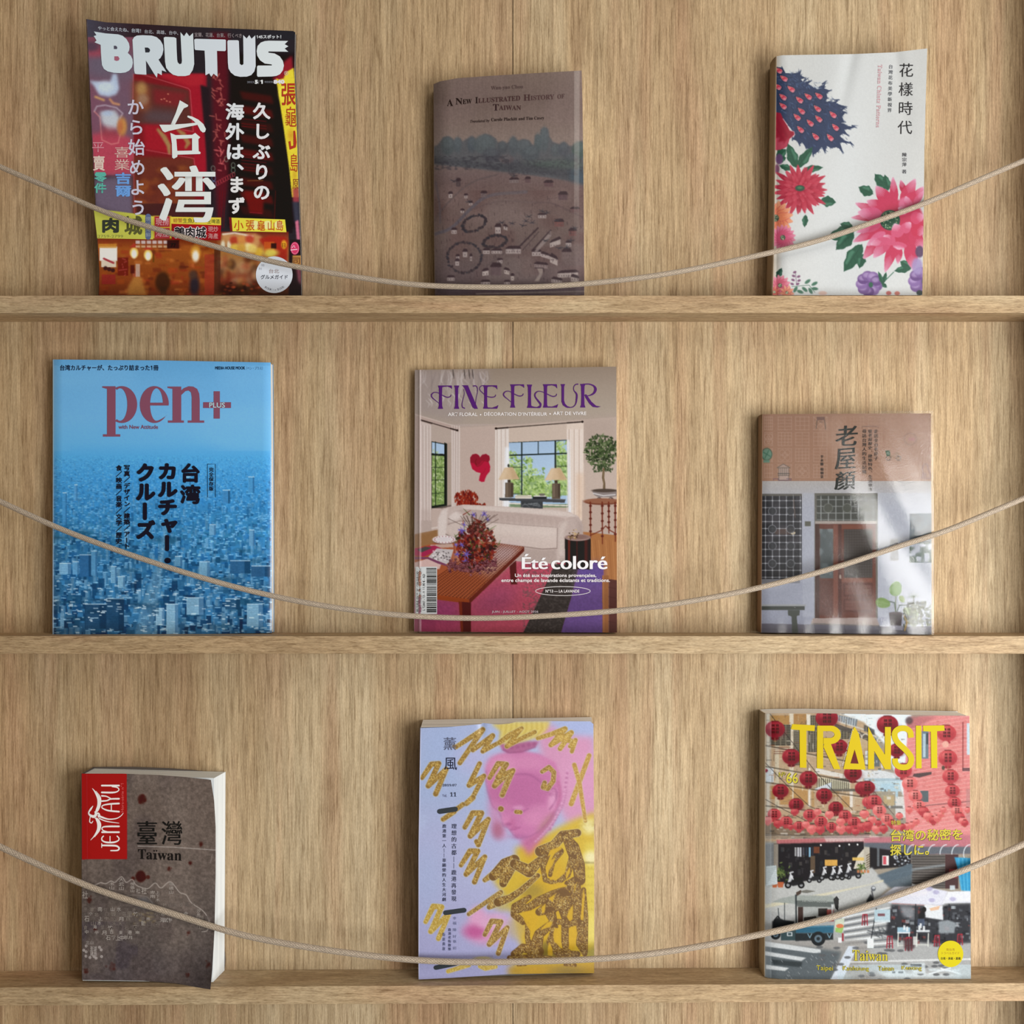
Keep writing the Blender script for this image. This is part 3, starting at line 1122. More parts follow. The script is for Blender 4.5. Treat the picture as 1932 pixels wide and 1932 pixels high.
    a.poly(F((380, 1720), (600, 1760), (900, 1740), (1000, 1890), (380, 1890)), '33211c', .9, 4)
    for k in range(30):
        a.ell(418 + a.rng.random() * 90, 533 + a.rng.random() * 22, 3, 2, ['a84a30', '241818', '7c3426'][k % 3], .6, 1.5)
    a.rect(547, 453, 572, 560, '2b2426', .8)
    a.poly(F((1500, 1500), (1560, 1480), (1568, 1760), (1530, 1700)), '94505c', .9, 2)
    a.rect(552, 482, 568, 500, 'c8904c', .9)
    b.text('司', (553, 486, 566, 498), '7a4a34', 0)
    b.ellipse(*F((1478, 1225))[0], 8.3, 12, 'c83c60', 1)
    b.ring(*F((1478, 1225))[0], 6.8, 10.2, .8, 'e08aa0', 2)
    b.stroke(F((1420, 1250), (1510, 1240)), 1.6, 'e8c0c8', 2)
    b.stroke(F((1440, 1215), (1465, 1180), (1480, 1215)), 1.2, 'e8c0c8', 2)
    # round paper sticker
    cx, cy = F((1178, 1610))[0]
    b.ellipse(cx, cy, 34.6, 34.6, 'cdd1d8', 1, 64)
    b.text('台北', zb(365, 310, 7.727, 1100, 1525, 1250, 1590), '9c8f8c', .02)
    b.text('グルメガイド', zb(365, 310, 7.727, 980, 1610, 1375, 1675), '3c3c44', .02)
    for i, ch in enumerate('BOOKinBOOK'):
        t = math.radians(124 - i * 7.2 - (3 if i > 3 else 0) - (3 if i > 5 else 0))
        px, py = cx + 28.5 * math.cos(t), cy + 28.5 * math.sin(t)
        v, f = glyphs(ch, .02)
        v = (v - np.array([0.33, 0.34])) * 5.4
        ca, sa = math.cos(t - math.pi / 2), math.sin(t - math.pi / 2)
        q = np.stack([px + v[:, 0] * ca + v[:, 1] * sa, py + v[:, 0] * sa - v[:, 1] * ca], -1)
        b.add(q, f, '4c4c54', 2)
    for i, ch in enumerate('特別'):
        b.text(ch, zb(365, 310, 7.727, 990 - i * 40, 1455 + i * 50, 1035 - i * 40, 1490 + i * 50), '8c8c94', .0)
    # title
    wht = 'ccd5e3'
    b.shape(A((118, 188), (330, 222), (560, 240), (640, 265), (710, 325), (755, 400), (768, 470), (760, 530), (735, 578), (790, 630), (820, 690), (828, 760), (810, 840), (760, 900), (690, 935), (600, 945), (480, 940), (370, 915), (300, 870), (265, 800), (255, 700), (245, 560), (240, 430), (190, 410), (130, 385), (165, 350), (115, 270), (165, 255)), 'c6d2e0', 3)
    b.shape(A((480, 447), (515, 447), (540, 465), (545, 490), (535, 508), (482, 508)), '53505c', 4)
    b.shape(A((490, 640), (560, 640), (585, 680), (570, 715), (530, 725), (490, 710)), 'a06070', 4)
    b.shape(A((820, 340), (850, 290), (900, 262), (1000, 255), (1170, 262), (1260, 290), (1330, 350), (1375, 430), (1385, 520), (1365, 610), (1330, 670), (1295, 700), (1350, 790), (1400, 860), (1440, 925), (1355, 895), (1355, 985), (1280, 945), (1265, 1030), (1215, 960), (1160, 870), (1065, 715), (1070, 850), (1075, 975), (900, 965), (865, 955), (850, 900), (840, 700)), 'c9d2e1', 3)
    b.shape(A((1045, 480), (1100, 480), (1135, 505), (1142, 535), (1125, 568), (1055, 570)), '33343a', 4)
    b.shape(np.vstack([A((1390, 300), (1420, 285), (1580, 292), (1620, 310), (1625, 500), (1635, 700), (1645, 750), (1680, 785), (1715, 770), (1722, 720), (1710, 500), (1695, 200), (1760, 275), (1805, 205), (1860, 275), (1925, 213)),
                       [(365.9, 105), (366.4, 121), (363.7, 132), (357.5, 141.5)],
                       A((1780, 1000), (1650, 1000), (1560, 975), (1490, 920), (1435, 850), (1415, 740), (1405, 550))]), wht, 3)
    b.shape(B((105, 320), (130, 305), (640, 318), (655, 330), (655, 500), (640, 520), (500, 515), (505, 700), (510, 965), (440, 910), (400, 965), (365, 905), (300, 940), (295, 700), (285, 510), (125, 500), (112, 480)), 'cbd2e0', 3)
    b.shape(B((680, 350), (695, 330), (860, 330), (880, 345), (890, 600), (895, 740), (930, 765), (960, 745), (960, 600), (955, 240), (1015, 300), (1060, 240), (1100, 305), (1165, 245), (1168, 500), (1172, 780), (1150, 870), (1095, 935), (1020, 962), (900, 965), (810, 945), (740, 890), (700, 820), (690, 720)), 'cdd2e0', 3)
    b.shape(B((1330, 345), (1400, 338), (1735, 342), (1675, 400), (1740, 435), (1675, 475), (1738, 530), (1400, 525), (1390, 535), (1395, 547), (1500, 560), (1590, 610), (1645, 690), (1662, 770), (1645, 850), (1595, 920), (1530, 950), (1450, 960), (1210, 965), (1195, 945), (1195, 790), (1210, 770), (1450, 768), (1455, 755), (1440, 748), (1330, 735), (1250, 680), (1200, 600), (1188, 520), (1205, 430), (1260, 370)), 'd0d6e4', 3)
    b.text('®', zb(355, 40, 9.2, 1664, 864, 1738, 940), 'd8b0a8', 0, 3)
    b.text('やっと会えたね、台湾！', A((190, 88), (975, 136), (975, 217), (190, 160)), 'aeb2b8', .02)
    b.text('台北、高雄、台中、', A((1040, 150), (1655, 180), (1655, 252), (1040, 222)), 'a8a8ac', .01)
    b.text('宜蘭、花蓮、台東、行くべき', B((110, 196), (930, 214), (930, 290), (110, 270)), '8f8484', .01)
    b.text('145スポット！', zb(355, 40, 9.2, 1185, 236, 1615, 303), 'd4d6da', .03)
    b.text('5', zb(355, 40, 9.2, 1155, 1018, 1212, 1088), 'd8d8dc', .07)
    b.text('/', zb(355, 40, 9.2, 1218, 1025, 1234, 1088), 'a8a8ac', .0)
    b.text('1', zb(355, 40, 9.2, 1250, 1018, 1296, 1088), 'd8d8dc', .07)
    b.text('840', zb(355, 40, 9.2, 1480, 1015, 1672, 1088), 'd8d4d4', .07)
    b.text('2023', zb(355, 40, 9.2, 1022, 1040, 1140, 1074), '76767c', .02)
    b.text('特別定価', zb(355, 40, 9.2, 1325, 1036, 1470, 1072), '76767c', .02)
    # headline
    for q in (((1505, 412), (1640, 490), (1630, 515), (1570, 540), (1510, 640), (1430, 795), (1600, 785), (1790, 765), (1800, 800), (1600, 840), (1330, 900), (1270, 922), (1235, 900), (1180, 800), (1360, 800), (1440, 620), (1490, 470)),
              ((1630, 655), (1700, 670), (1800, 720), (1880, 790), (1920, 870), (1905, 915), (1870, 925), (1830, 890), (1780, 790), (1700, 720), (1625, 680)),
              ((1355, 930), (1440, 965), (1450, 1025), (1470, 1275), (1465, 1310), (1410, 1340), (1385, 1320), (1380, 1100)),
              ((1440, 965), (1700, 960), (1750, 930), (1830, 1000), (1800, 1030), (1700, 1015), (1450, 1025)),
              ((1700, 1015), (1800, 1030), (1805, 1220), (1835, 1235), (1830, 1265), (1700, 1260)),
              ((1465, 1215), (1710, 1210), (1830, 1265), (1470, 1275))):
        b.shape(C(*q), 'd6dbe8', 3)
    b.text('湾', (298.5, 312, 406, 420), 'd8dbe2', .012, 3, 1.4)
    b.vtext('久しぶりの', (476.5, 193.3, 510.4, 376.7), 'd6d4d2', .035, 3, 0, 1.19)
    b.vtext('海外は、', (425.2, 194.3, 461, 321), 'd4d6d8', .035, 3, 0, 1.16)
    b.vtext('まず', (431, 333.3, 461.6, 403.8), 'd8d6d2', .035, 3, 0, 1.19)
    b.vtext('から始めよう', [(239, 188), (271, 188), (277, 406), (246, 406)], 'c4c0cc', .02, 3, 0, 1.17)
    a.noise(1.6, 1.6, .035)
    b.build(cover_mat('gloss_cover_red', .3, .35, .12), WHITE_PAPER, plain_mat('spine_dark_red', (.05, .03, .035), .4), plain_mat('back_cover_dark', (.06, .05, .05), .4), spine_bulge=.0004,
            )


SLEEVE = clear_mat('clear_sleeve', .16, .55, .0)
red_night_magazine()


# --- brown book with a painted town
def painted_town_book():
    b = Book('book', 'brown paperback with a painted village below misty treetops, in a glossy sleeve', 'book',
             ([(818.6, 158.5), (830, 153.5), (862, 147.7), (918, 143.5), (1004, 138.3), (1097.4, 133)],
              [(1097.4, 133), (1099, 200), (1101, 350), (1102, 480), (1102.5, 557)],
              [(821, 557), (1102.5, 557)],
              [(818.6, 158.5), (819, 300), (819, 400), (820.5, 520), (821, 557)]),
             flat(818, 133, 1102, 557, .022, .012, .0125, .016,
                  lambda u, v: 0.006 * np.clip(1 - u * 9, 0, 1) ** 2 + 0.004 * np.clip((u - .93) / .07, 0, 1) ** 2 - .0015 * np.sin(np.pi * u)),
             .0405, G(186, 182, 175), 1.1)
    a = b.art(color='70605a', seed=21)
    H = lambda *p: zc(805, 125, 3.5226, p)
    I = lambda *p: zc(805, 335, 3.5226, p)
    hb = lambda *q: zb(805, 125, 3.5226, *q)
    ib = lambda *q: zb(805, 335, 3.5226, *q)
    a.vgrad([(130, '75645c'), (190, '6d5c56'), (230, '77665f'), (275, '83736b'), (330, '6b5a58'), (365, '65524f'), (440, '685854'), (500, '5f5150'), (560, '574a4c')])
    a.tone('7d6a66', 60, 40, .35)
    a.tone('5c4644', 45, 30, .45, (815, 360, 1105, 560))
    ridge = H((45, 535), (75, 520), (90, 500), (110, 470), (140, 465), (165, 475), (180, 492), (200, 472), (225, 478), (237, 500), (260, 485), (285, 472), (305, 463), (325, 488), (340, 480), (385, 447), (420, 455), (460, 480), (475, 507), (505, 497), (530, 512), (550, 500), (575, 463), (595, 487), (612, 495), (640, 483), (680, 490), (702, 522), (715, 520), (720, 460), (740, 450), (755, 462), (757, 420), (780, 405), (808, 415), (815, 465), (838, 500), (865, 512), (885, 522), (910, 500), (940, 525), (965, 530), (990, 515), (1050, 488), (1050, 775), (600, 710), (45, 650))
    a.poly(ridge, '565659', .95, 1.2)
    for x, y, rx, ry, c in ((140, 530, 45, 60, '4c5254'), (205, 525, 26, 50, '50565a'), (300, 520, 30, 50, '4a5056'), (385, 520, 75, 65, '545a5c'), (505, 540, 34, 40, '4a4c50'), (575, 530, 34, 60, '505458'), (645, 540, 55, 50, '53575a'),
                            (740, 510, 24, 60, '4e5658'), (782, 490, 30, 80, '53595c'), (860, 560, 40, 40, '4f5356'), (910, 550, 36, 45, '4c4e54'), (1010, 560, 45, 60, '46544e'), (430, 590, 60, 45, '45444a'), (690, 580, 60, 50, '4c5054'), (960, 610, 50, 30, '46484e'), (590, 640, 40, 14, '454248'), (530, 620, 44, 30, '5c4e50')):
        p = H((x, y))[0]
        a.ell(p[0], p[1], rx / 3.5, ry / 3.5, c, .75, 3.5)
        a.ell(p[0], p[1] - ry / 9, rx / 5, ry / 6, '62686a', .35, 3)
    a.poly(H((45, 600), (200, 620), (420, 650), (560, 640), (760, 650), (1050, 690), (1050, 790), (800, 720), (500, 700), (280, 665), (45, 650)), '48484c', .9, 3)
    a.poly(H((620, 640), (900, 620), (1040, 640), (1040, 680), (760, 670)), '4a5850', .6, 4)
    a.poly(H((940, 690), (1050, 680), (1050, 790), (960, 760)), '42505a', .7, 4)
    a.tone('3c3a40', 5, 3, .55, (820, 295, 960, 320), .45, .7)
    a.tone('3c3a40', 4, 3, .4, (960, 300, 1100, 330), .5, .7)
    # lanes
    for pts, w, c in ((((0, 370), (90, 230), (220, 90), (330, 20), (470, -20)), 3, '5a4e4e'), (((60, 375), (170, 330), (300, 200), (420, 120), (660, 95)), 6, '56525a'), (((300, 210), (480, 160), (700, 165), (840, 175), (1040, 265)), 3, '5a4a4a'), (((60, 30), (85, 180), (90, 300)), 4, '5c5256'), (((0, 690), (180, 700), (330, 690), (400, 590), (520, 500)), 2, '544848')):
        a.line(smooth_pts(I(*pts), 8), w, c, .7, 1.2)
    a.ell(*I((560, 200))[0], 50, 40, '746662', .4, 16)
    a.poly(I((520, 540), (700, 520), (740, 690), (380, 690), (420, 620)), '71635f', .5, 5)
    # hedged rings and houses
    rng = np.random.default_rng(5)
    for cx, cy, rx, ry, rot in ((315, 305, 82, 48, -22), (250, 530, 112, 100, 0), (455, 425, 78, 38, -10)):
        for t in np.arange(0, 6.28, .085):
            x, y = rx * math.cos(t), ry * math.sin(t)
            c, s = math.cos(math.radians(rot)), math.sin(math.radians(rot))
            p = I((cx + x * c - y * s + rng.normal() * 3, cy + x * s + y * c + rng.normal() * 3))[0]
            a.ell(p[0], p[1], 1.5 + rng.random() * 1.7, 1.3 + rng.random() * 1.6, ['3a3236', '423a3c', '36343a'][int(rng.random() * 3)], .85, .8)

    def hut(x, y, w, h, lean=0.0, wall='9c8e8a', roof='3c3034'):
        a.poly(I((x, y), (x + w, y - lean), (x + w, y + h - lean), (x, y + h)), wall, .9, .5)
        a.poly(I((x - 4, y), (x + w * .2, y - h * .45), (x + w * .9, y - h * .45 - lean), (x + w + 5, y - lean), (x + w, y - lean + 4), (x, y + 5)), roof, .95, .5)
        for k in range(max(1, int(w / 16))):
            p = I((x + (k + .5) * w / max(1, int(w / 16)), y + h * .6))[0]
            a.rect(p[0] - .9, p[1] - 1.4, p[0] + .9, p[1] + 1.4, '5c4e4e', .8)
    for q in ((145, 105, 26, 30), (250, 115, 22, 22), (282, 165, 22, 20), (225, 215, 24, 20), (165, 345, 34, 30), (455, 325, 38, 48), (512, 318, 24, 26, -8), (195, 520, 22, 26), (190, 552, 26, 34), (240, 490, 30, 40), (288, 520, 12, 34), (375, 480, 44, 28), (430, 482, 70, 24), (525, 470, 100, 36), (820, 430, 70, 36, 24, 'a2948e'),
              (700, 490, 60, 32), (760, 500, 60, 26, -18), (820, 520, 50, 44, -22, 'a0928c'), (715, 570, 90, 28, -8, '7c6c6a'), (870, 632, 135, 34, 6, '9c8e88'), (960, 655, 50, 36, -12, 'a4968f'), (370, 620, 40, 34, 6, 'a89a94'), (515, 608, 34, 30, -8, 'a4968e'), (560, 650, 20, 34, 0, 'a89a92'), (360, 690, 60, 26), (515, 690, 38, 22), (470, 545, 34, 24), (830, 670, 70, 28, -10), (425, 590, 70, 60, 0, '5e4e50'), (900, 490, 60, 50, 0, '6c5c5a'), (925, 430, 36, 30),
              (740, 245, 55, 24), (850, 290, 60, 36, 0, '6c4a48'), (945, 350, 50, 36, 0, '6a4846'), (135, 660, 50, 26), (195, 20, 30, 40, 0, '4c4042'), (360, 100, 40, 30, 0, '6a5c5c'), (550, 10, 60, 26, 0, '786a68'), (655, 5, 34, 30, 0, '5e4a4c'), (780, 30, 60, 30, 0, '5c4648'), (875, 110, 60, 40, 0, '58464a'), (955, 205, 60, 26, 0, '644c4c')):
        hut(*q)
    for p, q in ((((610, 465), (740, 335)), 8), (((700, 485), (825, 350)), 7), (((640, 480), (745, 360)), 3)):
        a.line(I(*p), q / 2.6, '3e3236', .9, .7)
    a.poly(I((715, 490), (825, 350), (828, 390), (735, 495)), '8a7c78', .7, .6)
    a.poly(I((730, 595), (775, 600), (770, 640), (745, 690), (715, 690), (750, 640)), '94867e', .7, .8)
    a.line(I((720, 600), (775, 602), (778, 625)), 2, '403438', .8)
    for x, y in ((660, 290), (680, 260), (700, 300), (640, 320), (790, 420), (500, 300), (570, 305), (880, 470), (930, 465), (180, 25), (770, 225), (800, 235), (870, 285), (980, 335), (580, -10), (280, 160), (960, 420)):
        for k in range(7):
            t = k * .9 + rng.random()
            p = I((x, y), (x + 26 * math.cos(t), y + 14 * math.sin(t) - 4))
            a.line(p, [1.6, .7], ['3c363a', '46444a'][k % 2], .8, .6)
    for k in range(95):
        x, y = 60 + rng.random() * 980, 120 + rng.random() * 560
        p = I((x, y), (x + 2, y + 16))
        a.line(p, 1.2, '3c3034', .55, .6)
    for k in range(60):
        x, y = 60 + rng.random() * 980, -10 + rng.random() * 200
        p = I((x, y), (x + 14, y - 5))
        a.line(p, 1.0, '4c3c3e', .5, .6)
    a.line(I((330, 772), (1045, 755)), 2.0, 'b8aa98', .8, .8)
    a.poly(I((70, 740), (1048, 725), (1048, 760), (330, 775), (70, 770)), '433a3e', .55, 1)
    a.noise(2, 2, .05)
    a.noise(1.2, 30, .03)
    c1, c2 = '2a1c1e', '4a3434'
    b.text(serif('A'), hb(135, 220, 176, 264), c1)
    b.text(serif('N'), hb(193, 212, 238, 254), c1)
    b.text(serif('EW'), [H((240, 221))[0], H((300, 217))[0], H((300, 248))[0], H((240, 252))[0]], c1)
    b.text(serif('I'), hb(324, 205, 341, 246), c1)
    b.text(serif('LLUSTRATED'), H((344, 214), (622, 194), (622, 228), (344, 244)), c2)
    b.text(serif('H'), hb(645, 188, 690, 228), c2)
    b.text(serif('ISTORY'), H((692, 196), (848, 186), (848, 218), (692, 226)), '533c3c')
    b.text(serif('OF'), H((870, 187), (916, 182), (916, 212), (870, 216)), '56403f')
    b.text(serif('T'), hb(442, 252, 480, 294), '3a2a2c')
    b.text(serif('AIWAN'), hb(482, 260, 628, 291), c2)
    b.text(serif('Wan-yao Chou'), H((428, 132), (642, 122), (642, 152), (428, 162)), '5a4846')
    b.text(serif('Translated by', True), H((290, 357), (418, 350), (418, 376), (290, 380)), '2e2224', .008)
    b.text(serif('Carole Plackitt and Tim Casey'), H((430, 344), (782, 332), (782, 358), (430, 372)), '342828')
    b.build(cover_mat('glossy_sleeve_brown', .3, .5, .08), WHITE_PAPER, plain_mat('spine_brown', (.16, .115, .095), .4), plain_mat('back_cover_brown', (.16, .115, .095), .5))


# --- floral cloth-pattern book
def floral_book():
    b = Book('book', 'white paperback with peacock feathers and bright printed peonies, cover corner lifting', 'book',
             ([(1465.5, 106), (1476, 104.2), (1612, 102), (1688, 98.6), (1749.5, 91.4)],
              [(1749.5, 91.4), (1746.5, 190), (1744, 287), (1743, 385), (1740, 557)],
              [(1458, 557), (1740, 557)],
              [(1465.5, 106), (1463, 285), (1461, 440), (1458, 557)]),
             flat(1465, 91, 1742, 557, .012, .004, .0125, .013,
                  lambda u, v: 0.0022 * np.exp(-((u - .52 + .35 * v) / .05) ** 2) * np.clip(1 - v * 2.2, 0, 1) + 0.0018 * np.exp(-((u - .80 - .28 * v) / .05) ** 2) * np.clip(1 - v * 2.5, 0, 1)
                  + .0008 * np.sin(9 * u + 5 * v) + .003 * np.clip(1 - u * 12, 0, 1) ** 2),
             .0405, G(214, 209, 201), 1.0)
    a = b.art(color='dadad6', seed=31)
    J = lambda *p: zc(1440, 85, 5.46, p)
    L = lambda *p: zc(1440, 265, 3.7, p)
    M = lambda *p: zc(1560, 310, 4.37, p)
    rng = np.random.default_rng(8)
    a.hgrad([(1455, 'b9a48c'), (1463, 'cfc4b4'), (1476, 'd9d8d3'), (1600, 'dddedb'), (1740, 'd6d5d0')], 80, 560)

    def petal(base, tip, w, c0, c1, n=5, edge=None):
        base, tip = np.asarray(base, float), np.asarray(tip, float)
        d = tip - base
        nn = np.array([-d[1], d[0]]) / max(1e-6, np.hypot(*d))
        t = np.linspace(0, 1, 12)
        wid = w / 2 * np.sin(np.pi * np.clip(t, 0.02, 1) ** 0.75) ** 0.8
        wid[-1] = 0
        P = base + d * t[:, None]
        poly = np.vstack([P + nn * wid[:, None], (P - nn * wid[:, None])[::-1]])
        if edge:
            m = poly.mean(0)
            a.poly(m + (poly - m) * 1.0 + np.sign(poly - m) * .5, edge, .9)
        a.poly(poly, c0, 1)
        for k in range(n):
            f = (k + .5) / n * 2 - 1
            q0 = tip - d * .03 + nn * f * w * .10
            q1 = base + d * (.45 + .15 * abs(f)) + nn * f * w * .36
            a.line([q0, (q0 + q1) / 2 + nn * f * w * .12, q1], [max(.8, w / n * .55), max(.8, w / n * .6), .4], c1, .55, .8)

    def leaf(base, tip, w, c='2f5c47', hi='5f9478', vein='24493a'):
        base, tip = np.asarray(base, float), np.asarray(tip, float)
        d = tip - base
        nn = np.array([-d[1], d[0]]) / max(1e-6, np.hypot(*d))
        t = np.linspace(0, 1, 14)
        wid = w / 2 * np.sin(np.pi * t ** .85) ** .9 * (1 + .12 * np.sin(t * 18))
        P = base + d * t[:, None]
        a.poly(np.vstack([P + nn * wid[:, None], (P - nn * wid[:, None])[::-1]]), c)
        a.poly(np.vstack([P[4:11] + nn * wid[4:11, None] * .75, (P[4:11] + nn * wid[4:11, None] * .25)[::-1]]), hi, .6, 1.0)
        a.line([base, tip], [1.1, .5], vein, .8)
        for k in (4, 6, 8):
            a.line([P[k], P[k] + d * .13 - nn * wid[k] * .8], .7, vein, .6)

    def daisy(cx, cy, r, c0, c1, n=14, core='4a5848', squash=1.0):
        for k in range(n):
            t = 2 * math.pi * k / n + .2
            tip = (cx + r * math.cos(t), cy + r * math.sin(t) * squash)
            petal((cx, cy), tip, r * .46, c0, c1, 3, edge='b84a58')
        a.ell(cx, cy, r * .2, r * .2, core, 1, .8)
        for k in range(16):
            t = rng.random() * 6.28
            rr = r * .17 * rng.random() ** .5
            a.ell(cx + rr * math.cos(t), cy + rr * math.sin(t), .7, .7, 'c4c8a0', .9, .5)

    # peacock feathers
    mass = J((130, 225), (200, 232), (228, 288), (300, 292), (365, 285), (384, 268), (386, 312), (440, 340), (385, 352), (418, 385), (488, 364), (465, 400), (520, 438), (565, 458), (612, 420), (645, 382), (628, 445), (690, 470), (652, 500), (662, 545), (640, 582), (708, 590), (775, 568), (750, 600), (842, 632), (785, 655), (845, 648), (800, 690), (850, 692), (812, 740), (835, 792), (800, 802), (850, 830), (950, 846), (885, 868), (832, 870), (872, 928), (822, 912), (782, 940), (815, 970), (925, 1022), (850, 1008), (790, 1002), (820, 1095), (760, 1052), (700, 1062), (655, 1040), (640, 1100), (600, 1050), (570, 1095), (520, 1130), (490, 1080), (440, 1060), (400, 1000), (370, 1030), (345, 985), (300, 972), (330, 920), (260, 830), (190, 740), (130, 690))
    a.poly(mass, '36425f')
    for k in range(420):
        i = rng.integers(len(mass))
        t = rng.random()
        p = mass[i] * t ** .6 + J((180, 420))[0] * (1 - t ** .6)
        d = p - J((60, 250))[0]
        d = d / np.hypot(*d)
        w = np.array([-d[1], d[0]]) * rng.normal() * .5
        a.line([p - (d + w) * 5, p], [.5, 1.4], ['2a3450', '4d6288', '3f5276', '6c86a8', '252c44'][k % 5], .6, .6)
    for k in range(len(mass)):
        p = mass[k]
        c = J((300, 560))[0]
        d = (p - c) / np.hypot(*(p - c))
        if p[0] > 1470:
            for m in range(4):
                w = np.array([-d[1], d[0]]) * rng.normal() * .8
                a.line([p - d * 7, p + (d + w) * (1.5 + 2.5 * rng.random())], [2.2, .4], '36425f', .9, .5)
    for x, y in ((160, 262), (215, 345), (150, 430), (290, 455), (205, 537), (375, 567), (465, 532), (575, 525), (205, 630), (395, 682), (560, 657), (350, 745), (720, 720), (572, 762), (485, 805), (385, 872), (745, 850), (540, 945), (690, 955)):
        ang = math.radians(34 + (y - 500) * .02)
        for sc, col in ((1.45, '232c46'), (1.12, 'e2a8a4'), (.98, 'c4384f')):
            q = np.array([(-58, -6), (-30, -17), (0, -25), (28, -24), (42, -12), (34, 0), (42, 12), (28, 24), (0, 25), (-30, 14)]) * sc * .84
            R = np.array([[math.cos(ang), math.sin(ang)], [-math.sin(ang), math.cos(ang)]])
            a.poly(J((x, y))[0] + (q @ R) / 5.46, col, .95, .3)
        p = J((x + 14, y + 18))[0]
        a.ell(p[0], p[1], 3.2, 2.4, 'e89aa6', .7, 1.4)
        p = J((x - 16, y - 12))[0]
        a.ell(p[0], p[1], 2.0, 1.2, 'e8a48c', .8, .9)
    # peony at the left edge
    a.poly(J((120, 690), (180, 700), (205, 760), (250, 830), (275, 880), (318, 890), (325, 920), (270, 970), (250, 1040), (180, 1085), (120, 1080)), '9e2439')
    a.poly(J((120, 960), (170, 950), (150, 1000), (215, 990), (200, 1030), (260, 960), (250, 1040), (180, 1085), (120, 1080)), 'c85468', .8, 1.2)
    a.line(J((205, 760), (250, 830), (275, 880), (318, 892), (322, 925), (270, 972)), 1.2, 'e8b4b8', .9)
    for q in (((140, 740), (190, 900)), ((170, 800), (240, 930)), ((140, 860), (200, 960))):
        a.line(J(*q), [1, 5], '861a30', .5, 2)
    # leaves round the red chrysanthemum
    for bb_, tp, w in (((230, 190), (172, 22), 20), ((235, 195), (345, 45), 18), ((280, 205), (418, 188), 13), ((200, 200), (112, 175), 12), ((400, 420), (508, 432), 20), ((296, 520), (288, 606), 11), ((95, 120), (160, 62), 17), ((100, 140), (160, 120), 12)):
        leaf(L(bb_)[0], L(tp)[0], w)
    a.ell(*L((112, 130))[0], 7, 10, '6c4a72', .95, 1.5)
    a.ell(*L((95, 200))[0], 5, 9, '7c4a66', .9, 1.5)
    cx, cy = L((255, 345))[0]
    a.ell(cx, cy, 30, 30, 'a8283e', 1, 2)
    for ring, (R0, n) in enumerate(((47, 23), (40, 22), (33, 20), (26, 17), (19, 14), (13, 11))):
        for k in range(n):
            t = 2 * math.pi * (k + .5 * ring) / n
            r = R0 * (1 + .12 * math.sin(k * 3.7 + ring))
            tip = (cx + r * math.cos(t) * 1.10, cy + r * math.sin(t))
            bs = (cx + r * .45 * math.cos(t), cy + r * .45 * math.sin(t))
            petal(bs, tip, 9.0 - ring * .6, ['b02c42', 'bb3449', 'a8283e', 'c03c50'][(k + ring) % 4], ['cf5a68', 'c64a5c'][k % 2], 3)
    a.ell(*L((256, 333))[0], 9, 5.5, '2f5442', 1, 1.2)
    a.ell(*L((256, 330))[0], 5, 2.5, '5a8a60', .7, 1.2)
    daisy(*L((86, 542))[0], 33, 'e0805c', 'efb088', 16)
    daisy(*L((137, 678))[0], 24, 'd0587a', 'e8a0b4', 17)
    leaf(L((95, 960))[0], L((130, 890))[0], 11, '2c4a40')
    daisy(*L((117, 1012))[0], 20, 'd66a80', 'eca8b4', 13)
    daisy(*L((165, 1062))[0], 14, 'e08c70', 'f0b898', 9)
    daisy(*L((78, 1058))[0], 12, 'd87060', 'e8a088', 8)
    a.line(L((225, 920), (232, 1000)), .9, '6c4a66', .9)
    for k, (x, y) in enumerate(((220, 920), (212, 946), (247, 950), (208, 974), (250, 978), (202, 1002), (240, 1002))):
        a.ell(*L((x, y))[0], 3.4, 2.2, '7c5070', .95, .8, 20 if k % 2 else -20)
    a.line(L((200, 1020), (320, 1010), (360, 1060)), 1, '3c6450', .9)
    for x, y, r in ((310, 985, -35), (358, 1000, -28), (290, 1040, 40), (330, 1050, 60), (360, 1035, 5), (225, 1040, -60), (258, 1056, 20)):
        a.ell(*L((x, y))[0], 6.2, 3.0, '44705a', .95, .9, r)
    a.ell(*L((415, 1066))[0], 8, 4, 'dcb4a4', .8, 1.2)
    # the big pink lotus
    for bb_, tp, w in (((500, 200), (395, 80), 22), ((505, 215), (478, 85), 15), ((380, 245), (262, 188), 20), ((230, 545), (5, 605), 26), ((220, 560), (75, 705), 26), ((215, 525), (110, 490), 16), ((290, 660), (140, 885), 28), ((300, 740), (268, 858), 16), ((700, 850), (555, 880), 14), ((690, 850), (605, 800), 16)):
        leaf(M(bb_)[0], M(tp)[0], w)
    pk, lt = 'c83c5c', 'e6b4c8'
    a.ell(*M((560, 500))[0], 44, 48, 'c43a58', 1, 3)
    a.ell(*M((700, 500))[0], 24, 40, 'c43a58', 1, 3)
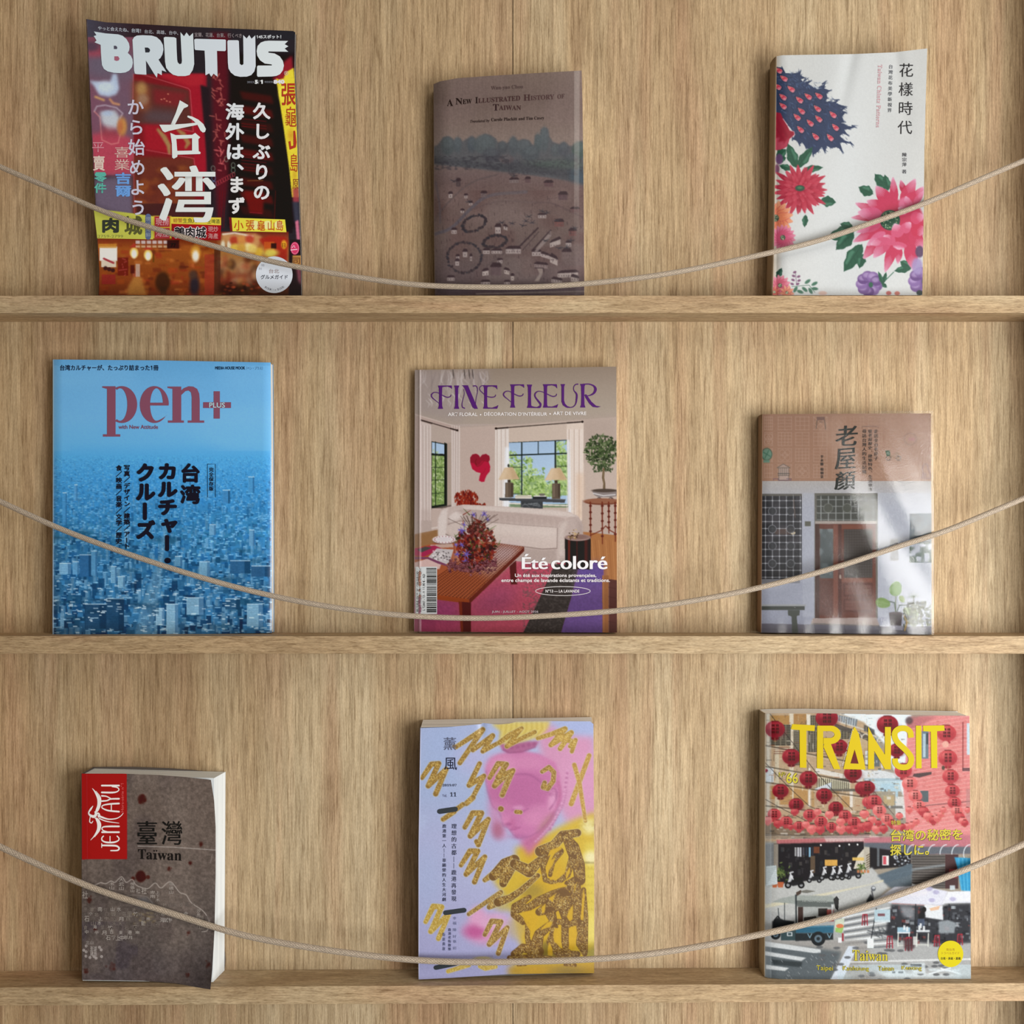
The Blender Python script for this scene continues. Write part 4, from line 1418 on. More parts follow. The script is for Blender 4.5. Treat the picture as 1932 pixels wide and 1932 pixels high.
    for bb_, tp, w, c in (((470, 420), (235, 320), 20, 'bf3350'), ((470, 430), (200, 440), 16, 'c03452'), ((640, 240), (608, 130), 12, 'b82c4a'), ((560, 330), (545, 105), 16, pk), ((620, 330), (730, 120), 24, pk), ((520, 330), (405, 180), 26, pk), ((480, 370), (330, 300), 22, pk), ((460, 420), (255, 395), 26, 'd0567a'),
                            ((700, 330), (795, 185), 20, pk), ((720, 330), (800, 220), 12, 'd25878'), ((460, 520), (215, 640), 20, pk), ((470, 560), (300, 780), 24, 'c02e4c'), ((560, 640), (480, 890), 20, pk), ((600, 680), (585, 820), 14, pk), ((680, 640), (715, 870), 26, pk), ((520, 600), (385, 770), 24, 'd05474'),
                            ((690, 560), (800, 690), 26, pk), ((700, 520), (805, 560), 28, 'c83654'), ((690, 450), (800, 430), 24, 'd04a6a'), ((450, 490), (245, 560), 18, 'cf5474'), ((480, 560), (330, 670), 18, 'd8688a')):
        petal(M(bb_)[0], M(tp)[0], w, c, lt, 7)
    a.ell(*M((640, 330))[0], 11, 13, 'd87090', .95, 2)
    petal(M((690, 370))[0], M((650, 265))[0], 16, 'd05a7c', lt, 5)
    petal(M((660, 400))[0], M((590, 360))[0], 16, 'd8708e', lt, 5)
    a.ell(*M((520, 460))[0], 19, 19, '2f5340', 1, 1.2)
    for k in range(70):
        t, r = rng.random() * 6.28, rng.random() ** .5
        a.ell(M((520, 460))[0][0] + 17 * r * math.cos(t), M((520, 460))[0][1] + 17 * r * math.sin(t), 1.0, .8, ['b8c890', 'd8dcc0', '8cb088'][k % 3], .95, .5)
    for bb_, tp, w in (((600, 600), (560, 490), 26), ((620, 560), (690, 480), 20), ((560, 650), (470, 590), 20), ((600, 640), (590, 700), 30), ((520, 620), (360, 660), 16)):
        petal(M(bb_)[0], M(tp)[0], w, 'd45a7a', 'ecc4d4', 7)
    # purple flowers
    for cx, cy, r in ((350, 985, 24), (790, 960, 26)):
        p = M((cx, cy))[0]
        a.ell(p[0], p[1], r * .7, r * .7, '74568a', 1, 2)
        for k in range(9):
            t = k * .7 + .3
            q = p + np.array([math.cos(t) * r * .6, math.sin(t) * r * .62])
            a.ell(q[0], q[1], r * .46, r * .40, ['7c5c92', '8a6aa0', '6c4c82'][k % 3], 1, 1)
            a.ell(q[0] - 2, q[1] - 2, r * .28, r * .2, 'c8b0d4', .6, 2.5)
        a.ell(p[0] + 3, p[1] + 2, 4, 5, '3a6450', 1, 1)
    a.ell(*M((745, 840))[0], 10, 16, 'a490bc', .9, 3)
    a.ell(*M((765, 720))[0], 8, 11, '5c4460', .95, 1.5)
    a.line(M((480, 960), (550, 890)), 1.6, '3c6a54', .95)
    leaf(M((470, 1000))[0], M((425, 885))[0], 8)
    leaf(M((465, 980))[0], M((490, 890))[0], 8)
    leaf(M((455, 985))[0], M((495, 1015))[0], 8)
    a.ell(*M((510, 1062))[0], 5, 4, 'b85a54', .9, 1)
    a.ell(*M((580, 1064))[0], 5, 4, 'c06a5c', .9, 1)
    a.ell(*M((765, 1060))[0], 6, 5, '2c3c34', .9, 1)
    a.noise(1.5, 1.5, .02)
    K = lambda *p: zc(1600, 85, 4.2, p)
    b.vtext('花樣時代', K((406, 145), (520, 145), (508, 705), (393, 705)), '26262a', .0, 2, .0, 1.3)
    b.vtext('台灣花布美學新視界', K((322, 155), (357, 155), (346, 532), (313, 532)), '6a6c70', .0, 2, .15, 1.25)
    b.vtext('陳宗萍 著', K((430, 853), (466, 853), (464, 1018), (428, 1018)), '58585c', 0, 2, .15, 1.15)
    v, f = glyphs(serif('Taiwan Chintz Patterns'))
    v = np.stack([v[:, 1], -v[:, 0]], -1)
    b.fit(v, f, K((238, 155), (272, 155), (255, 652), (222, 652)), 'dba8ac', 2)
    b.build(cover_mat('matte_cover_white', .5, .05, .3), WHITE_PAPER, plain_mat('spine_tan', (.34, .25, .165), .6), plain_mat('back_cover_white', (.6, .58, .55), .6), spine_bulge=.0022, cover_label='white front cover printed with feathers and flowers')




painted_town_book()
floral_book()


# --- blue city magazine
def blue_city_magazine():
    b = Book('magazine', 'blue magazine with an aerial city view and mauve serif title, left end of middle shelf', 'magazine',
             ([(100, 678.3), (300, 680), (510.8, 684)],
              [(510.8, 684), (512.3, 866), (513.2, 1194)],
              [(99.5, 1200.5), (513.2, 1194)],
              [(100, 678.3), (100, 900), (99.5, 1200.5)]),
             flat(100, 678, 513, 1200, .028, .027, .028, .019,
                  lambda u, v: .0022 * np.clip((u - .955) / .045, 0, 1) ** 2 + .0022 * np.clip((.045 - u) / .045, 0, 1) ** 2),
             .0410, G(172, 168, 160), 1.0)
    a = b.art(color='5a9cc8', seed=41)
    rng = np.random.default_rng(17)
    P = lambda *p: zc(80, 660, 3.389, p)
    pb = lambda *q: zb(80, 660, 3.389, *q)
    a.vgrad([(676, '5f9cc8'), (720, '68a5d0'), (790, '6caad6'), (835, '63a8d6'), (862, '52a0d2'), (900, '4694ca'), (950, '3d86bb'), (1010, '37789f'), (1060, '346c94'), (1120, '315f84'), (1205, '2c5272')])
    a.tone('7ab4dc', 120, 60, .35, (96, 690, 516, 850))
    # far haze to near roofs, smaller and paler with distance
    y = 868.0
    while y < 1206:
        t = (y - 868) / 330.0
        n = int(120 - 55 * t)
        for k in range(n):
            x = 96 + rng.random() * 422
            w = (2.2 + 9 * t) * (.5 + rng.random())
            h = (1.6 + 8 * t) * (.4 + 1.2 * rng.random())
            if rng.random() < .10:
                h *= 2.6
                w *= .9
            yy = y + rng.normal() * 2
            v = rng.random()
            pale = np.array([0.42, 0.68, 0.85]) * (1 - t) + np.array([0.50, 0.66, 0.76]) * t
            mid = np.array([0.24, 0.55, 0.77]) * (1 - t) + np.array([0.20, 0.40, 0.55]) * t
            dark = np.array([0.20, 0.48, 0.70]) * (1 - t) + np.array([0.08, 0.20, 0.32]) * t
            al = .30 + .55 * min(1, t * 2)
            if v < .36:
                a.rect(x, yy - h, x + w, yy, mid * (.8 + .35 * rng.random()), al)
            elif v < .66:
                a.rect(x, yy - h, x + w, yy, dark * (.8 + .5 * rng.random()), al)
            else:
                a.rect(x, yy - h, x + w * .8, yy, pale * (.75 + .3 * rng.random()), al * .8)
                a.rect(x + w * .55, yy - h, x + w * .8, yy, mid, al)
                if t > .3:
                    for m in range(int(h / 3)):
                        a.rect(x + 1, yy - h + 2 + m * 3, x + w * .5, yy - h + 3 + m * 3, mid, .6)
            if rng.random() < .34:
                a.rect(x, yy - h - .8, x + w * .9, yy - h + .5, pale * 1.22, al * .9)
        y += 2.6 + 5.2 * t
    for k in range(26):                                   # tree patches
        x, y = 100 + rng.random() * 410, 985 + rng.random() * 200
        a.ell(x, y, 8 + rng.random() * 26, 2 + rng.random() * 4, '27506a', .55, 3)
    # the straight avenue running away
    a.poly([(252, 1206), (284, 1206), (303, 1110), (308, 1060), (316, 990), (311, 990), (300, 1050), (285, 1090), (268, 1140)], '6d9cb8', .55, 1.5)
    for k in range(46):
        t = rng.random()
        x = 268 + (312 - 268) * (1 - t) ** .8 + rng.normal() * 7 * t
        y = 1000 + 200 * t
        a.rect(x, y, x + 2 + 5 * t, y + 1 + t, ['b8d2e0', '2c5474', '8cb6d0'][k % 3], .7)
    # towers that stand out
    for x, y0, y1, w, c, s in ((112, 1063, 1083, 22, '86b8d8', 1), (137, 1060, 1084, 12, '6aa4cc', 1), (150, 1047, 1088, 24, '2f6494', 2), (172, 1040, 1086, 11, '5c98c0', 1), (209, 1069, 1100, 11, '7fb0cc', 1), (222, 1088, 1108, 14, '8ab6cc', 1),
                               (376, 1060, 1090, 20, '86b4cc', 1), (434, 1058, 1082, 38, '2c587e', 2), (474, 1068, 1088, 36, '2a5074', 2), (294, 1148, 1180, 16, '9cc0d2', 1), (314, 1140, 1196, 22, '96bccf', 1), (352, 1128, 1160, 32, '8cb2c6', 1), (466, 1140, 1182, 30, '8ab0c4', 1), (330, 1050, 1068, 14, '6a9cba', 1),
                               (200, 1130, 1190, 34, '1f3c58', 2), (160, 1140, 1186, 40, '203e5a', 2), (425, 1130, 1150, 28, '274a68', 2), (118, 930, 990, 8, '4890c4', 1), (140, 915, 945, 6, '5c9ccc', 1), (468, 900, 930, 12, '4c94c6', 1), (420, 925, 950, 14, '4489bc', 2), (350, 900, 915, 10, '509aca', 1), (395, 990, 1010, 12, '74a6c6', 1), (470, 1000, 1030, 10, '6c9ec0', 1), (235, 1000, 1022, 9, '70a4c6', 1)):
        a.rect(x, y0, x + w, y1, c, .9)
        a.rect(x + w * .72, y0, x + w, y1, '24507a' if s == 1 else '1a3650', .55)
        for m in range(int((y1 - y0) / 3.2)):
            a.rect(x + 1, y0 + 2 + m * 3.2, x + w * .68, y0 + 3.1 + m * 3.2, '44789c' if s == 1 else '3c668a', .65)
        a.rect(x, y0 - 1.0, x + w, y0 + .6, 'c2dce8', .75)
    a.tone('1b3850', 40, 12, .5, (96, 1130, 300, 1206), .55, .8)
    for k in range(240):
        x, y = 98 + rng.random() * 416, 1095 + rng.random() * 108
        a.rect(x, y, x + 3 + 7 * rng.random(), y + 1.0 + 1.4 * rng.random(), ['c8dee8', 'a4c4d4', 'dcecf2'][k % 3], .75)
    a.noise(2, 2, .05, (96, 860, 516, 1206))
    a.noise(1.4, 1.4, .02)
    a.rect(97, 676, 101.2, 1204, 'b8cde0', .8)  # highlight along the plastic's bent left edge, put into the print colour
    # type
    nv = '16283c'
    b.text('台湾カルチャーが、たっぷり詰まった1冊', pb(113, 96, 743, 133), nv, .028)
    b.text('MEDIA HOUSE MOOK', pb(1105, 106, 1297, 126), '243a52', .035)
    b.text('〔ペン・プラス〕', pb(1306, 107, 1408, 128), '4a6c8c', 0)
    mv = '7f4d5e'
    b.shape(P((383, 233), (468, 233), (468, 545), (413, 545), (413, 250), (383, 242)), mv)
    b.shape(P((387, 540), (498, 540), (498, 555), (387, 555)), mv)

    def ring(cx, cy, rx, ry, ix, irx, iry, t0, t1, n=40):
        th = np.radians(np.linspace(t0, t1, n))
        o = np.stack([cx + rx * np.cos(th), cy - ry * np.sin(th)], -1)
        i = np.stack([ix + irx(np.degrees(th)) * np.cos(th), cy - iry * np.sin(th)], -1)
        P_ = np.vstack([o, i])
        k = np.arange(n - 1)
        b.add(zc(80, 660, 3.389, P_), np.vstack([np.stack([k, k + 1, k + n], -1), np.stack([k + 1, k + 1 + n, k + n], -1)]), mv, 1.15)
    ring(508, 350, 98, 118, 497, lambda t: 46 + 0 * t, 104, -116, 116)
    ring(716, 350, 93, 118, 730, lambda t: np.where(t < 270, 41, 41 + (t - 270) * .95), 104, 2, 322)
    b.shape(P((688, 338), (808, 338), (808, 356), (688, 356)), mv, 1.3)
    b.shape(P((800, 235), (888, 235), (888, 455), (832, 455), (832, 250), (800, 244)), mv)
    b.shape(P((803, 452), (905, 452), (905, 466), (803, 466)), mv, 1.2)
    b.shape(P((930, 452), (1035, 452), (1035, 466), (930, 466)), mv, 1.2)
    b.shape(P((885, 262), (905, 245), (935, 233), (965, 235), (990, 250), (1003, 280), (1006, 320), (1006, 455), (955, 455), (955, 300), (950, 272), (935, 260), (915, 264), (885, 292)), mv, 1.4)
    b.shape(P((1095, 265), (1135, 265), (1135, 440), (1095, 440)), mv)
    b.shape(P((1028, 335), (1206, 335), (1206, 372), (1028, 372)), mv, 1.2)
    b.text('PLUS', pb(1067, 337, 1167, 370), 'a9cfe6', .01, 3)
    b.text('with New Attitude', pb(487, 480, 740, 506), mv, .02)
    bk = '0f1d2a'
    b.vtext('台湾', pb(880, 725, 1012, 987), bk, .042, 3, 0, 1.10)
    b.vtext('カルチャー・', pb(738, 725, 866, 1366), bk, .06, 3, 0, 1.02)
    b.vtext('クルーズ', pb(597, 725, 724, 1212), bk, .06, 3, 0, 1.0)
    b.vtext('写真／デザイン／建築／アート', pb(520, 737, 562, 1272), bk, .03, 3, 0, 1.02)
    b.vtext('食／映画／音楽／文学／歴史', pb(470, 737, 510, 1242), bk, .03, 3, 0, 1.02)
    b.vtext('完全保存版', pb(1065, 752, 1096, 902), bk, .025, 3, 0, 1.03)
    b.stroke(P((1055, 731), (1106, 731), (1106, 943), (1057, 943), (1055, 731)), .8, bk, 3)
    b.build(cover_mat('gloss_cover_blue', .28, .55, .06), WHITE_PAPER, plain_mat('spine_blue', (.25, .40, .55), .4), plain_mat('back_cover_blue', (.2, .33, .5), .4), cover_label='glossy blue front cover with white edges')


# --- living-room magazine
def living_room_magazine():
    b = Book('magazine', 'magazine showing a pale sofa living room under a curly purple title', 'magazine',
             ([(783.4, 697.8), (970, 695), (1162.9, 691.6)],
              [(1162.9, 691.6), (1163.6, 940), (1164, 1193.5)],
              [(781.6, 1191.5), (960, 1192.8), (1164, 1193.5)],
              [(783.4, 697.8), (782.6, 940), (781.6, 1191.5)]),
             flat(782, 692, 1164, 1193, .033, .024, .027, .031, lambda u, v: .0018 * np.clip(1 - u * 40, 0, 1) - .0006 * np.exp(-((u - .026) / .006) ** 2)),
             .0412, G(195, 192, 184), 1.0)
    a = b.art(color='b0a096', seed=51)
    rng = np.random.default_rng(23)
    Q = lambda *p: zc(760, 670, 4.493, p)
    R = lambda *p: zc(760, 930, 4.493, p)
    qb = lambda *q: zb(760, 670, 4.493, *q)
    rb = lambda *q: zb(760, 930, 4.493, *q)
    # room shell
    a.vgrad([(690, '8d7d6e'), (730, '9b8c7d'), (775, 'a59788'), (800, 'a8998c')])
    a.poly(Q((100, 120), (720, 120), (700, 330), (480, 560), (100, 500)), '9d8f8a', .8, 8)
    a.poly(Q((480, 610), (1000, 582), (1810, 520), (1820, 1400), (480, 1400)), 'baa89b')
    a.poly(Q((90, 490), (480, 612), (480, 1400), (90, 1400)), 'b29d93')
    a.line(Q((90, 500), (480, 612)), 1.6, 'cabbb0', .8)
    a.line(Q((480, 612), (1000, 584), (1815, 522)), 1.2, '9c8c80', .6)
    a.line(Q((484, 620), (484, 1280)), 1.2, 'cdbcb0', .8)
    a.poly(Q((480, 612), (780, 600), (780, 1300), (480, 1300)), 'b9a499', .7, 3)
    a.poly(Q((1520, 540), (1815, 520), (1815, 900), (1530, 900)), 'a8968a', .7, 6)
    # glass drapery of the pendant
    for k in range(46):
        x = 160 + rng.random() * 560
        y0 = 125 + rng.random() * 30
        y1 = y0 + 80 + rng.random() * 260 * (1 - abs(x - 450) / 400)
        a.line(Q((x, y0), (x + rng.normal() * 18, (y0 + y1) / 2), (x + rng.normal() * 40, y1)), [1, 2.6, .8], ['bdb2ae', '877a76', 'c9c0bc', '92857f'][k % 4], .5, 1.2)
    for x in (425, 520, 560, 590):
        a.line(Q((x, 125), (x + 4, 170), (x + 8, 200)), [1.5, 2.2, .6], '3c3432', .8, .8)
    for k in range(16):
        x, y = 170 + rng.random() * 520, 300 + rng.random() * 110
        a.line(Q((x, y), (x + 30, y + 30), (x + 20, y + 60)), [.6, 1.8, .5], 'd4ccc8', .5, .9)
    # left window
    a.poly(Q((240, 580), (412, 640), (405, 750), (240, 725)), 'b3a296')
    a.poly(Q((243, 730), (375, 755), (375, 1290), (243, 1312)), '1d2622')
    a.poly(Q((248, 738), (352, 758), (352, 838), (248, 832)), 'a9c1d9')
    a.poly(Q((248, 850), (352, 856), (352, 1262), (248, 1278)), '7c9456')

    def leaves(x0, y0, x1, y1, n, cols, s, fn=zc, off=(760, 670)):
        for k in range(n):
            x, y = x0 + (x1 - x0) * rng.random(), y0 + (y1 - y0) * rng.random()
            p = zc(off[0], off[1], 4.493, [(x, y)])[0]
            a.ell(p[0], p[1], s * (.5 + rng.random()), s * (.3 + .6 * rng.random()), cols[int(rng.random() * len(cols))], .75, .7, rng.random() * 180)
    leaves(250, 860, 352, 1262, 170, ['9cb070', '6c8448', 'b4c48c', '55703c', 'a8bc78', 'c0cca0'], 2.2)
    leaves(250, 800, 300, 880, 20, ['a8bc78', 'c0cca0'], 1.6)
    for q in (((277, 735), (277, 1290), 1.6), ((243, 842), (362, 848), 2.4), ((243, 950), (362, 952), .9), ((243, 1060), (362, 1056), .9), ((243, 1175), (362, 1164), .9)):
        a.line(Q(q[0], q[1]), q[2], '18211e', .95, .5)
    a.poly(Q((352, 740), (378, 752), (378, 1272), (352, 1268)), '1b2420')
    a.poly(Q((376, 745), (412, 740), (412, 1275), (376, 1275)), 'a99789')
    a.line(Q((250, 1305), (415, 1275)), 3, '6a5a54', .9)
    for x0, x1, yb in ((150, 240, 1400), (412, 484, 1285)):
        a.poly(Q((x0, 560 + (x0 - 150) * .3), (x1, 590 + (x1 - 240) * .25), (x1, yb), (x0, yb)), 'c6b6ad')
        for k in range(7):
            x = x0 + (x1 - x0) * (k + .5) / 7
            a.line(Q((x, 600), (x + rng.normal() * 3, yb)), 1.3, ['ddd2ca', 'aa988f'][k % 2], .7, .9)
    a.line(Q((155, 550), (465, 640)), 1.6, '2b211e', .95)
    a.ell(*Q((462, 638))[0], 2.2, 2, '2b211e', 1)
    for k in range(8):
        a.ell(*Q((160 + k * 12, 554 + k * 3.4))[0], 1.2, 1.5, '2b211e', .9)
        a.ell(*Q((405 + k * 7, 622 + k * 2))[0], 1, 1.4, '2b211e', .8)
    # wide window
    a.poly(Q((895, 735), (1400, 716), (1400, 1290), (895, 1290)), 'a3bbd3')
    a.vgrad([(830, 'a0b8d2'), (900, 'b4cbdc')], 960, 1071, .6)
    for x0, y0, x1, y1, n in ((898, 850, 1000, 1180, 140), (1300, 735, 1398, 1190, 190), (1015, 960, 1200, 1200, 230), (900, 820, 960, 870, 20), (1180, 1060, 1300, 1200, 90), (1020, 860, 1090, 980, 50)):
        if n > 60:
            a.rect(*qb(x0, y0 + (y1 - y0) * .25, x1, y1), '86a058', .8)
        leaves(x0, y0, x1, y1, n, ['9cb868', '7c9c4c', 'b4cc84', '5c7c3c', 'a4be70', 'c4d69c'], 2.6)
    for q in (((1008, 735), (1008, 1200), 2.4), ((1148, 730), (1148, 840), 1.6), ((1293, 722), (1293, 960), 3.0), ((895, 850), (1400, 832), 2.6), ((895, 740), (1400, 720), 1.6), ((895, 950), (1008, 950), 1), ((1310, 942), (1400, 942), 1), ((895, 1180), (1010, 1172), 1), ((895, 1255), (1400, 1282), 2)):
        a.line(Q(q[0], q[1]), q[2], '1a2320', .95, .5)
    a.rect(*qb(895, 1262, 1400, 1292), '6a7c50', .8)
    a.poly(Q((895, 1250), (1400, 1272), (1400, 1282), (895, 1262)), 'd8d0c4')
    a.poly(Q((895, 610), (1395, 575), (1395, 716), (895, 740)), 'c3b1a2')
    for x0, x1, yb, c in ((782, 900, 1290, 'd2c5ba'), (1388, 1532, 1400, 'd4c3b4')):
        a.poly(Q((x0, 622), (x1, 612), (x1 - 4, yb), (x0 - 4, yb)) if x0 < 1000 else Q((x0, 572), (x1, 566), (x1 + 4, yb), (x0 + 16, yb)), c)
        for k in range(10):
            x = x0 + (x1 - x0) * (k + .5) / 10
            a.line(Q((x, 632), (x + rng.normal() * 3, yb)), 1.4, ['e6dcd4', 'b4a297', 'ece6e0'][k % 3], .65, .9)
    a.poly(Q((868, 780), (902, 780), (905, 1285), (850, 1285)), 'e8ecf0', .8, 1.5)
    a.poly(Q((1396, 720), (1412, 720), (1425, 1340), (1405, 1340)), 'dfe6ee', .8, 1.2)
    a.poly(Q((1470, 1000), (1530, 1000), (1535, 1400), (1470, 1400)), 'cfae92', .6, 4)
    a.line(Q((790, 622), (1525, 565)), 1.7, '2b211e', .95)
    for x, y in ((790, 622), (1522, 565)):
        a.ell(*Q((x, y))[0], 2.4, 2.2, '2b211e', 1)
    for k in range(10):
        a.ell(*Q((800 + k * 10, 622 - k * .8))[0], 1, 1.6, '2b211e', .8)
        a.ell(*Q((1395 + k * 12, 574 - k * .8))[0], 1, 1.6, '2b211e', .8)
    # red wall sculpture
    a.poly(Q((573, 915), (570, 870), (590, 842), (622, 836), (645, 850), (655, 868), (672, 845), (705, 838), (733, 855), (738, 885), (728, 905), (742, 945), (738, 985), (710, 1020), (698, 1050), (692, 1074), (668, 1076), (645, 1064), (650, 1030), (660, 1000), (625, 992), (588, 965)), 'b0203c')
    a.poly(Q((573, 915), (570, 870), (590, 842), (622, 836), (645, 850), (655, 868), (672, 845), (705, 838), (733, 855), (738, 885), (728, 905), (700, 890), (670, 900), (650, 930), (625, 935), (600, 915)), '8a1c30', .95, .5)
    a.line(Q((612, 920), (630, 945), (655, 935), (690, 895), (725, 905)), 1.2, '7a1428', .9)
    a.line(Q((625, 880), (612, 905), (625, 930)), 1.0, '64101f', .9)
    a.line(Q((700, 960), (690, 990), (668, 1010)), 1.0, '8c1830', .8)
    # lamps, console, books
    for cx, dy, w in ((900, 0, 88), (1298, 5, 95)):
        a.poly(Q((cx - w * .42, 955 + dy), (cx + w * .36, 950 + dy), (cx + w, 1052 + dy), (cx - w, 1056 + dy)), 'c9ae8c')
        a.poly(Q((cx + w * .1, 955 + dy), (cx + w * .36, 950 + dy), (cx + w, 1052 + dy), (cx + w * .3, 1054 + dy)), 'b49872', .6, 2)
        a.poly(Q((cx - w * .4, 955 + dy), (cx - w * .1, 953 + dy), (cx - w * .4, 1054 + dy), (cx - w, 1056 + dy)), 'd9c2a4', .6, 2)
        a.ell(*Q((cx - 4, 937 + dy))[0], 2, 3.2, '3a3a30', 1)
        a.rect(*qb(cx - 12, 1056 + dy, cx + 14, 1082 + dy), '463a30')
        a.poly(Q((cx - 32, 1082 + dy), (cx + 36, 1082 + dy), (cx + 38, 1205 + dy * 3), (cx - 34, 1208 + dy * 3)), '5e5044')
        a.rect(*qb(cx - 26, 1088 + dy, cx - 8, 1200 + dy), '80705f', .6)
        a.rect(*qb(cx + 18, 1088 + dy, cx + 36, 1200 + dy), '3f352d', .7)
    a.poly(Q((818, 1210), (1380, 1222), (1372, 1252), (820, 1232)), '45474a')
    a.line(Q((818, 1210), (1380, 1222)), 1, '8a8c8e', .7)
    a.poly(Q((1000, 1236), (1186, 1242), (1186, 1302), (1000, 1292)), '3c3f42')
    for k in range(14):
        a.line(Q((1005 + rng.random() * 170, 1245 + rng.random() * 45), (1020 + rng.random() * 160, 1245 + rng.random() * 45)), .7, '8c9092', .6)
    a.rect(*qb(952, 1186, 1092, 1216), 'd8d0c0')
    a.rect(*qb(952, 1198, 1092, 1202), '8c8270', .8)
    a.rect(*qb(968, 1182, 1060, 1190), '7a8a5a', .8)
    a.rect(*qb(1100, 1200, 1220, 1220), '26282c')
    a.rect(*qb(1108, 1190, 1216, 1200), 'd4cfc8')
    a.poly(Q((1150, 1172), (1210, 1172), (1195, 1194), (1165, 1194)), '6c685e')
    # potted tree
    for k in range(330):
        t, r = rng.random() * 6.28, rng.random() ** .6
        x, y = 1690 + 150 * r * math.cos(t), 815 + 140 * r * math.sin(t)
        p = Q((x, y))[0]
        a.ell(p[0], p[1], 3.6, 1.5, ['3a4a2c', '4e5e3a', '2c3a22', '66744e', '222e1c'][k % 5], .85, .6, rng.random() * 180)
    for k in range(40):
        p = Q((1600 + rng.random() * 180, 930 + rng.random() * 60))[0]
        a.ell(p[0], p[1], 2.8, 1.2, '36462a', .85, .6, rng.random() * 180)
    a.line(Q((1703, 965), (1698, 1040), (1708, 1090), (1706, 1140)), [4, 4.5, 4, 5], '66543e', .95)
    a.line(Q((1696, 965), (1704, 1040), (1700, 1100)), 1, '94805f', .7)
    a.poly(Q((1603, 1150), (1815, 1142), (1815, 1195), (1760, 1205), (1660, 1205), (1620, 1185)), '837874')
    a.ell(*Q((1710, 1148))[0], 24, 3.4, '4c4038', 1)
    a.line(Q((1615, 1172), (1700, 1192), (1800, 1182)), 2, 'd9d6d4', .8)
    for x in (1665, 1765):
        a.ell(*Q((x, 1228))[0], 5.4, 5.2, '5c504c', 1)
        a.ell(*Q((x - 6, 1220))[0], 1.6, 1.5, 'dcd8d4', .9)
    # red shaggy chair
    for k in range(200):
        x, y = 440 + rng.random() * 198, 1145 + rng.random() * 130
        if ((x - 540) / 105) ** 2 + ((y - 1212) / 72) ** 2 < 1:
            a.line(Q((x, y), (x + rng.normal() * 6, y + 16)), 2.2, ['7a2415', '94301c', '5c180e', '862818'][k % 4], .9, .7)
    for k in range(60):
        x = 500 + rng.random() * 200
        a.line(Q((x, 1250 + rng.random() * 20), (x + rng.normal() * 12, 1285)), 2, ['7a2415', 'a03822', '5c180e'][k % 3], .9, .7)
    # lower half: floor
    a.poly(R((95, 350), (300, 310), (300, 420), (95, 470)), '8f6845')
    a.poly(R((1500, 325), (1820, 360), (1820, 760), (1570, 760)), 'a06a40')
    for k in range(7):
        a.line(R((1600 + k * 30, 400), (1640 + k * 26, 740)), .8, ['c48c58', '84502e'][k % 2], .7)
    a.poly(R((90, 120), (245, 150), (245, 320), (90, 350)), 'b4a097', .5, 3)
    a.poly(R((245, 130), (330, 130), (300, 310), (245, 320)), 'bba79c')
    a.line(R((248, 300), (300, 290)), 2.5, 'd4c8be', .8)
    a.rect(*rb(1520, 60, 1820, 330), 'b39e90')
    # side table legs
    a.ell(*R((1690, 75))[0], 34, 6, '6c3a2a', 1)
    a.ell(*R((1690, 68))[0], 34, 5, '8a5a44', 1)
    for x, y1 in ((1590, 380), (1690, 430), (1745, 340), (1800, 410)):
        a.line(R((x, 80), (x + 2, y1)), [3, 2, 4, 2, 4][:2], '6a2c1e', .95)
        for k in range(5):
            a.ell(*R((x + 1, 110 + k * (y1 - 110) / 5))[0], 2.8, 2.2, '582418', .95)
    a.line(R((1590, 360), (1680, 320), (1720, 280), (1760, 320), (1815, 350)), 2, '6a2c1e', .9)
    # rug
    a.poly(R((960, 570), (1500, 600), (1700, 590), (1700, 1190), (95, 1190), (95, 860), (560, 930)), '9c4452')
    a.poly(R((560, 930), (960, 580), (1290, 600), (1165, 880), (1020, 1190), (570, 1190)), 'a84858', 1, 1)
    a.poly(R((95, 860), (480, 900), (480, 1190), (95, 1190)), '8a3c60', .9, 10)
    a.poly(R((560, 950), (760, 770), (1000, 780), (900, 1000), (580, 1060)), '87405c', .75, 14)
    a.poly(R((90, 1090), (480, 1060), (480, 1190), (90, 1190)), 'a04058', .7, 8)
    a.poly(R((1290, 600), (1490, 620), (1430, 880), (1340, 1190), (1018, 1190), (1165, 880)), '37312f')
    a.tone('544c48', 3, 2, .5, rb(1018, 600, 1490, 1190), .5, .7)
    a.poly(R((1500, 590), (1700, 590), (1700, 1190), (1340, 1190), (1430, 880)), '62487c')
    a.poly(R((1500, 590), (1700, 590), (1690, 760), (1460, 780)), '5a4a8a', .6, 6)
    a.noise(2.5, 2.5, .06, rb(95, 560, 1700, 1190))
    a.poly(R((1690, 700), (1745, 700), (1745, 1190), (1692, 1190)), '8c5a38')
    a.line(R((1700, 700), (1704, 1190)), 1, 'b47c50', .8)
    a.poly(R((1745, 730), (1820, 740), (1820, 1190), (1745, 1190)), '53302c')
    for y in (800, 880, 960, 1090):
        a.line(R((1745, y), (1820, y + 14)), .7, '3c201e', .8)
    # sofa
    a.poly(R((298, 380), (300, 220), (325, 150), (380, 122), (520, 98), (720, 108), (1000, 124), (1300, 144), (1420, 164), (1490, 200), (1525, 270), (1525, 480), (1400, 555), (1330, 552), (1300, 604), (950, 575), (300, 400)), 'beaca3')
    a.poly(R((300, 360), (300, 220), (330, 150), (380, 130), (372, 260), (365, 370)), 'd3c6be', .9, 1.5)
    a.poly(R((500, 104), (1000, 128), (1300, 150), (1430, 172), (1490, 215), (1400, 200), (1000, 168), (520, 138)), 'cdbfb5', .9, 1.2)
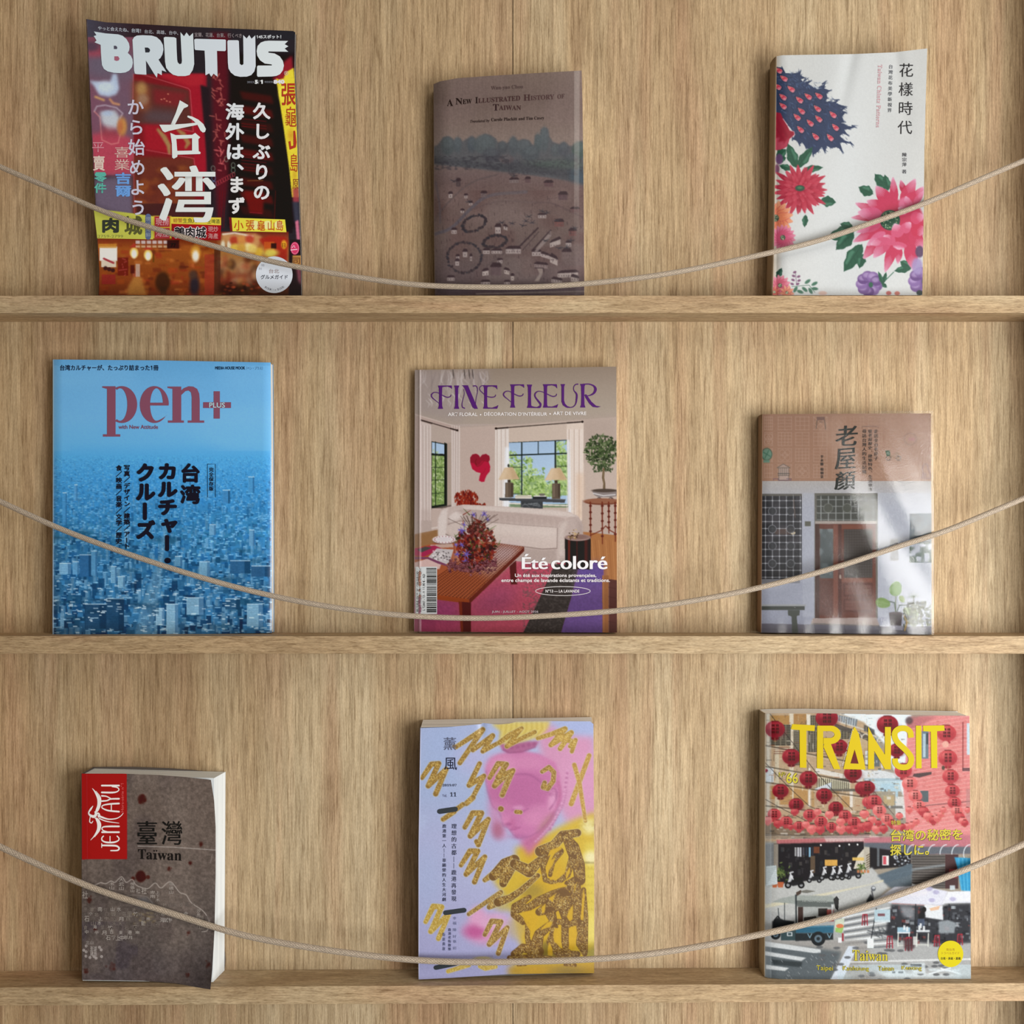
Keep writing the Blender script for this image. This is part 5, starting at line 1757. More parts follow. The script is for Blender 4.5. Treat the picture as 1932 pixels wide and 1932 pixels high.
    a.poly(R((380, 185), (440, 150), (530, 138), (1000, 172), (1300, 200), (1400, 225), (1330, 245), (1308, 292), (1000, 272), (740, 248), (480, 238), (382, 268)), 'b29f96')
    a.line(R((382, 268), (480, 238), (740, 248), (1000, 272), (1308, 294)), 1.5, '8a7870', .85)
    for k in range(22):
        x = 760 + k * 26
        a.line(R((x, 190 + k * 2), (x + 4, 255 + k * 1.6)), .9, ['c4b2a8', 'a08e85'][k % 2], .5, .9)
    a.poly(R((388, 190), (450, 152), (520, 190), (470, 230), (395, 250)), 'd8ccc4', .8, 2.5)
    a.poly(R((365, 310), (400, 265), (480, 244), (740, 252), (1000, 276), (1310, 296), (1306, 465), (1180, 470), (1000, 448), (760, 415), (420, 370)), 'c5b4aa')
    a.poly(R((700, 260), (1310, 300), (1306, 380), (760, 330)), 'd2c3b9', .7, 6)
    a.line(R((365, 350), (420, 376), (760, 420), (1000, 452), (1180, 476), (1304, 470)), 1.8, '7c6a62', .85)
    a.poly(R((950, 460), (1180, 480), (1304, 474), (1304, 602), (950, 575)), 'a8968d', .9, 2)
    a.poly(R((1308, 300), (1340, 240), (1420, 200), (1490, 205), (1525, 270), (1525, 480), (1400, 555), (1340, 555), (1306, 520)), 'b5a39a')
    a.poly(R((1320, 300), (1360, 245), (1400, 240), (1370, 330), (1365, 540), (1320, 530)), 'c8b9af', .8, 2.5)
    a.line(R((1310, 300), (1306, 470)), 1.4, '8a7870', .8)
    a.poly(R((1440, 180), (1525, 270), (1525, 400), (1490, 420), (1480, 250)), 'a08e86', .7, 3)
    a.noise(1.6, 1.6, .025, rb(298, 98, 1525, 604))
    # black drum table
    a.poly(R((1372, 380), (1592, 380), (1594, 650), (1378, 640)), '221818')
    for x, c, w in ((1400, '6c2c24', 18), (1470, '43201c', 12), (1540, '4a2420', 26), (1570, '301a18', 10)):
        a.rect(*rb(x, 400, x + w, 640), c, .85)
    a.ell(*R((1482, 378))[0], 24.5, 6.5, '9a8078', 1)
    a.ell(*R((1490, 374))[0], 20, 4.5, '7c6058', .9, 1.5)
    for k in range(34):
        p = R((1455 + rng.normal() * 20, 355 + rng.normal() * 17))[0]
        a.ell(p[0], p[1], 1.3, 1.1, ['c0a478', '3a2a1c', '8c7048'][k % 3], .95, .5)
    # coffee table
    tl, tr, br, bl = R((95, 455), (1030, 456), (560, 902), (270, 862))
    tl = R((150, 405))[0]
    a.poly(R((95, 470), (330, 410), (700, 410), (1030, 456), (560, 902), (95, 840)), '9c5234')
    a.poly(R((500, 425), (1030, 456), (760, 712), (430, 560)), 'b79a94', .75, 9)
    a.poly(R((800, 440), (1025, 458), (900, 580), (760, 540)), 'ccbcc0', .6, 9)
    o = R((560, 902))[0]
    eu = (R((1030, 456))[0] - o)
    ev = (R((95, 838))[0] - o)
    for i in range(46):
        for j in range(15):
            s0, t0 = (i + .25) / 46, (j + .2) / 15
            k = .52 / 46
            q = [o + eu * s + ev * t * (1 - .30 * s) + np.array([0, -3.0]) * 0 for s, t in ((s0, t0), (s0 + k, t0), (s0 + k, t0 + .60 / 15), (s0, t0 + .60 / 15))]
            a.poly(q, '3c1a14', .85)
    a.poly(R((95, 838), (560, 900), (566, 940), (95, 880)), '8a4024')
    a.poly(R((560, 900), (1030, 456), (1030, 494), (566, 940)), '5f281c')
    a.poly(R((474, 920), (578, 930), (578, 1190), (492, 1190)), '4e1c1c')
    a.poly(R((474, 920), (500, 922), (512, 1190), (492, 1190)), '7a3222', .8)
    a.poly(R((905, 620), (960, 570), (968, 775), (915, 775)), '501f1c')
    a.poly(R((95, 880), (280, 890), (280, 1190), (95, 1190)), '7e3450', .4, 3)
    # tray things
    a.ell(*R((350, 402))[0], 22, 8, '6c5048', .9)
    a.ell(*R((350, 395))[0], 22, 7.4, 'dcd4d0', 1)
    a.ell(*R((350, 394))[0], 14, 4.2, 'cfc5c4', 1)
    for k in range(18):
        t = k * .35
        a.ell(R((350, 395))[0][0] + 18 * math.cos(t), R((350, 395))[0][1] + 5.8 * math.sin(t), 1, .8, '8c4050', .9)
    a.poly(R((230, 440), (420, 430), (430, 460), (250, 470)), 'b89a8c')
    a.poly(R((100, 470), (270, 445), (330, 470), (180, 540), (100, 530)), '9c2c4c')
    a.poly(R((120, 480), (190, 455), (250, 465), (160, 505)), '4a4644')
    a.poly(R((215, 545), (290, 470), (430, 480), (400, 580), (370, 605)), 'b9b0ae')
    for k in range(40):
        p = R((250 + rng.random() * 150, 490 + rng.random() * 80))[0]
        a.ell(p[0], p[1], 1.6, 1.0, ['3c3436', 'e4dcda'][k % 2], .8, .6, rng.random() * 180)
    a.poly(R((100, 590), (210, 558), (330, 590), (310, 645), (100, 640)), 'c8a8a0')
    a.poly(R((100, 540), (220, 545), (370, 605), (372, 620), (300, 600), (210, 560), (100, 565)), '74405a')
    # bouquet
    for k in range(520):
        t, r = rng.random() * 6.28, rng.random() ** .55
        x, y = 620 + 165 * r * math.cos(t), 450 + 215 * r * math.sin(t) * (1.0 if math.sin(t) < 0 else .95)
        if y < 330:
            x = 640 + (x - 620) * .7
        a.ell(*R((x, y))[0], 1.5 + 3 * rng.random(), 1.2 + 2 * rng.random(), ['4c1a1a', '6e241c', '8a3424', '38141a', '5c2626', '30301e', '7c2a28', '241212'][int(rng.random() * 8)], .9, .7, rng.random() * 180)
    for k in range(38):
        x, y = 600 + rng.normal() * 90, 400 + rng.normal() * 90
        a.line(R((x, y), (x + rng.normal() * 34, y - 20 - 40 * rng.random())), [2.0, .6], ['48582e', '5c6c3a', '8c3828', '7a2c20'][k % 4], .85, .6)
    for x, y, n, s in ((500, 320, 9, 34), (500, 440, 6, 26), (540, 520, 7, 40), (460, 520, 6, 26), (600, 185, 6, 26), (690, 180, 7, 28), (720, 225, 5, 22), (530, 580, 6, 30), (450, 440, 5, 20), (520, 270, 4, 24)):
        for k in range(n):
            t = k * 6.28 / n + rng.random() * .5
            a.line(R((x, y), (x + s * math.cos(t), y + s * math.sin(t))), [2.6, .8], ['6a5aa8', '8474c0', '54448c'][k % 3], .95, .6)
    for k in range(26):
        x = 600 + rng.normal() * 12
        a.line(R((x, 330), (600 + rng.normal() * 90, 170 + rng.random() * 60)), .8, '3c2a24', .7)
    for k in range(150):
        t = rng.random()
        x, y = 380 + 410 * t, 640 + rng.normal() * 26 - 60 * abs(t - .45)
        p = R((x, y))[0]
        a.ell(p[0], p[1], 2.5, 2.4, ['5c3034', '7a464a', '46222a', '6a3a40'][k % 4], .95, .6)
        a.ell(p[0] - .6, p[1] - .8, .8, .7, 'b08484', .7, .5)
    for k in range(40):
        p = R((640 + rng.normal() * 45, 330 + rng.normal() * 34))[0]
        a.ell(p[0], p[1], 2.3, 2.3, ['6a3430', '4c2424', '7e443c'][k % 3], .95, .6)
        a.ell(p[0] - .5, p[1] - .7, .7, .6, 'a87c70', .7, .5)
    # spine fold: paler strip, its lit and shaded edges painted as lines
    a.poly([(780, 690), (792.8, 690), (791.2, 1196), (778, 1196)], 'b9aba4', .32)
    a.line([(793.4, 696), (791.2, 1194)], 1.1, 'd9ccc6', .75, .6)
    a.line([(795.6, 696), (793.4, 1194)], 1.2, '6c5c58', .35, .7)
    # barcode panel
    b.rectq(*rb(106, 626, 290, 1026), 'cfd1ce', 1)
    y = 636.0
    rb2 = np.random.default_rng(99)
    while y < 1012:
        h = [3.5, 5, 7.5, 11][int(rb2.random() * 4)]
        b.rectq(*rb(203 if y > 680 else 200, y, 285, min(y + h, 1014)), '1c1f1e', 2)
        y += h + [3.5, 4, 6, 9][int(rb2.random() * 4)]

    def up(t, box, c, w=0.0):
        v, f = glyphs(t)
        v = np.stack([-v[:, 1], v[:, 0]], -1)
        b.fit(v, f, box, c, 2, 0, w)
    up('BEL 12,90 € - CH 18 CHF - CAN 22,95 CAD', rb(115, 666, 135, 1006), '2c2c2c', .0)
    up('D 14 € - ESP/GRC/ITA/PRT 13 € - LUX 12,90 €', rb(141, 640, 160, 1006), '2c2c2c', .0)
    up('L 12447 - 13 - F: 11,90 € - RD', rb(167, 688, 192, 996), '1c1c1c', .02)
    # captions
    wt = 'f0e9e4'
    for t, q in (('ART FLORAL', (382, 487, 633, 517)), ('DÉCORATION D’INTÉRIEUR', (687, 478, 1222, 514)), ('ART DE VIVRE', (1273, 479, 1555, 508))):
        b.text(t, qb(*q), wt, .015)
    for x, y in ((659, 505), (1248, 498)):
        b.ellipse(*Q((x, y))[0], 1.4, 1.4, wt, 2)
    b.text('Été', rb(1013, 517, 1225, 646), 'f2efec', .0, 3, 1.1)
    b.text('coloré', rb(1262, 535, 1730, 647), 'f2efec', .0, 3, 1.1)
    b.text('Un été aux inspirations provençales,', rb(950, 684, 1640, 722), wt, .02)
    b.text('entre champs de lavande éclatants et traditions.', rb(835, 725, 1756, 765), wt, .02)
    b.ring(*R((1357, 832))[0], 232 / 4.493, 38 / 4.493, .9, wt)
    b.text('N°13 — LA LAVANDE', rb(1210, 819, 1496, 845), wt, .02)
    b.text('JUIN - JUILLET - AOÛT 2026', rb(755, 993, 1148, 1021), 'd9c9cc', .0)
    # title
    pv = '55286e'

    def stem(x, y0, y1, w, fl=9):
        b.shape(Q((x - w / 2 - fl, y0), (x + w / 2 + fl, y0), (x + w / 2 + 1, y0 + 22), (x + w / 2 - 1, (y0 + y1) / 2), (x + w / 2 + 1, y1 - 24), (x + w / 2 + fl, y1), (x - w / 2 - fl, y1), (x - w / 2 - 1, y1 - 24), (x - w / 2 + 1, (y0 + y1) / 2), (x - w / 2 - 1, y0 + 22)), pv, 2)

    def curl(pts, w):
        b.stroke(Q(*pts), np.array(w) / 4.493, pv, 2.5, 6)
    for dx, dy in ((0, 0), (612, -10)):
        stem(320 + dx, 258 + dy, 455 + dy, 26)
        b.shape(Q((325 + dx, 258 + dy), (416 + dx, 258 + dy), (418 + dx, 288 + dy), (404 + dx, 276 + dy), (380 + dx, 266 + dy), (340 + dx, 270 + dy)), pv, 2.2)
        curl([(410 + dx, 338 + dy), (402 + dx, 352 + dy), (375 + dx, 357 + dy), (335 + dx, 340 + dy), (295 + dx, 318 + dy), (262 + dx, 318 + dy), (243 + dx, 338 + dy), (250 + dx, 360 + dy), (280 + dx, 385 + dy), (312 + dx, 412 + dy)], [6, 7, 8, 7, 6, 7, 10, 9, 6, 5])
    stem(457, 258, 455, 26)
    b.shape(Q((500, 256), (552, 256), (560, 275), (622, 420), (637, 455), (606, 455), (590, 440), (528, 290), (516, 268)), pv, 2)
    curl([(524, 450), (506, 440), (503, 410), (512, 370), (522, 330), (518, 290)], [9, 8, 6, 5, 4, 4])
    curl([(598, 262), (622, 262), (634, 285), (632, 320), (622, 370), (616, 430)], [9, 8, 6, 5, 4, 4])
    for ex, ey in ((703, 256), (1210, 247)):
        stem(ex, ey, ey + 198, 26)
        b.shape(Q((ex, ey), (ex + 96, ey), (ex + 100, ey + 36), (ex + 84, ey + 18), (ex + 56, ey + 9), (ex + 16, ey + 12)), pv, 2.2)
        b.shape(Q((ex, ey + 198), (ex + 98, ey + 198), (ex + 108, ey + 168), (ex + 90, ey + 178), (ex + 56, ey + 190), (ex + 20, ey + 188)), pv, 2.2)
    curl([(788, 338), (780, 352), (750, 357), (712, 348), (680, 322), (655, 296), (654, 275), (670, 260), (700, 258)], [6, 7, 8, 7, 6, 6, 6, 6, 6])
    stem(1075, 250, 447, 26)
    b.shape(Q((1070, 447), (1090, 430), (1115, 438), (1140, 440), (1165, 425), (1176, 425), (1172, 442), (1160, 449)), pv, 2.2)
    curl([(1305, 330), (1298, 345), (1270, 350), (1225, 330), (1180, 310), (1145, 308), (1122, 328), (1124, 355), (1148, 388), (1168, 415), (1166, 438)], [6, 7, 8, 7, 6, 7, 11, 11, 14, 16, 10])
    b.shape(Q((1338, 246), (1376, 246), (1368, 268), (1367, 380), (1375, 410), (1395, 432), (1420, 440), (1418, 448), (1385, 444), (1358, 425), (1346, 395), (1346, 268)), pv, 2)
    curl([(1398, 444), (1440, 440), (1465, 415), (1474, 370), (1474, 330), (1452, 300), (1450, 270), (1465, 250), (1485, 246)], [7, 7, 9, 14, 13, 7, 6, 7, 9])
    stem(1526, 244, 444, 27)
    curl([(1530, 247), (1580, 246), (1620, 262), (1634, 290), (1620, 322), (1585, 342), (1545, 345)], [9, 9, 14, 22, 16, 8, 5])
    b.shape(Q((1540, 336), (1556, 332), (1570, 352), (1600, 395), (1640, 430), (1680, 436), (1650, 444), (1612, 440), (1580, 410), (1550, 362)), pv, 2.2)
    a.noise(1.4, 1.4, .02)
    b.build(cover_mat('satin_cover_room', .35, .2, .2), WHITE_PAPER, plain_mat('spine_pinkish', (.50, .42, .40), .4), plain_mat('back_cover_plain', (.45, .40, .38), .4))


blue_city_magazine()
living_room_magazine()


# --- old-house book in a loose clear jacket
def old_house_book():
    b = Book('book', 'paperback with an old doorway under a terracotta band, in a glaring clear jacket', 'book',
             ([(1438.9, 781.6), (1600, 780.5), (1756.4, 780)],
              [(1756.4, 780), (1757.5, 1000), (1757.7, 1197.5)],
              [(1436.5, 1193.5), (1757.7, 1197.5)],
              [(1438.9, 781.6), (1437.5, 1000), (1436.5, 1193.5)]),
             flat(1437, 780, 1758, 1197, .0215, .0110, .0110, .0215, lambda u, v: .0016 * np.clip(1 - u * 18, 0, 1) ** 2),
             .0410, G(235, 231, 224), 1.0)
    a = b.art(color='b4b6c0', seed=61)
    rng = np.random.default_rng(61)
    T = lambda *p: zc(1400, 750, 4.11, p)
    tb = lambda *q: zb(1400, 750, 4.11, *q)
    a.rect(*tb(100, 100, 1500, 652), 'a98069')
    a.vgrad([(775, 'a27c68'), (830, 'aa826b'), (905, 'b08870')], None, None, .6)
    a.tone('c09a84', 60, 40, .3, tb(600, 100, 1500, 652))
    lt = 'c3a18e'
    cells = [(x, y) for x in (165, 280, 415, 555, 700, 840, 980, 1120, 1260, 1390) for y in (150, 272, 396, 520)]
    for n, (x, y) in enumerate(cells):
        w, h = 104, 100
        if x == 165:
            x, w = 175, 60
        al = .75 if x < 600 else .4
        for q in (((x, y), (x + w, y)), ((x, y + h), (x + w, y + h)), ((x, y), (x, y + h)), ((x + w, y), (x + w, y + h))):
            a.line(T(*q), .9, lt, al, .6)
        k = (n * 7) % 5
        if k == 0:
            for m in (1, 2, 3):
                a.line(T((x + w * m / 4, y), (x + w * m / 4, y + h)), .8, lt, al, .6)
                a.line(T((x, y + h * m / 4), (x + w, y + h * m / 4)), .8, lt, al, .6)
        elif k == 1:
            for m in (1, 2):
                a.line(T((x + w * m / 3, y), (x + w * m / 3, y + h)), .8, lt, al, .6)
                a.line(T((x, y + h * m / 3), (x + w, y + h * m / 3)), .8, lt, al, .6)
        elif k == 2:
            for (cx, cy) in ((.3, .3), (.7, .3), (.3, .7), (.7, .7), (.5, .5)):
                th = np.linspace(0, 6.3, 14)
                a.line(T(*np.stack([x + w * cx + 20 * np.cos(th), y + h * cy + 20 * np.sin(th)], -1)), .8, lt, al, .6)
        elif k == 3:
            for m in (.25, .5, .75):
                a.line(T((x, y + h * m), (x + w * .4, y + h * m)), .8, lt, al, .6)
                a.line(T((x + w * .6, y + h * (1 - m)), (x + w, y + h * (1 - m))), .8, lt, al, .6)
            a.line(T((x + w * .5, y), (x + w * .5, y + h)), .8, lt, al, .6)
        else:
            a.line(T((x, y), (x + w, y + h)), .8, lt, al, .6)
            a.line(T((x + w, y), (x, y + h)), .8, lt, al, .6)
            a.line(T((x + w / 2, y), (x + w, y + h / 2), (x + w / 2, y + h), (x, y + h / 2), (x + w / 2, y)), .8, lt, al, .6)
    # whitewashed wall
    a.vgrad([(907, 'bcb6b2'), (931, 'bbb9bc'), (960, 'b2b4c0'), (1050, 'b4b7c4'), (1130, 'abaebd'), (1172, '9da0b0')], None, None, 1.0, 908.5, 1178)
    a.rect(*tb(470, 740, 560, 1700), 'babdc9', .6)
    a.rect(*tb(1050, 740, 1480, 1700), 'c2c6d0', .6)
    a.noise(1.4, 3.0, .03, tb(150, 650, 1480, 1780))
    for y in range(0, 60):
        a.line(T((160, 1440 + y * 6), (560, 1440 + y * 6)), .5, '9c9fae', .25, .5)
        a.line(T((1050, 1300 + y * 8), (1470, 1300 + y * 8)), .5, 'a4a7b4', .25, .5)
    # iron window
    a.rect(*tb(150, 748, 464, 1412), '34353a')
    a.rect(*tb(150, 748, 464, 764), '6c6862')
    a.tone('4c4a50', 14, 12, .6, tb(155, 770, 460, 1400))
    a.poly(T((230, 1030), (300, 1015), (370, 1020), (400, 1045), (360, 1062), (260, 1060)), '5c4c48', .9, 1)
    a.poly(T((330, 1015), (385, 1020), (405, 1045), (370, 1050)), '94705c', .9, 1)
    a.ell(*T((395, 1048))[0], 4.6, 3.8, 'd4c4a4', 1)
    a.ell(*T((408, 1036))[0], 2, 1.6, '2c2420', 1)
    g = 'a9a9ae'
    for k in range(6):
        x = 182 + k * 54
        a.line(T((x, 765), (x, 1408)), 1.25, g, .9, .55)
    for k in range(12):
        y = 800 + k * 54
        a.line(T((152, y), (460, y)), 1.25, g, .9, .55)
    for k in range(6):
        for m in range(12):
            a.ell(*T((182 + k * 54, 800 + m * 54))[0], 1.5, 1.5, 'c8c8cc', .9, .7)
    for x in (235, 377):
        for y in (882, 1020, 1152, 1288):
            a.ell(*T((x, y))[0], 7.4, 7.4, '404246', .9, 1)
            th = np.linspace(0, 6.3, 24)
            a.line(T(*np.stack([x + 31 * np.cos(th), y + 31 * np.sin(th)], -1)), 1.1, '8c8c92', .95, .55)
    a.line(T((400, 790), (412, 930)), 2, '6c5a50', .7)
    a.rect(*tb(150, 1408, 450, 1440), '8a8a90')
    a.rect(*tb(487, 960, 533, 998), '66665c')
    # doorway
    a.rect(*tb(562, 742, 1052, 1712), '6d6a62')
    a.rect(*tb(580, 760, 1045, 955), '4a4c48')
    for k in range(8):
        a.line(T((612 + k * 58, 768), (612 + k * 58, 955)), 1.7, 'a8aaa8', .9, .55)
    for k in range(4):
        a.line(T((582, 792 + k * 52), (1045, 792 + k * 52)), 1.2, 'a8aaa8', .9, .55)
    for x in (668, 815, 960):
        a.ell(*T((x, 858))[0], 8.4, 8.4, '54564f', .95, 1)
        th = np.linspace(0, 6.3, 24)
        a.line(T(*np.stack([x + 35 * np.cos(th), 858 + 35 * np.sin(th)], -1)), 1.1, '84867f', .95, .55)
    a.rect(*tb(566, 958, 1045, 980), 'b0a49c')
    a.rect(*tb(568, 980, 1038, 1712), '693c31')
    a.rect(*tb(568, 980, 600, 1712), '4c332e')
    a.rect(*tb(604, 1020, 708, 1402), '5a6264')
    a.tone('8a9698', 10, 14, .6, tb(604, 1020, 708, 1402))
    a.rect(*tb(708, 985, 745, 1705), '7c483a')
    a.rect(*tb(745, 985, 772, 1705), '55302a')
    a.rect(*tb(772, 985, 1036, 1020), '7e4a3a')
    a.rect(*tb(790, 1022, 1012, 1398), '463f3c')
    for k in range(18):
        a.line(T((792, 1030 + k * 21), (1010, 1030 + k * 21)), .6, '6c6460', .5, .5)
        if k < 11:
            a.line(T((800 + k * 20, 1025), (800 + k * 20, 1395)), .6, '6c6460', .4, .5)
    a.rect(*tb(772, 1400, 1036, 1432), '7d4837')
    for y in (1440, 1560):
        a.rect(*tb(785, y, 1018, y + 104), '5c342c')
        a.rect(*tb(800, y + 14, 1004, y + 88), '70443a')
        for m in (40, 62):
            a.line(T((800, y + m), (1004, y + m)), .8, '4c2a24', .7)
    a.rect(*tb(600, 1415, 706, 1690), '5f3830')
    a.rect(*tb(755, 1375, 768, 1405), 'a89484')
    a.rect(*tb(1012, 985, 1036, 1705), '6e3e32')
    a.poly(T((548, 1712), (1042, 1706), (1066, 1766), (535, 1748)), 'a8968f')
    a.poly(T((535, 1748), (1066, 1766), (1066, 1782), (535, 1766)), '7f7672')
    # pavement, bench, plants
    a.poly(T((150, 1752), (535, 1760), (1100, 1775), (1480, 1775), (1480, 1850), (150, 1850)), '6b6873')
    for x in (300, 560, 790, 1060):
        a.line(T((x, 1765), (x + 20, 1840)), .9, '4c4a54', .7)
    a.line(T((150, 1795), (1100, 1808)), .8, '56545e', .6)
    a.line(T((1060, 1790), (1480, 1830)), 3, '44434a', .6, 1.5)
    a.rect(*tb(150, 1604, 496, 1620), 'a9aaac')
    a.rect(*tb(150, 1618, 486, 1648), '4b4f4c')
    a.poly(T((355, 1648), (448, 1648), (446, 1688), (430, 1692), (424, 1700), (436, 1830), (388, 1830), (384, 1700), (370, 1692), (357, 1690)), '50544f')
    a.rect(*tb(1148, 1098, 1210, 1266), '8c8c90', .8)
    for k in range(70):
        p = T((1152 + rng.random() * 56, 1102 + rng.random() * 160))[0]
        a.rect(p[0], p[1], p[0] + 2, p[1] + 1.1, ['4c4a4e', 'b8b4b4', '6a5454'][k % 3], .8)
    a.rect(*tb(1302, 900, 1480, 1130), '44505a')
    a.tone('74828c', 10, 10, .7, tb(1302, 900, 1480, 1130))
    for k in range(5):
        a.line(T((1302, 930 + k * 44), (1470, 930 + k * 44)), .9, '8c98a0', .6)
        a.line(T((1320 + k * 36, 900), (1320 + k * 36, 1130)), .9, '8c98a0', .5)
    a.tone('42564a', 8, 6, .8, tb(1302, 1120, 1480, 1280), .35, .6)

    def taro(c, rx, ry, rot, col):
        th = np.linspace(0, 2 * np.pi, 30)
        q = np.stack([np.cos(th) * rx * (1 + .15 * np.cos(th)), np.sin(th) * ry], -1)
        t = math.radians(rot)
        q = q @ np.array([[math.cos(t), math.sin(t)], [-math.sin(t), math.cos(t)]])
        p = T(c)[0] + q
        a.poly(p, col, 1, .5)
        a.line([p[0], p[15]], .8, 'a8c080', .8, .5)
        for k in (4, 7, 10, 20, 23, 26):
            a.line([T(c)[0] + (p[k] - T(c)[0]) * .9, T(c)[0] + (p[k] - T(c)[0]) * .15], .5, '9cb874', .6, .5)
    a.line(T((1192, 1680), (1180, 1590), (1140, 1580)), 1.6, '48584a', .95)
    a.line(T((1192, 1680), (1190, 1600), (1195, 1530)), 2, '5c6c4c', .95)
    a.line(T((1195, 1680), (1220, 1610), (1290, 1610)), 1.6, '4a5a48', .95)
    taro((1190, 1490), 14, 11.5, -75, '769a54')
    taro((1085, 1592), 14, 9.5, 12, '7e9c58')
    taro((1300, 1660), 15, 8, 20, '9aa878')
    taro((1238, 1560), 7, 5, 60, '869858')
    for k in range(150):
        x, y = 1255 + rng.random() * 210, 1590 + rng.random() * 180
        if x + y * .3 > 1740:
            a.ell(*T((x, y))[0], 3.5, 1.6, ['4c5640', '646c4c', '3a4234', '7c7c5c', '2e322e'][k % 5], .8, .7, rng.random() * 180)
    for k in range(6):
        t = k * .55 + 3.2
        a.line(T((1330, 1550), (1330 + 50 * math.cos(t), 1550 + 40 * math.sin(t))), [1.6, .5], '55664c', .9)
    a.line(T((1330, 1550), (1330, 1610)), 1.4, '5c5c44', .9)
    a.poly(T((1140, 1672), (1244, 1672), (1234, 1772), (1150, 1772)), '433a3d')
    a.ell(*T((1192, 1674))[0], 12.5, 3, '5a5052', 1)
    a.poly(T((1140, 1765), (1250, 1770), (1245, 1806), (1145, 1800)), '8d8a96')
    a.line(T((1255, 1690), (1280, 1740), (1262, 1806)), [2, 4, 3], 'a08248', .9)
    # little drawings
    ink = '4c4c48'

    def draw(pts, w=.9, c=ink, al=.85):
        a.line(T(*pts), w, c, al, .55)
    a.ell(*T((192, 442))[0], 9.4, 10.6, '6d9480', .9)
    th = np.linspace(0, 6.3, 24)
    for r in (40, 44):
        draw(np.stack([192 + r * .95 * np.cos(th), 440 + r * 1.1 * np.sin(th)], -1), .9, '3c5c4c')
    for k in range(4):
        draw([(192, 440), (192 + 30 * math.cos(k * 1.57 + .5), 440 + 32 * math.sin(k * 1.57 + .5))], 2.2, '4c7460', .8)
    a.rect(*tb(165, 485, 215, 505), '6d9480', .9)
    a.poly(T((272, 545), (320, 515), (372, 545)), 'b8a094', .9)
    draw([(272, 545), (320, 515), (372, 545), (272, 545)])
    a.rect(*tb(285, 548, 362, 640), 'c0aaa0', .8)
    for x in (285, 300, 315, 330, 345, 362):
        draw([(x, 548), (x, 606)], .7)
    draw([(278, 590), (368, 590)], 1.4)
    draw([(278, 604), (368, 604)], .8)
    draw([(285, 604), (285, 642), (362, 642), (362, 604)], .8)
    draw([(245, 642), (245, 630), (280, 630), (280, 642), (380, 642), (380, 630), (345, 630)], .8, '54406a')
    a.poly(T((578, 150), (643, 150), (640, 176), (582, 176)), '7c6058', .9)
    draw([(582, 176), (575, 240)], 1.1)
    draw([(640, 176), (648, 245)], 1.1)
    draw([(600, 190), (625, 190)], .8)
    for x in (1135, 1213):
        draw(np.stack([x + 17 * np.cos(th), 470 + 17 * np.sin(th)], -1), 1.3, '3c3c3c')
    a.poly(T((1110, 412), (1146, 412), (1150, 448), (1122, 456)), '44664e', .95)
    draw([(1135, 470), (1160, 460), (1190, 440), (1205, 430), (1213, 468)], 1.1, '6a5a40')
    draw([(1150, 450), (1185, 470), (1213, 470)], 1.0, '8a6a44')
    draw([(1400, 540), (1410, 520), (1430, 515), (1442, 528), (1440, 550), (1455, 580), (1465, 610), (1460, 628), (1395, 625), (1402, 590), (1398, 560), (1400, 540)], .9, '6c5a74')
    draw([(1412, 585), (1410, 610), (1425, 612), (1424, 590)], .8, '6c5a74')
    draw(np.stack([1305 + 47 * np.cos(th), 322 + 46 * np.sin(th)], -1), .9, '6a5450')
    b.text('典藏', tb(1290, 310, 1340, 336), 'c07a84', 0)
    tx = '2b302e'
    for t, q in (('老', (725, 215, 897, 372)), ('屋', (723, 390, 882, 552)), ('顏', (720, 568, 880, 712))):
        x0, y0, x1, y1 = q
        b.text(t, T((x0 + 8, y0 + 10), (x1, y0 - 4), (x1 - 6, y1), (x0, y1 + 6)), tx, .0, 3, .9)
    sm = '4d4440'
    b.vtext('走訪全台老房子', tb(1023, 248, 1056, 486), sm, .0, 2, .15, 1.1)
    b.vtext('從老屋歷史、建築特色、生活故事', tb(978, 248, 1011, 725), sm, .0, 2, .15, 1.1)
    b.vtext('尋訪台灣人的生活記憶', tb(932, 248, 965, 590), sm, .0, 2, .15, 1.1)
    b.stroke(T((932, 236), (932, 224), (1056, 224), (1056, 236)), .6, '6c5a54')
    b.vtext('辛永勝 楊朝景', tb(609, 446, 633, 626), sm, .0, 2, .15, 1.1)
    a.noise(1.4, 1.4, .025)

    def loose(px, py):
        """where the film stands off the cover: long slanting bulges"""
        x, y = (px - 1400) * 4.11, (py - 750) * 4.11
        def ridge(x0, y0, x1, y1, s, amp):
            dx, dy = x1 - x0, y1 - y0
            L = math.hypot(dx, dy)
            t = ((x - x0) * dx + (y - y0) * dy) / L / L
            e = ((x - x0) * dy - (y - y0) * dx) / L
            return amp * np.exp(-(e / s) ** 2) * np.clip(t + .25, 0, 1) * np.clip(1.3 - t, 0, 1)
        h = ridge(560, 150, 1250, 1750, 150, .0021) + ridge(900, 150, 1480, 1300, 130, .0019) + ridge(1150, 1150, 1520, 1800, 90, .0012)
        h = h + 0.00022 * np.sin(x / 61.0 - y / 125.0) * np.clip((x - 500) / 400, 0, 1) + .0003 * np.sin(x / 33.0) * np.clip((y - 1650) / 150, 0, 1)
        return -h
    b.build(cover_mat('satin_cover_house', .5, .0, .3, 0, 300, .15), WHITE_PAPER, plain_mat('spine_terracotta', (.30, .19, .125), .5), plain_mat('back_cover_terracotta', (.35, .24, .18), .5), spine_bulge=.0008,
            jacket=(1.2, 5.0, 4.5, 0.5, loose), jacket_mat=clear_mat('loose_clear_film', .15, .8, 0, .10, 900))


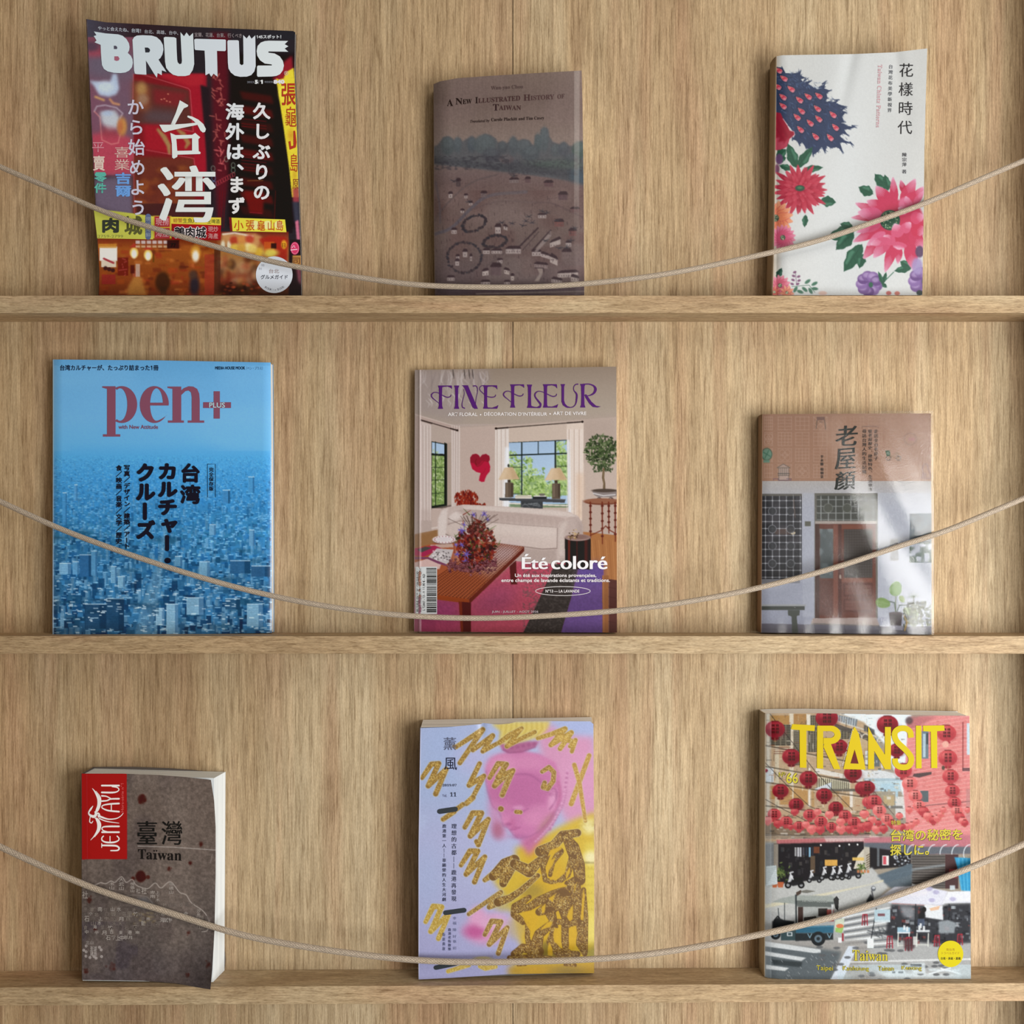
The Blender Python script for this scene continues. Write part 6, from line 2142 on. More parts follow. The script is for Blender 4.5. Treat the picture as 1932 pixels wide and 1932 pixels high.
# --- brown antique-map book
def old_map_book():
    b = Book('book', 'thick grey-brown paperback with a red label and antique map, front corner curling', 'book',
             ([(153.6, 1459.5), (230, 1459.5), (297, 1462), (350, 1466), (398, 1471.5)],
              [(398, 1471.5), (404, 1510), (407, 1560), (407, 1650), (405, 1750), (400.5, 1830), (397, 1867)],
              [(155, 1849), (270, 1850.5), (330, 1855), (365, 1861.5), (397, 1867)],
              [(153.6, 1459.5), (154.5, 1650), (155, 1849)]),
             flat(153, 1459, 407, 1850, .0085, .0085, .0090, .0095,
                  lambda u, v: -.022 * np.clip((u - .55) / .45, 0, 1) ** 2 * np.clip((v - .76) / .24, 0, 1) ** 1.7 - .0022 * np.clip((u - .8) / .2, 0, 1) ** 2 * np.clip((v - .5) / .5, 0, 1) + .0008 * np.clip(1 - u * 14, 0, 1)),
             .0412, G(172, 168, 161), 1.0)
    a = b.art(color='5c5049', seed=71)
    rng = np.random.default_rng(71)
    U = lambda *p: zc(130, 1420, 4.024, p)
    ub = lambda *q: zb(130, 1420, 4.024, *q)
    a.vgrad([(1455, '64574f'), (1560, '655850'), (1640, '62564f'), (1700, '5c524c'), (1780, '574e4a'), (1870, '50484a')])
    a.tone('72655c', 60, 90, .5)
    a.tone('4c4240', 40, 50, .45)
    a.tone('3f3840', 26, 26, .45, (150, 1740, 260, 1870))
    for k in range(900):
        x, y = 150 + rng.random() * 260, 1455 + rng.random() * 410
        ang = .3 * math.sin(x / 40.0) + (1.2 if y < 1560 else .1) + .6 * math.sin(y / 37.0)
        L = 3 + 6 * rng.random()
        d = np.array([math.cos(ang), math.sin(ang)]) * L
        a.line([(x, y), (x + d[0], y + d[1])], .8, ['857a70', '3e3632', '766a62', '483f3b'][k % 4], .26, .6)
    a.noise(5, 5, .10)
    a.noise(2, 2, .09)
    a.noise(1.2, 1.2, .05)
    for x, y, r, al in ((555, 352, 8, .75), (545, 940, 9.5, .95), (1003, 692, 3.5, .7), (922, 838, 3, .8), (760, 884, 3.2, .7), (155, 1120, 4.5, .55), (1060, 1610, 4, .5), (130, 1660, 4, .6), (908, 1368, 3, .5), (200, 1345, 2.6, .7), (900, 1690, 3.5, .45), (330, 1630, 6, .35)):
        a.ell(*U((x, y))[0], r, r * 1.15, '3a1714', al, 2.4)
        for m in range(5):
            a.ell(*(U((x, y))[0] + rng.normal(size=2) * r * .7), r * .4, r * .4, '421a16', al * .8, 1.2)
    # pale line drawing of mountains and place names
    pl = 'b3a89e'
    a.line(smooth_pts(U((200, 1005), (240, 988), (280, 995), (320, 974), (350, 985), (400, 942), (435, 985), (480, 962), (505, 1000), (540, 1020), (600, 1032), (655, 990), (700, 1028), (770, 980), (840, 1060), (890, 1080), (930, 1140), (1010, 1195), (1050, 1245), (1066, 1290), (1050, 1350), (1010, 1360)), 6), 1.3, pl, .9, .6)
    a.line(smooth_pts(U((440, 1085), (520, 1082), (600, 1100), (640, 1150), (690, 1190)), 6), 1.0, '857c74', .8)
    a.poly(U((520, 1100), (590, 1100), (640, 1160), (600, 1190), (520, 1170)), '68686a', .6, 3)
    for t, q in (('玉山', (305, 980, 345, 1040)), ('大武山', (378, 950, 418, 1045)), ('傀儡山', (465, 985, 498, 1060)), ('社', (510, 1030, 542, 1068)), ('社', (550, 1025, 590, 1075)), ('卑南', (615, 1048, 655, 1104)), ('上下木', (658, 1050, 690, 1130)), ('琅嶠山', (758, 985, 795, 1072)), ('沙馬', (970, 1185, 1000, 1250)), ('社', (100, 1050, 145, 1108))):
        b.vtext(t, ub(*q), 'a59a90', 0, 1)
    names = '東港南社山水沙溪大小北新口城倉海里竹林石下上中半月西'
    k = 0
    for row, (y, n, x0, x1) in enumerate(((1170, 8, 100, 520), (1205, 11, 100, 560), (1240, 10, 110, 640), (1275, 11, 105, 700), (1310, 8, 110, 600), (1345, 7, 120, 560), (1135, 6, 700, 960), (1200, 6, 640, 900), (1250, 4, 690, 780), (1385, 6, 280, 470), (1230, 4, 920, 1050), (1300, 3, 960, 1050))):
        for m in range(n):
            x = x0 + (x1 - x0) * m / n + rng.random() * 14
            s = 26 + rng.random() * 12
            pale = row in (5, 9, 8) or rng.random() < .25
            b.text(names[k % len(names)], ub(x, y + rng.random() * 10, x + s, y + s + rng.random() * 8), 'a99f96' if pale else ['7c7169', '857a70', '6a605a'][k % 3], 0, 1)
            k += 1
    for x, y in ((132, 1468), (113, 1500), (132, 1512), (130, 1545), (245, 1497), (248, 1548), (160, 1555), (206, 1560), (190, 1548), (232, 1478)):
        th = np.linspace(0, 6.3, 12)
        a.line(U(*np.stack([x + 7 * np.cos(th), y + 7 * np.sin(th)], -1)), 1.4, 'c9bfb8', .9, .55)
    b.text('澎湖', ub(160, 1470, 210, 1510), 'b5aaa2', 0, 1)
    b.text('諸島', ub(162, 1508, 212, 1545), 'b5aaa2', 0, 1)
    b.text('北山', ub(128, 1428, 185, 1455), 'a0968e', 0, 1)
    for k in range(40):
        x, y = 490 + rng.random() * 160, 1215 + rng.random() * 90
        a.ell(*U((x, y))[0], 3, 2, ['7a6c54', '4a3e38', '8a7a5c'][k % 3], .5, 1.2)
    a.line(U((525, 710), (800, 718), (1115, 740)), 1.1, 'b8aea6', .85, .5)
    a.line(U((1090, 770), (1075, 830)), .9, '9c9088', .7, .5)
    a.line(U((135, 160), (138, 1730)), .9, '3f3734', .5, .8)
    # red label
    rd = '9c0e1c'
    b.shape(U((98, 160), (437, 162), (440, 806), (100, 808)), rd, 0)
    a.poly(U((96, 158), (439, 160), (442, 808), (96, 810)), rd)
    b.stroke(U((136, 165), (140, 805)), .7, 'b03038', 1)
    w = 'e9dcd6'

    def st(pts, ws, sm=5):
        b.stroke(U(*pts), np.array(ws, float) / 4.024, w, 2, sm)
    # lettering read from the bottom up: slender forms
    st([(252, 704), (345, 706), (372, 714), (381, 728), (368, 742), (318, 744)], [13, 14, 13, 12, 11, 9], 5)
    st([(249, 690), (249, 720)], [6, 6], 1)
    st([(262, 634), (250, 648), (254, 668), (285, 681), (340, 681), (374, 668), (380, 650), (366, 634)], [9, 9, 10, 13, 13, 10, 9, 9], 4)
    st([(312, 680), (312, 636)], [7, 7], 1)
    st([(252, 604), (380, 604)], [13, 13], 1)
    st([(300, 603), (262, 592), (251, 578), (262, 564), (310, 560), (380, 560)], [8, 8, 8, 10, 13, 13], 4)
    st([(225, 480), (250, 490), (300, 505), (360, 500), (395, 480), (412, 460)], [16, 14, 10, 8, 6, 4])
    st([(230, 500), (280, 520), (340, 530), (380, 535)], [8, 8, 6, 4])
    st([(380, 448), (300, 440), (258, 424), (250, 412), (262, 399), (310, 390), (380, 386)], [13, 12, 9, 8, 9, 12, 13], 4)
    st([(322, 444), (322, 390)], [7, 7], 1)
    st([(250, 368), (290, 364), (318, 352), (380, 350)], [12, 10, 11, 13], 4)
    st([(250, 328), (285, 332), (320, 350)], [12, 9, 8], 4)
    st([(250, 302), (330, 303), (366, 296), (380, 280), (366, 264), (330, 256)], [13, 13, 9, 8, 9, 12], 4)
    st([(250, 250), (380, 250)], [13, 13], 1)
    # the bird emblem
    st([(178, 272), (200, 300), (225, 350), (228, 400), (212, 440), (205, 455)], [3, 12, 22, 26, 20, 8], 5)
    st([(206, 292), (238, 340), (238, 390), (222, 440)], [3, 9, 11, 6], 5)
    st([(165, 664), (195, 630), (222, 585), (226, 540), (212, 505), (200, 498)], [3, 10, 20, 24, 20, 8], 5)
    st([(196, 640), (232, 590), (240, 545), (228, 510)], [3, 8, 10, 6], 5)
    st([(182, 406), (165, 430), (150, 458), (165, 478), (190, 485), (205, 470), (200, 450)], [5, 14, 10, 18, 22, 20, 12], 5)
    st([(165, 470), (160, 500), (158, 525), (172, 534), (182, 520)], [5, 7, 8, 7, 5], 5)
    st([(205, 470), (222, 460), (232, 475), (225, 490)], [14, 12, 12, 8], 4)
    v, f = glyphs('Hors-série n°1')
    v = np.stack([-v[:, 1], v[:, 0]], -1)
    b.fit(v, f, ub(394, 234, 416, 452), 'd0605c', 2)
    tk = '1f1715'
    b.text('臺', ub(520, 520, 668, 696), tk, .0, 3, .45)
    b.text('灣', ub(706, 520, 860, 700), tk, .0, 3, .35)
    b.text(serif('Ta'), [U((526, 733))[0], U((635, 736))[0], U((635, 812))[0], U((526, 808))[0]], '221a17', 0, 3)
    b.shape(U((640, 764), (664, 764), (664, 804), (672, 806), (672, 812), (641, 812), (641, 806), (648, 804), (648, 772), (640, 770)), '221a17', 3)
    b.ellipse(*U((648, 746))[0], 1.5, 1.5, '221a17', 3, 14)
    b.ellipse(*U((666, 746))[0], 1.5, 1.5, '221a17', 3, 14)
    b.text(serif('wan'), [U((674, 762))[0], U((856, 765))[0], U((856, 822))[0], U((674, 814))[0]], '221a17', 0, 3)
    root = b.build(cover_mat('worn_cover_brown', .5, .1, .3), pages_mat('page_edges_thick', (.80, .86, .90), (.60, .65, .70), 1500), plain_mat('spine_grey_brown', (.12, .10, .09), .5), plain_mat('back_cover_grey_brown', (.12, .10, .09), .5), pages=([(156, 1461.5), (404, 1468), (402, 1853), (156, 1850)], .0108), fan=(.0035, .0))


old_house_book()
old_map_book()


# --- lavender magazine with gold scribbles
def gold_scribble_magazine():
    b = Book('magazine', 'lavender magazine with a pink statue head and glittering gold scribbles', 'magazine',
             ([(793.5, 1373.5), (850, 1371.5), (908, 1366), (911, 1364), (940, 1367), (962, 1365), (975, 1361.5), (1040, 1360.5), (1113, 1361), (1119.5, 1366)],
              [(1119.5, 1366), (1121, 1600), (1121, 1836)],
              [(790, 1848), (850, 1845), (960, 1838), (1050, 1836.5), (1121, 1836)],
              [(793.5, 1373.5), (790, 1600), (790, 1848)]),
             flat(790, 1361, 1121, 1848, .0125, .0235, .0235, .0110,
                  lambda u, v: -.0022 * np.sin(np.pi * np.clip(u, 0, 1)) * np.clip(v, 0, 1) + .0015 * np.exp(-((u - .36) / .02) ** 2) * np.clip(1 - v * 12, 0, 1) + .0006 * np.sin(7 * v) * (1 - u)),
             .0410, G(206, 203, 196), 1.0)
    a = b.art(color='b0b5d6', seed=81)
    rng = np.random.default_rng(81)
    A = lambda *p: zc(780, 1345, 4.283, p)
    B = lambda *p: zc(940, 1345, 4.284, p)
    C = lambda *p: zc(780, 1590, 4.122, p)
    Dd = lambda *p: zc(940, 1590, 4.284, p)
    a.vgrad([(1360, 'abb7da'), (1420, 'b0bcdc'), (1500, 'aab7d8'), (1580, 'b3b6d8'), (1660, 'b2b5d6'), (1740, 'adacd0'), (1850, 'a6a6cc')])
    a.ell(830, 1420, 40, 60, 'a3b6dc', .6, 30)
    a.ell(805, 1660, 30, 70, 'a9b8dc', .5, 25)
    a.ell(900, 1430, 40, 30, 'bcb4dc', .5, 22)
    # pink shoulders, head, crown, robe
    a.poly(B((300, 130), (420, 90), (560, 170), (780, 190), (800, 820), (560, 900), (400, 600)), 'd493b4', .95, 7)
    a.poly(B((430, 80), (800, 70), (800, 170), (600, 170)), 'a9b4dc', .9, 5)
    a.ell(*B((650, 500))[0], 34, 50, 'd89abc', .6, 18)
    a.poly([(975, 1640), (972, 1600), (1000, 1592), (1052, 1562), (1086, 1545), (1124, 1531), (1124, 1840), (962, 1840), (985, 1790), (966, 1720), (945, 1680), (930, 1660), (950, 1640)], 'd2b13c', 1, 5)
    a.poly(Dd((700, 0), (800, 0), (800, 800), (700, 830)), 'dcc654', .9, 4)
    a.ell(*B((740, 920))[0], 16, 14, 'ece4b0', .8, 9)
    a.ell(*Dd((750, 120))[0], 14, 12, 'f0e8c0', .8, 8)
    a.ell(*Dd((750, 700))[0], 14, 30, 'e8d878', .7, 10)
    a.poly(Dd((250, 0), (420, 0), (700, 400), (690, 800), (430, 900), (200, 780), (180, 560)), 'cda32c', .7, 8)
    a.poly(Dd((690, 155), (790, 160), (790, 166), (700, 166)), '6c5c30', .9, .8)
    for k in range(26):
        x, y = 690 + (k % 4) * 26, 200 + (k // 4) * 66
        th = np.linspace(0, np.pi, 8)
        a.line(Dd(*np.stack([x + 15 * np.cos(th), y + 16 * np.sin(th)], -1)), .7, 'a88c34', .6, .6)
    for k in range(24):
        x, y = 600 + rng.random() * 170, 880 + rng.random() * 150
        a.line(B((x, y), (x + 18, y - 12), (x + 36, y + 4)), .8, 'b09434', .5, .7)
    a.poly(B((170, 1020), (420, 830), (470, 840), (300, 1092), (250, 1160), (200, 1092)), 'c4709c', .95, 5)
    a.poly(B((50, 330), (180, 300), (330, 330), (460, 400), (500, 520), (520, 700), (450, 840), (330, 960), (250, 1000), (150, 1010), (110, 970), (75, 930), (40, 905), (35, 870), (10, 800), (-50, 760), (-80, 640), (-100, 540), (-95, 440), (-60, 380), (-10, 345)), 'c97aa8', 1, 2.2)
    a.poly(A((585, 430), (620, 360), (720, 320), (800, 330), (800, 800), (720, 760), (650, 700), (610, 600), (585, 500)), 'cf82ac', .9, 4)
    a.ell(*B((30, 430))[0], 26, 18, 'd894b8', .8, 12)
    a.ell(*B((250, 400))[0], 34, 14, 'd48cb2', .7, 10)
    a.ell(*B((220, 640))[0], 50, 34, 'b96898', .75, 16)
    a.ell(*B((0, 640))[0], 18, 24, 'bb6c9a', .7, 12)
    a.poly(B((130, 500), (260, 490), (340, 540), (400, 560), (330, 545), (250, 505)), 'b06292', .7, 2)
    a.line(B((150, 495), (260, 505), (340, 560)), 2, 'b06292', .5, 2)
    a.ell(*B((330, 830))[0], 24, 20, 'd28ab0', .6, 10)
    a.poly(B((420, 620), (470, 610), (480, 700), (450, 790), (400, 790), (395, 720)), 'd794b8', .9, 2.5)
    a.line(B((430, 630), (465, 640), (462, 700), (430, 760)), 1.6, 'a85e8c', .7, 1.2)
    a.ell(*B((430, 660))[0], 5, 4, 'a85e8c', .7, 2)
    a.poly(B((360, 880), (450, 800), (470, 830), (380, 930), (300, 980)), '9a7c5c', .55, 5)
    a.poly(B((110, 760), (180, 745), (215, 770), (150, 790)), 'd898bc', .8, 1.5)
    a.line(B((110, 790), (150, 780), (200, 800), (245, 770)), 1.3, '9c5484', .8, .9)
    a.line(B((-10, 770), (20, 760), (45, 778)), 1.3, '9c5484', .7, .9)
    a.poly(B((40, 830), (70, 850), (110, 850), (145, 880), (140, 905), (100, 915), (50, 900)), 'c06a98', .7, 2.5)
    a.ell(*B((80, 900))[0], 6, 3, '94487c', .5, 2)
    a.line(B((100, 945), (140, 940), (175, 925)), 2, 'a04c80', .7, 1.4)
    a.ell(*B((130, 925))[0], 6, 3, 'bb6896', .8, 2)
    a.ell(*B((170, 1000))[0], 16, 5, 'b4689a', .6, 4)
    for k in range(26):
        t = k / 25
        x, y = 560 - 60 * t - 160 * max(0, t - .5), 470 + 470 * t
        a.ell(*B((x, y))[0], 2.6, 2.6, ['dca0c2', 'b46e98'][k % 2], .8, 1.2)
    a.poly(A((600, 700), (700, 760), (740, 900), (760, 1010), (690, 1020), (640, 980), (620, 900)), 'cc88b0', .8, 6)
    a.ell(*A((680, 950))[0], 10, 15, 'a86078', .7, 8)
    a.poly(B((-60, 85), (100, 70), (420, 65), (400, 130), (340, 190), (160, 250), (0, 260), (20, 150)), 'd8c060', .95, 3)
    for k in range(18):
        a.line(B((30 + k * 20, 75), (20 + k * 21, 130), (10 + k * 18, 200)), .9, ['a88c38', 'ecdc8c'][k % 2], .6, .8)
    a.poly(B((10, 250), (100, 255), (240, 230), (330, 230), (300, 280), (180, 320), (70, 325), (30, 300)), 'b0648c', .95, 1.6)
    a.line(B((40, 300), (90, 322), (190, 316), (300, 275)), 1.6, '8c4470', .8, 1)
    for k in range(5):
        a.ell(*B((110 + k * 46, 280 - k * 7))[0], 4, 3.4, '9c5480', .6, 1.2)
    a.line(smooth_pts(B((180, 1012), (260, 995), (340, 945), (410, 870), (450, 800)), 6), [1, 5, 6, 5, 3, 3][:1] * 25, '96507e', .55, 2)
    a.line(smooth_pts(B((485, 560), (500, 640), (480, 760), (430, 860), (340, 970), (230, 1060)), 6), 5, 'b8688f', .55, 2.5)
    for k in range(22):
        t = k / 21
        x, y = 545 - 40 * t - 200 * t * t, 620 + 420 * t
        a.ell(*B((x, y))[0], 2.4, 2.4, 'e0a4c4', .85, .8)
        a.ell(B((x, y))[0][0] + 1, B((x, y))[0][1] + 1.2, 2.0, 1.6, 'a25c88', .55, 1)
    a.line(smooth_pts(B((-98, 470), (-100, 560), (-80, 650), (-45, 750), (5, 800), (30, 870), (40, 910), (80, 930), (115, 975), (160, 1012)), 5), 2.2, 'a4608e', .55, 1.4)
    a.line(smooth_pts(B((-20, 460), (60, 490), (130, 500), (200, 492), (270, 505), (350, 565)), 5), 2.0, 'a25a8a', .6, 1.4)
    a.ell(*B((60, 860))[0], 9, 7, 'd88cb6', .6, 4)
    a.ell(*B((270, 860))[0], 18, 12, 'd68ab2', .55, 8)
    a.line(B((400, 640), (420, 615), (455, 612), (475, 640), (468, 700), (440, 750), (415, 780)), 2.4, '9c5684', .75, 1.3)
    a.ell(*B((440, 700))[0], 5, 10, 'dc9cc0', .7, 3)
    # lotus bud
    a.ell(*C((560, 680))[0], 38, 26, 'd995bb', .9, 12)
    a.ell(*C((500, 580))[0], 16, 20, 'dfa4c6', .9, 9)
    a.ell(*C((480, 690))[0], 20, 12, 'c05c94', .9, 9)
    a.ell(*C((640, 600))[0], 26, 14, 'd8a8c8', .8, 9)
    a.ell(*C((600, 640))[0], 22, 8, 'e0b0cc', .6, 6)
    a.ell(*Dd((150, 690))[0], 18, 20, 'c0a870', .6, 10)
    a.ell(*Dd((270, 390))[0], 22, 14, '9a8440', .7, 10)
    a.ell(*Dd((400, 880))[0], 20, 20, '7c6a30', .8, 8)
    a.ell(*Dd((60, 480))[0], 26, 16, 'c4ac48', .7, 9)
    a.poly(Dd((80, 1000), (800, 960), (800, 1070), (80, 1070)), 'b48f38', .9, 5)
    a.ell(*Dd((300, 1040))[0], 20, 8, 'c89c34', .7, 6)
    a.ell(*Dd((560, 1030))[0], 26, 8, '8c7848', .6, 7)
    a.poly(Dd((700, 870), (800, 830), (800, 960), (720, 940)), '94904c', .6, 4)
    a.blur(1.0, (790, 1360, 1123, 1850))
    a.poly(A((50, 1000), (30, 800), (120, 850)), 'b9c6e4', .5, 5)
    a.rect(788, 1802, 930, 1806, '8c84a8', .35)

    def gold(fn, pts, w, c='91703a', hi='e2c46c', dens=1.9, edge=True):
        P = fn(*pts)
        W_ = np.broadcast_to(np.asarray(w, float), (len(P),)) / 4.28 * (1.22 if edge else 1.0)
        if edge:
            a.line(P, W_ + 1.6, 'd6cda0', .75, .8)
        a.line(P, W_, c, .98, .6)
        for p, q, w0, w1 in zip(P[:-1], P[1:], W_[:-1], W_[1:]):
            L = np.hypot(*(q - p))
            n = int(L * (w0 + w1) / 2 * .17 * dens) + 1
            for k in range(n):
                t, s = rng.random(), (rng.random() - .5) * .86
                d = (q - p) / max(L, 1e-6)
                o = p + (q - p) * t + np.array([-d[1], d[0]]) * s * (w0 + (w1 - w0) * t)
                e = [(1.3, .45), (.45, 1.3), (.9, .9), (1.1, .8)][int(rng.random() * 4)]
                a.rect(o[0] - e[0] / 2 * 1.3, o[1] - e[1] / 2 * 1.3, o[0] + e[0] / 2 * 1.3, o[1] + e[1] / 2 * 1.3, [hi, 'c8a04a', 'f0dc98', 'b58c40'][k % 4], .9)
    # scribbles, upper half
    gold(A, [(345, 275), (560, 135), (375, 405)], [28, 34, 30])
    gold(A, [(480, 300), (640, 185), (560, 310), (700, 235)], [30, 34, 30, 26])
    gold(B, [(10, 240), (100, 175), (190, 125), (70, 270), (180, 210), (295, 155)], [30, 34, 26, 30, 28, 28], '9c7a3a')
    gold(B, [(320, 205), (420, 175), (540, 130), (425, 260), (590, 160), (500, 290), (560, 200), (480, 200), (600, 230)], [26, 30, 34, 30, 34, 30, 34, 40, 30], 'a8863c')
    gold(B, [(580, 270), (625, 220), (595, 312)], [26, 28, 26], 'a8863c')
    gold(A, [(70, 525), (145, 415), (205, 410), (120, 590), (265, 455), (180, 655)], [28, 34, 34, 34, 32, 34])
    gold(A, [(535, 410), (450, 585), (570, 510), (480, 680)], [30, 34, 30, 30])
    gold(A, [(430, 730), (480, 685), (425, 735)], [34, 36, 30])
    gold(A, [(400, 740), (240, 860)], [30, 30])
    gold(A, [(615, 525), (685, 410), (745, 415), (655, 590), (790, 470), (715, 665)], [28, 34, 34, 34, 30, 32])
    gold(B, [(70, 415), (0, 520), (120, 465), (35, 665)], [28, 36, 30, 28])
    gold(A, [(415, 925), (480, 810), (550, 810), (460, 995), (605, 860), (525, 1065)], [30, 36, 36, 36, 32, 34])
    gold(B, [(355, 475), (410, 440), (450, 480), (445, 550), (400, 610), (365, 600), (375, 565)], [26, 30, 30, 30, 34, 34, 30])
    gold(B, [(735, 345), (590, 735)], [30, 32], 'b48c44')
    gold(B, [(615, 420), (655, 560), (705, 875)], [28, 28, 22], 'b48c44')
    gold(B, [(20, 775), (24, 777)], [34, 34], '8c6a34', 'dcbc62', 2)
    gold(B, [(145, 800), (180, 803)], [26, 26], '94703a', 'dcbc62', 2)
    # lower half
    gold(C, [(370, 175), (440, 65), (500, 65), (410, 245), (555, 110), (475, 305)], [28, 36, 34, 34, 32, 34])
    gold(C, [(490, -10), (505, 15)], [30, 34])
    gold(C, [(95, 615), (155, 495), (220, 500), (135, 690), (280, 545), (195, 745)], [28, 36, 34, 34, 30, 32], 'b89a4a', 'ecd880')
    gold(C, [(430, 555), (680, 385), (590, 500), (740, 440)], [26, 30, 34, 34], '8a6c40')
    gold(C, [(555, 715), (610, 610), (680, 615), (590, 790), (730, 660), (660, 860)], [28, 34, 34, 34, 30, 32], '8c6c40')
    gold(C, [(555, 290), (640, 230), (742, 150)], [30, 50, 70])
    bw = '745430'
    gold(Dd, [(-40, 270), (60, 180), (130, 140), (60, 260), (40, 330)], [60, 90, 70, 80, 50], bw)
    gold(Dd, [(130, 170), (250, 230), (310, 170), (400, 90)], [60, 80, 60, 40], bw)
    gold(Dd, [(320, 265), (180, 390), (90, 450), (0, 480)], [30, 40, 46, 60], bw)
    gold(Dd, [(340, 70), (450, 20), (520, -60), (640, -80)], [70, 60, 60, 50], bw)
    for pts, w in (([(540, -60), (600, 40), (650, 180), (660, 300)], [60, 110, 100, 90]), ([(400, 100), (360, 200), (380, 300), (470, 330), (560, 260), (600, 120)], [40, 40, 40, 40, 50, 60]), ([(500, 70), (440, 160), (420, 260)], [60, 40, 34]), ([(560, 330), (620, 320), (640, 600), (690, 860)], [50, 90, 90, 60]), ([(690, 380), (710, 600), (700, 880)], [40, 36, 50]),
                   ([(560, 370), (440, 420), (330, 470), (250, 520), (160, 540)], [50, 70, 70, 60, 60]), ([(250, 440), (140, 520), (130, 580), (200, 640)], [40, 70, 60, 50]), ([(240, 660), (235, 760), (260, 870)], [44, 40, 60]), ([(330, 560), (420, 520), (520, 440), (560, 600)], [60, 120, 140, 100]), ([(420, 560), (450, 640), (330, 740), (300, 860)], [90, 60, 80, 110]), ([(460, 680), (420, 800), (480, 880), (560, 900)], [50, 60, 70, 60]), ([(540, 660), (540, 800), (560, 900), (640, 900)], [60, 60, 60, 50]), ([(660, 640), (660, 820), (700, 900)], [60, 60, 40]),
                   ([(130, 900), (200, 850), (330, 880), (250, 930)], [60, 70, 80, 70]), ([(90, 930), (300, 930), (440, 940), (620, 920)], [40, 60, 40, 40]), ([(160, 990), (220, 985)], [20, 22]), ([(540, 985), (620, 990)], [24, 30]), ([(540, 660), (640, 650)], [60, 60]), ([(470, 640), (560, 640)], [50, 40])):
        gold(Dd, pts, w, bw, 'd8b860', 1.5, False)
    for pts in (((385, 240), (410, 150), (465, 115), (440, 180), (400, 240)), ((410, 300), (460, 250), (500, 200), (512, 215), (470, 285), (425, 305)), ((400, 110), (420, 60), (500, 30), (515, 50), (450, 90)), ((545, 290), (550, 240), (580, 195), (580, 240), (555, 290)), ((350, 690), (400, 640), (440, 640), (420, 680), (340, 705)), ((445, 740), (455, 690), (490, 690), (495, 760), (470, 815), (450, 800)), ((570, 860), (580, 680), (630, 670), (640, 740), (610, 870)),
                ((555, 600), (570, 550), (605, 500), (602, 620), (575, 635)), ((665, 620), (680, 450), (690, 360), (700, 430), (685, 630)), ((610, 410), (615, 360), (640, 310), (630, 340), (615, 400)), ((410, 340), (500, 320), (560, 345), (540, 360), (440, 365)), ((405, 450), (460, 415), (440, 480)), ((355, 575), (350, 520), (385, 490), (375, 560)), ((190, 560), (280, 545), (330, 620), (270, 740), (250, 700), (215, 640)), ((400, 860), (410, 800), (440, 860), (440, 915), (400, 910))):
        a.poly(Dd(*pts), 'd2a830', .95, .6)
    gold(C, [(270, 1000), (430, 950)], [26, 30], 'c4a850', 'f0e090')
    gold(C, [(520, 960), (560, 975), (640, 965)], [30, 34, 24], 'c4a850', 'f0e090')
    a.ell(*C((540, 905))[0], 18, 5, 'c8b468', .7, 2)
    # painted dark dashes
    for fn, p, q, w in ((A, (212, 797), (340, 778), 40), (C, (250, 545), (395, 525), 38), (C, (175, 972), (330, 940), 36)):
        b.stroke(fn(p, q), w / 4.25, '3a3f44', 2)
    gold(A, [(330, 800), (240, 860)], [30, 30])
    # type
    b.text('薰', zb(780, 1345, 4.283, 246, 198, 345, 300), '62667c', .0, 2, .2)
    b.text('風', zb(780, 1345, 4.283, 250, 362, 352, 462), '23263c', .0, 2, .0)
    gold(A, [(330, 270), (345, 275)], [24, 28])
    b.text(serif('2019.07'), zb(780, 1345, 4.283, 236, 575, 350, 594), '3c4054')
    b.text(serif('Vol.'), zb(780, 1345, 4.283, 235, 658, 272, 680), '7c80a0')
    b.text(serif('11'), zb(780, 1345, 4.283, 297, 642, 348, 676), '3c4054')
    dk = '3e4258'
    b.vtext('理想的古都──鹿港再發現', [A((308, 898))[0], A((350, 898))[0], C((334, 455))[0], C((296, 455))[0]], dk, .0, 2, .1, 1.22)
    b.vtext('鹿港第一人──辜顯榮的人生大河劇', [A((235, 900))[0], A((266, 900))[0], C((254, 455))[0], C((224, 455))[0]], dk, .0, 2, .1, 1.22)
    b.vtext('幸福 陳 好事 彩', zb(780, 1590, 4.122, 306, 575, 336, 832), '7f83a4', .0, 2, 0, 1.5)
    b.vtext('鹿港老街散策', zb(780, 1590, 4.122, 270, 665, 294, 838), '565a78', .0, 2, .1, 1.2)
    b.vtext('街屋典故', zb(780, 1590, 4.122, 226, 700, 248, 838), '6a6e8c', .0, 2, .1, 1.2)
    a.noise(1.4, 1.4, .03)
    b.build(cover_mat('satin_cover_lavender', .4, .12, .25), GREY_PAPER, plain_mat('spine_lavender', (.42, .44, .62), .5), plain_mat('back_cover_lavender', (.4, .4, .55), .5),
            pages=([(794, 1372.5), (1118, 1364), (1119, 1835), (792, 1846)], None), fan=(.0, .0034))


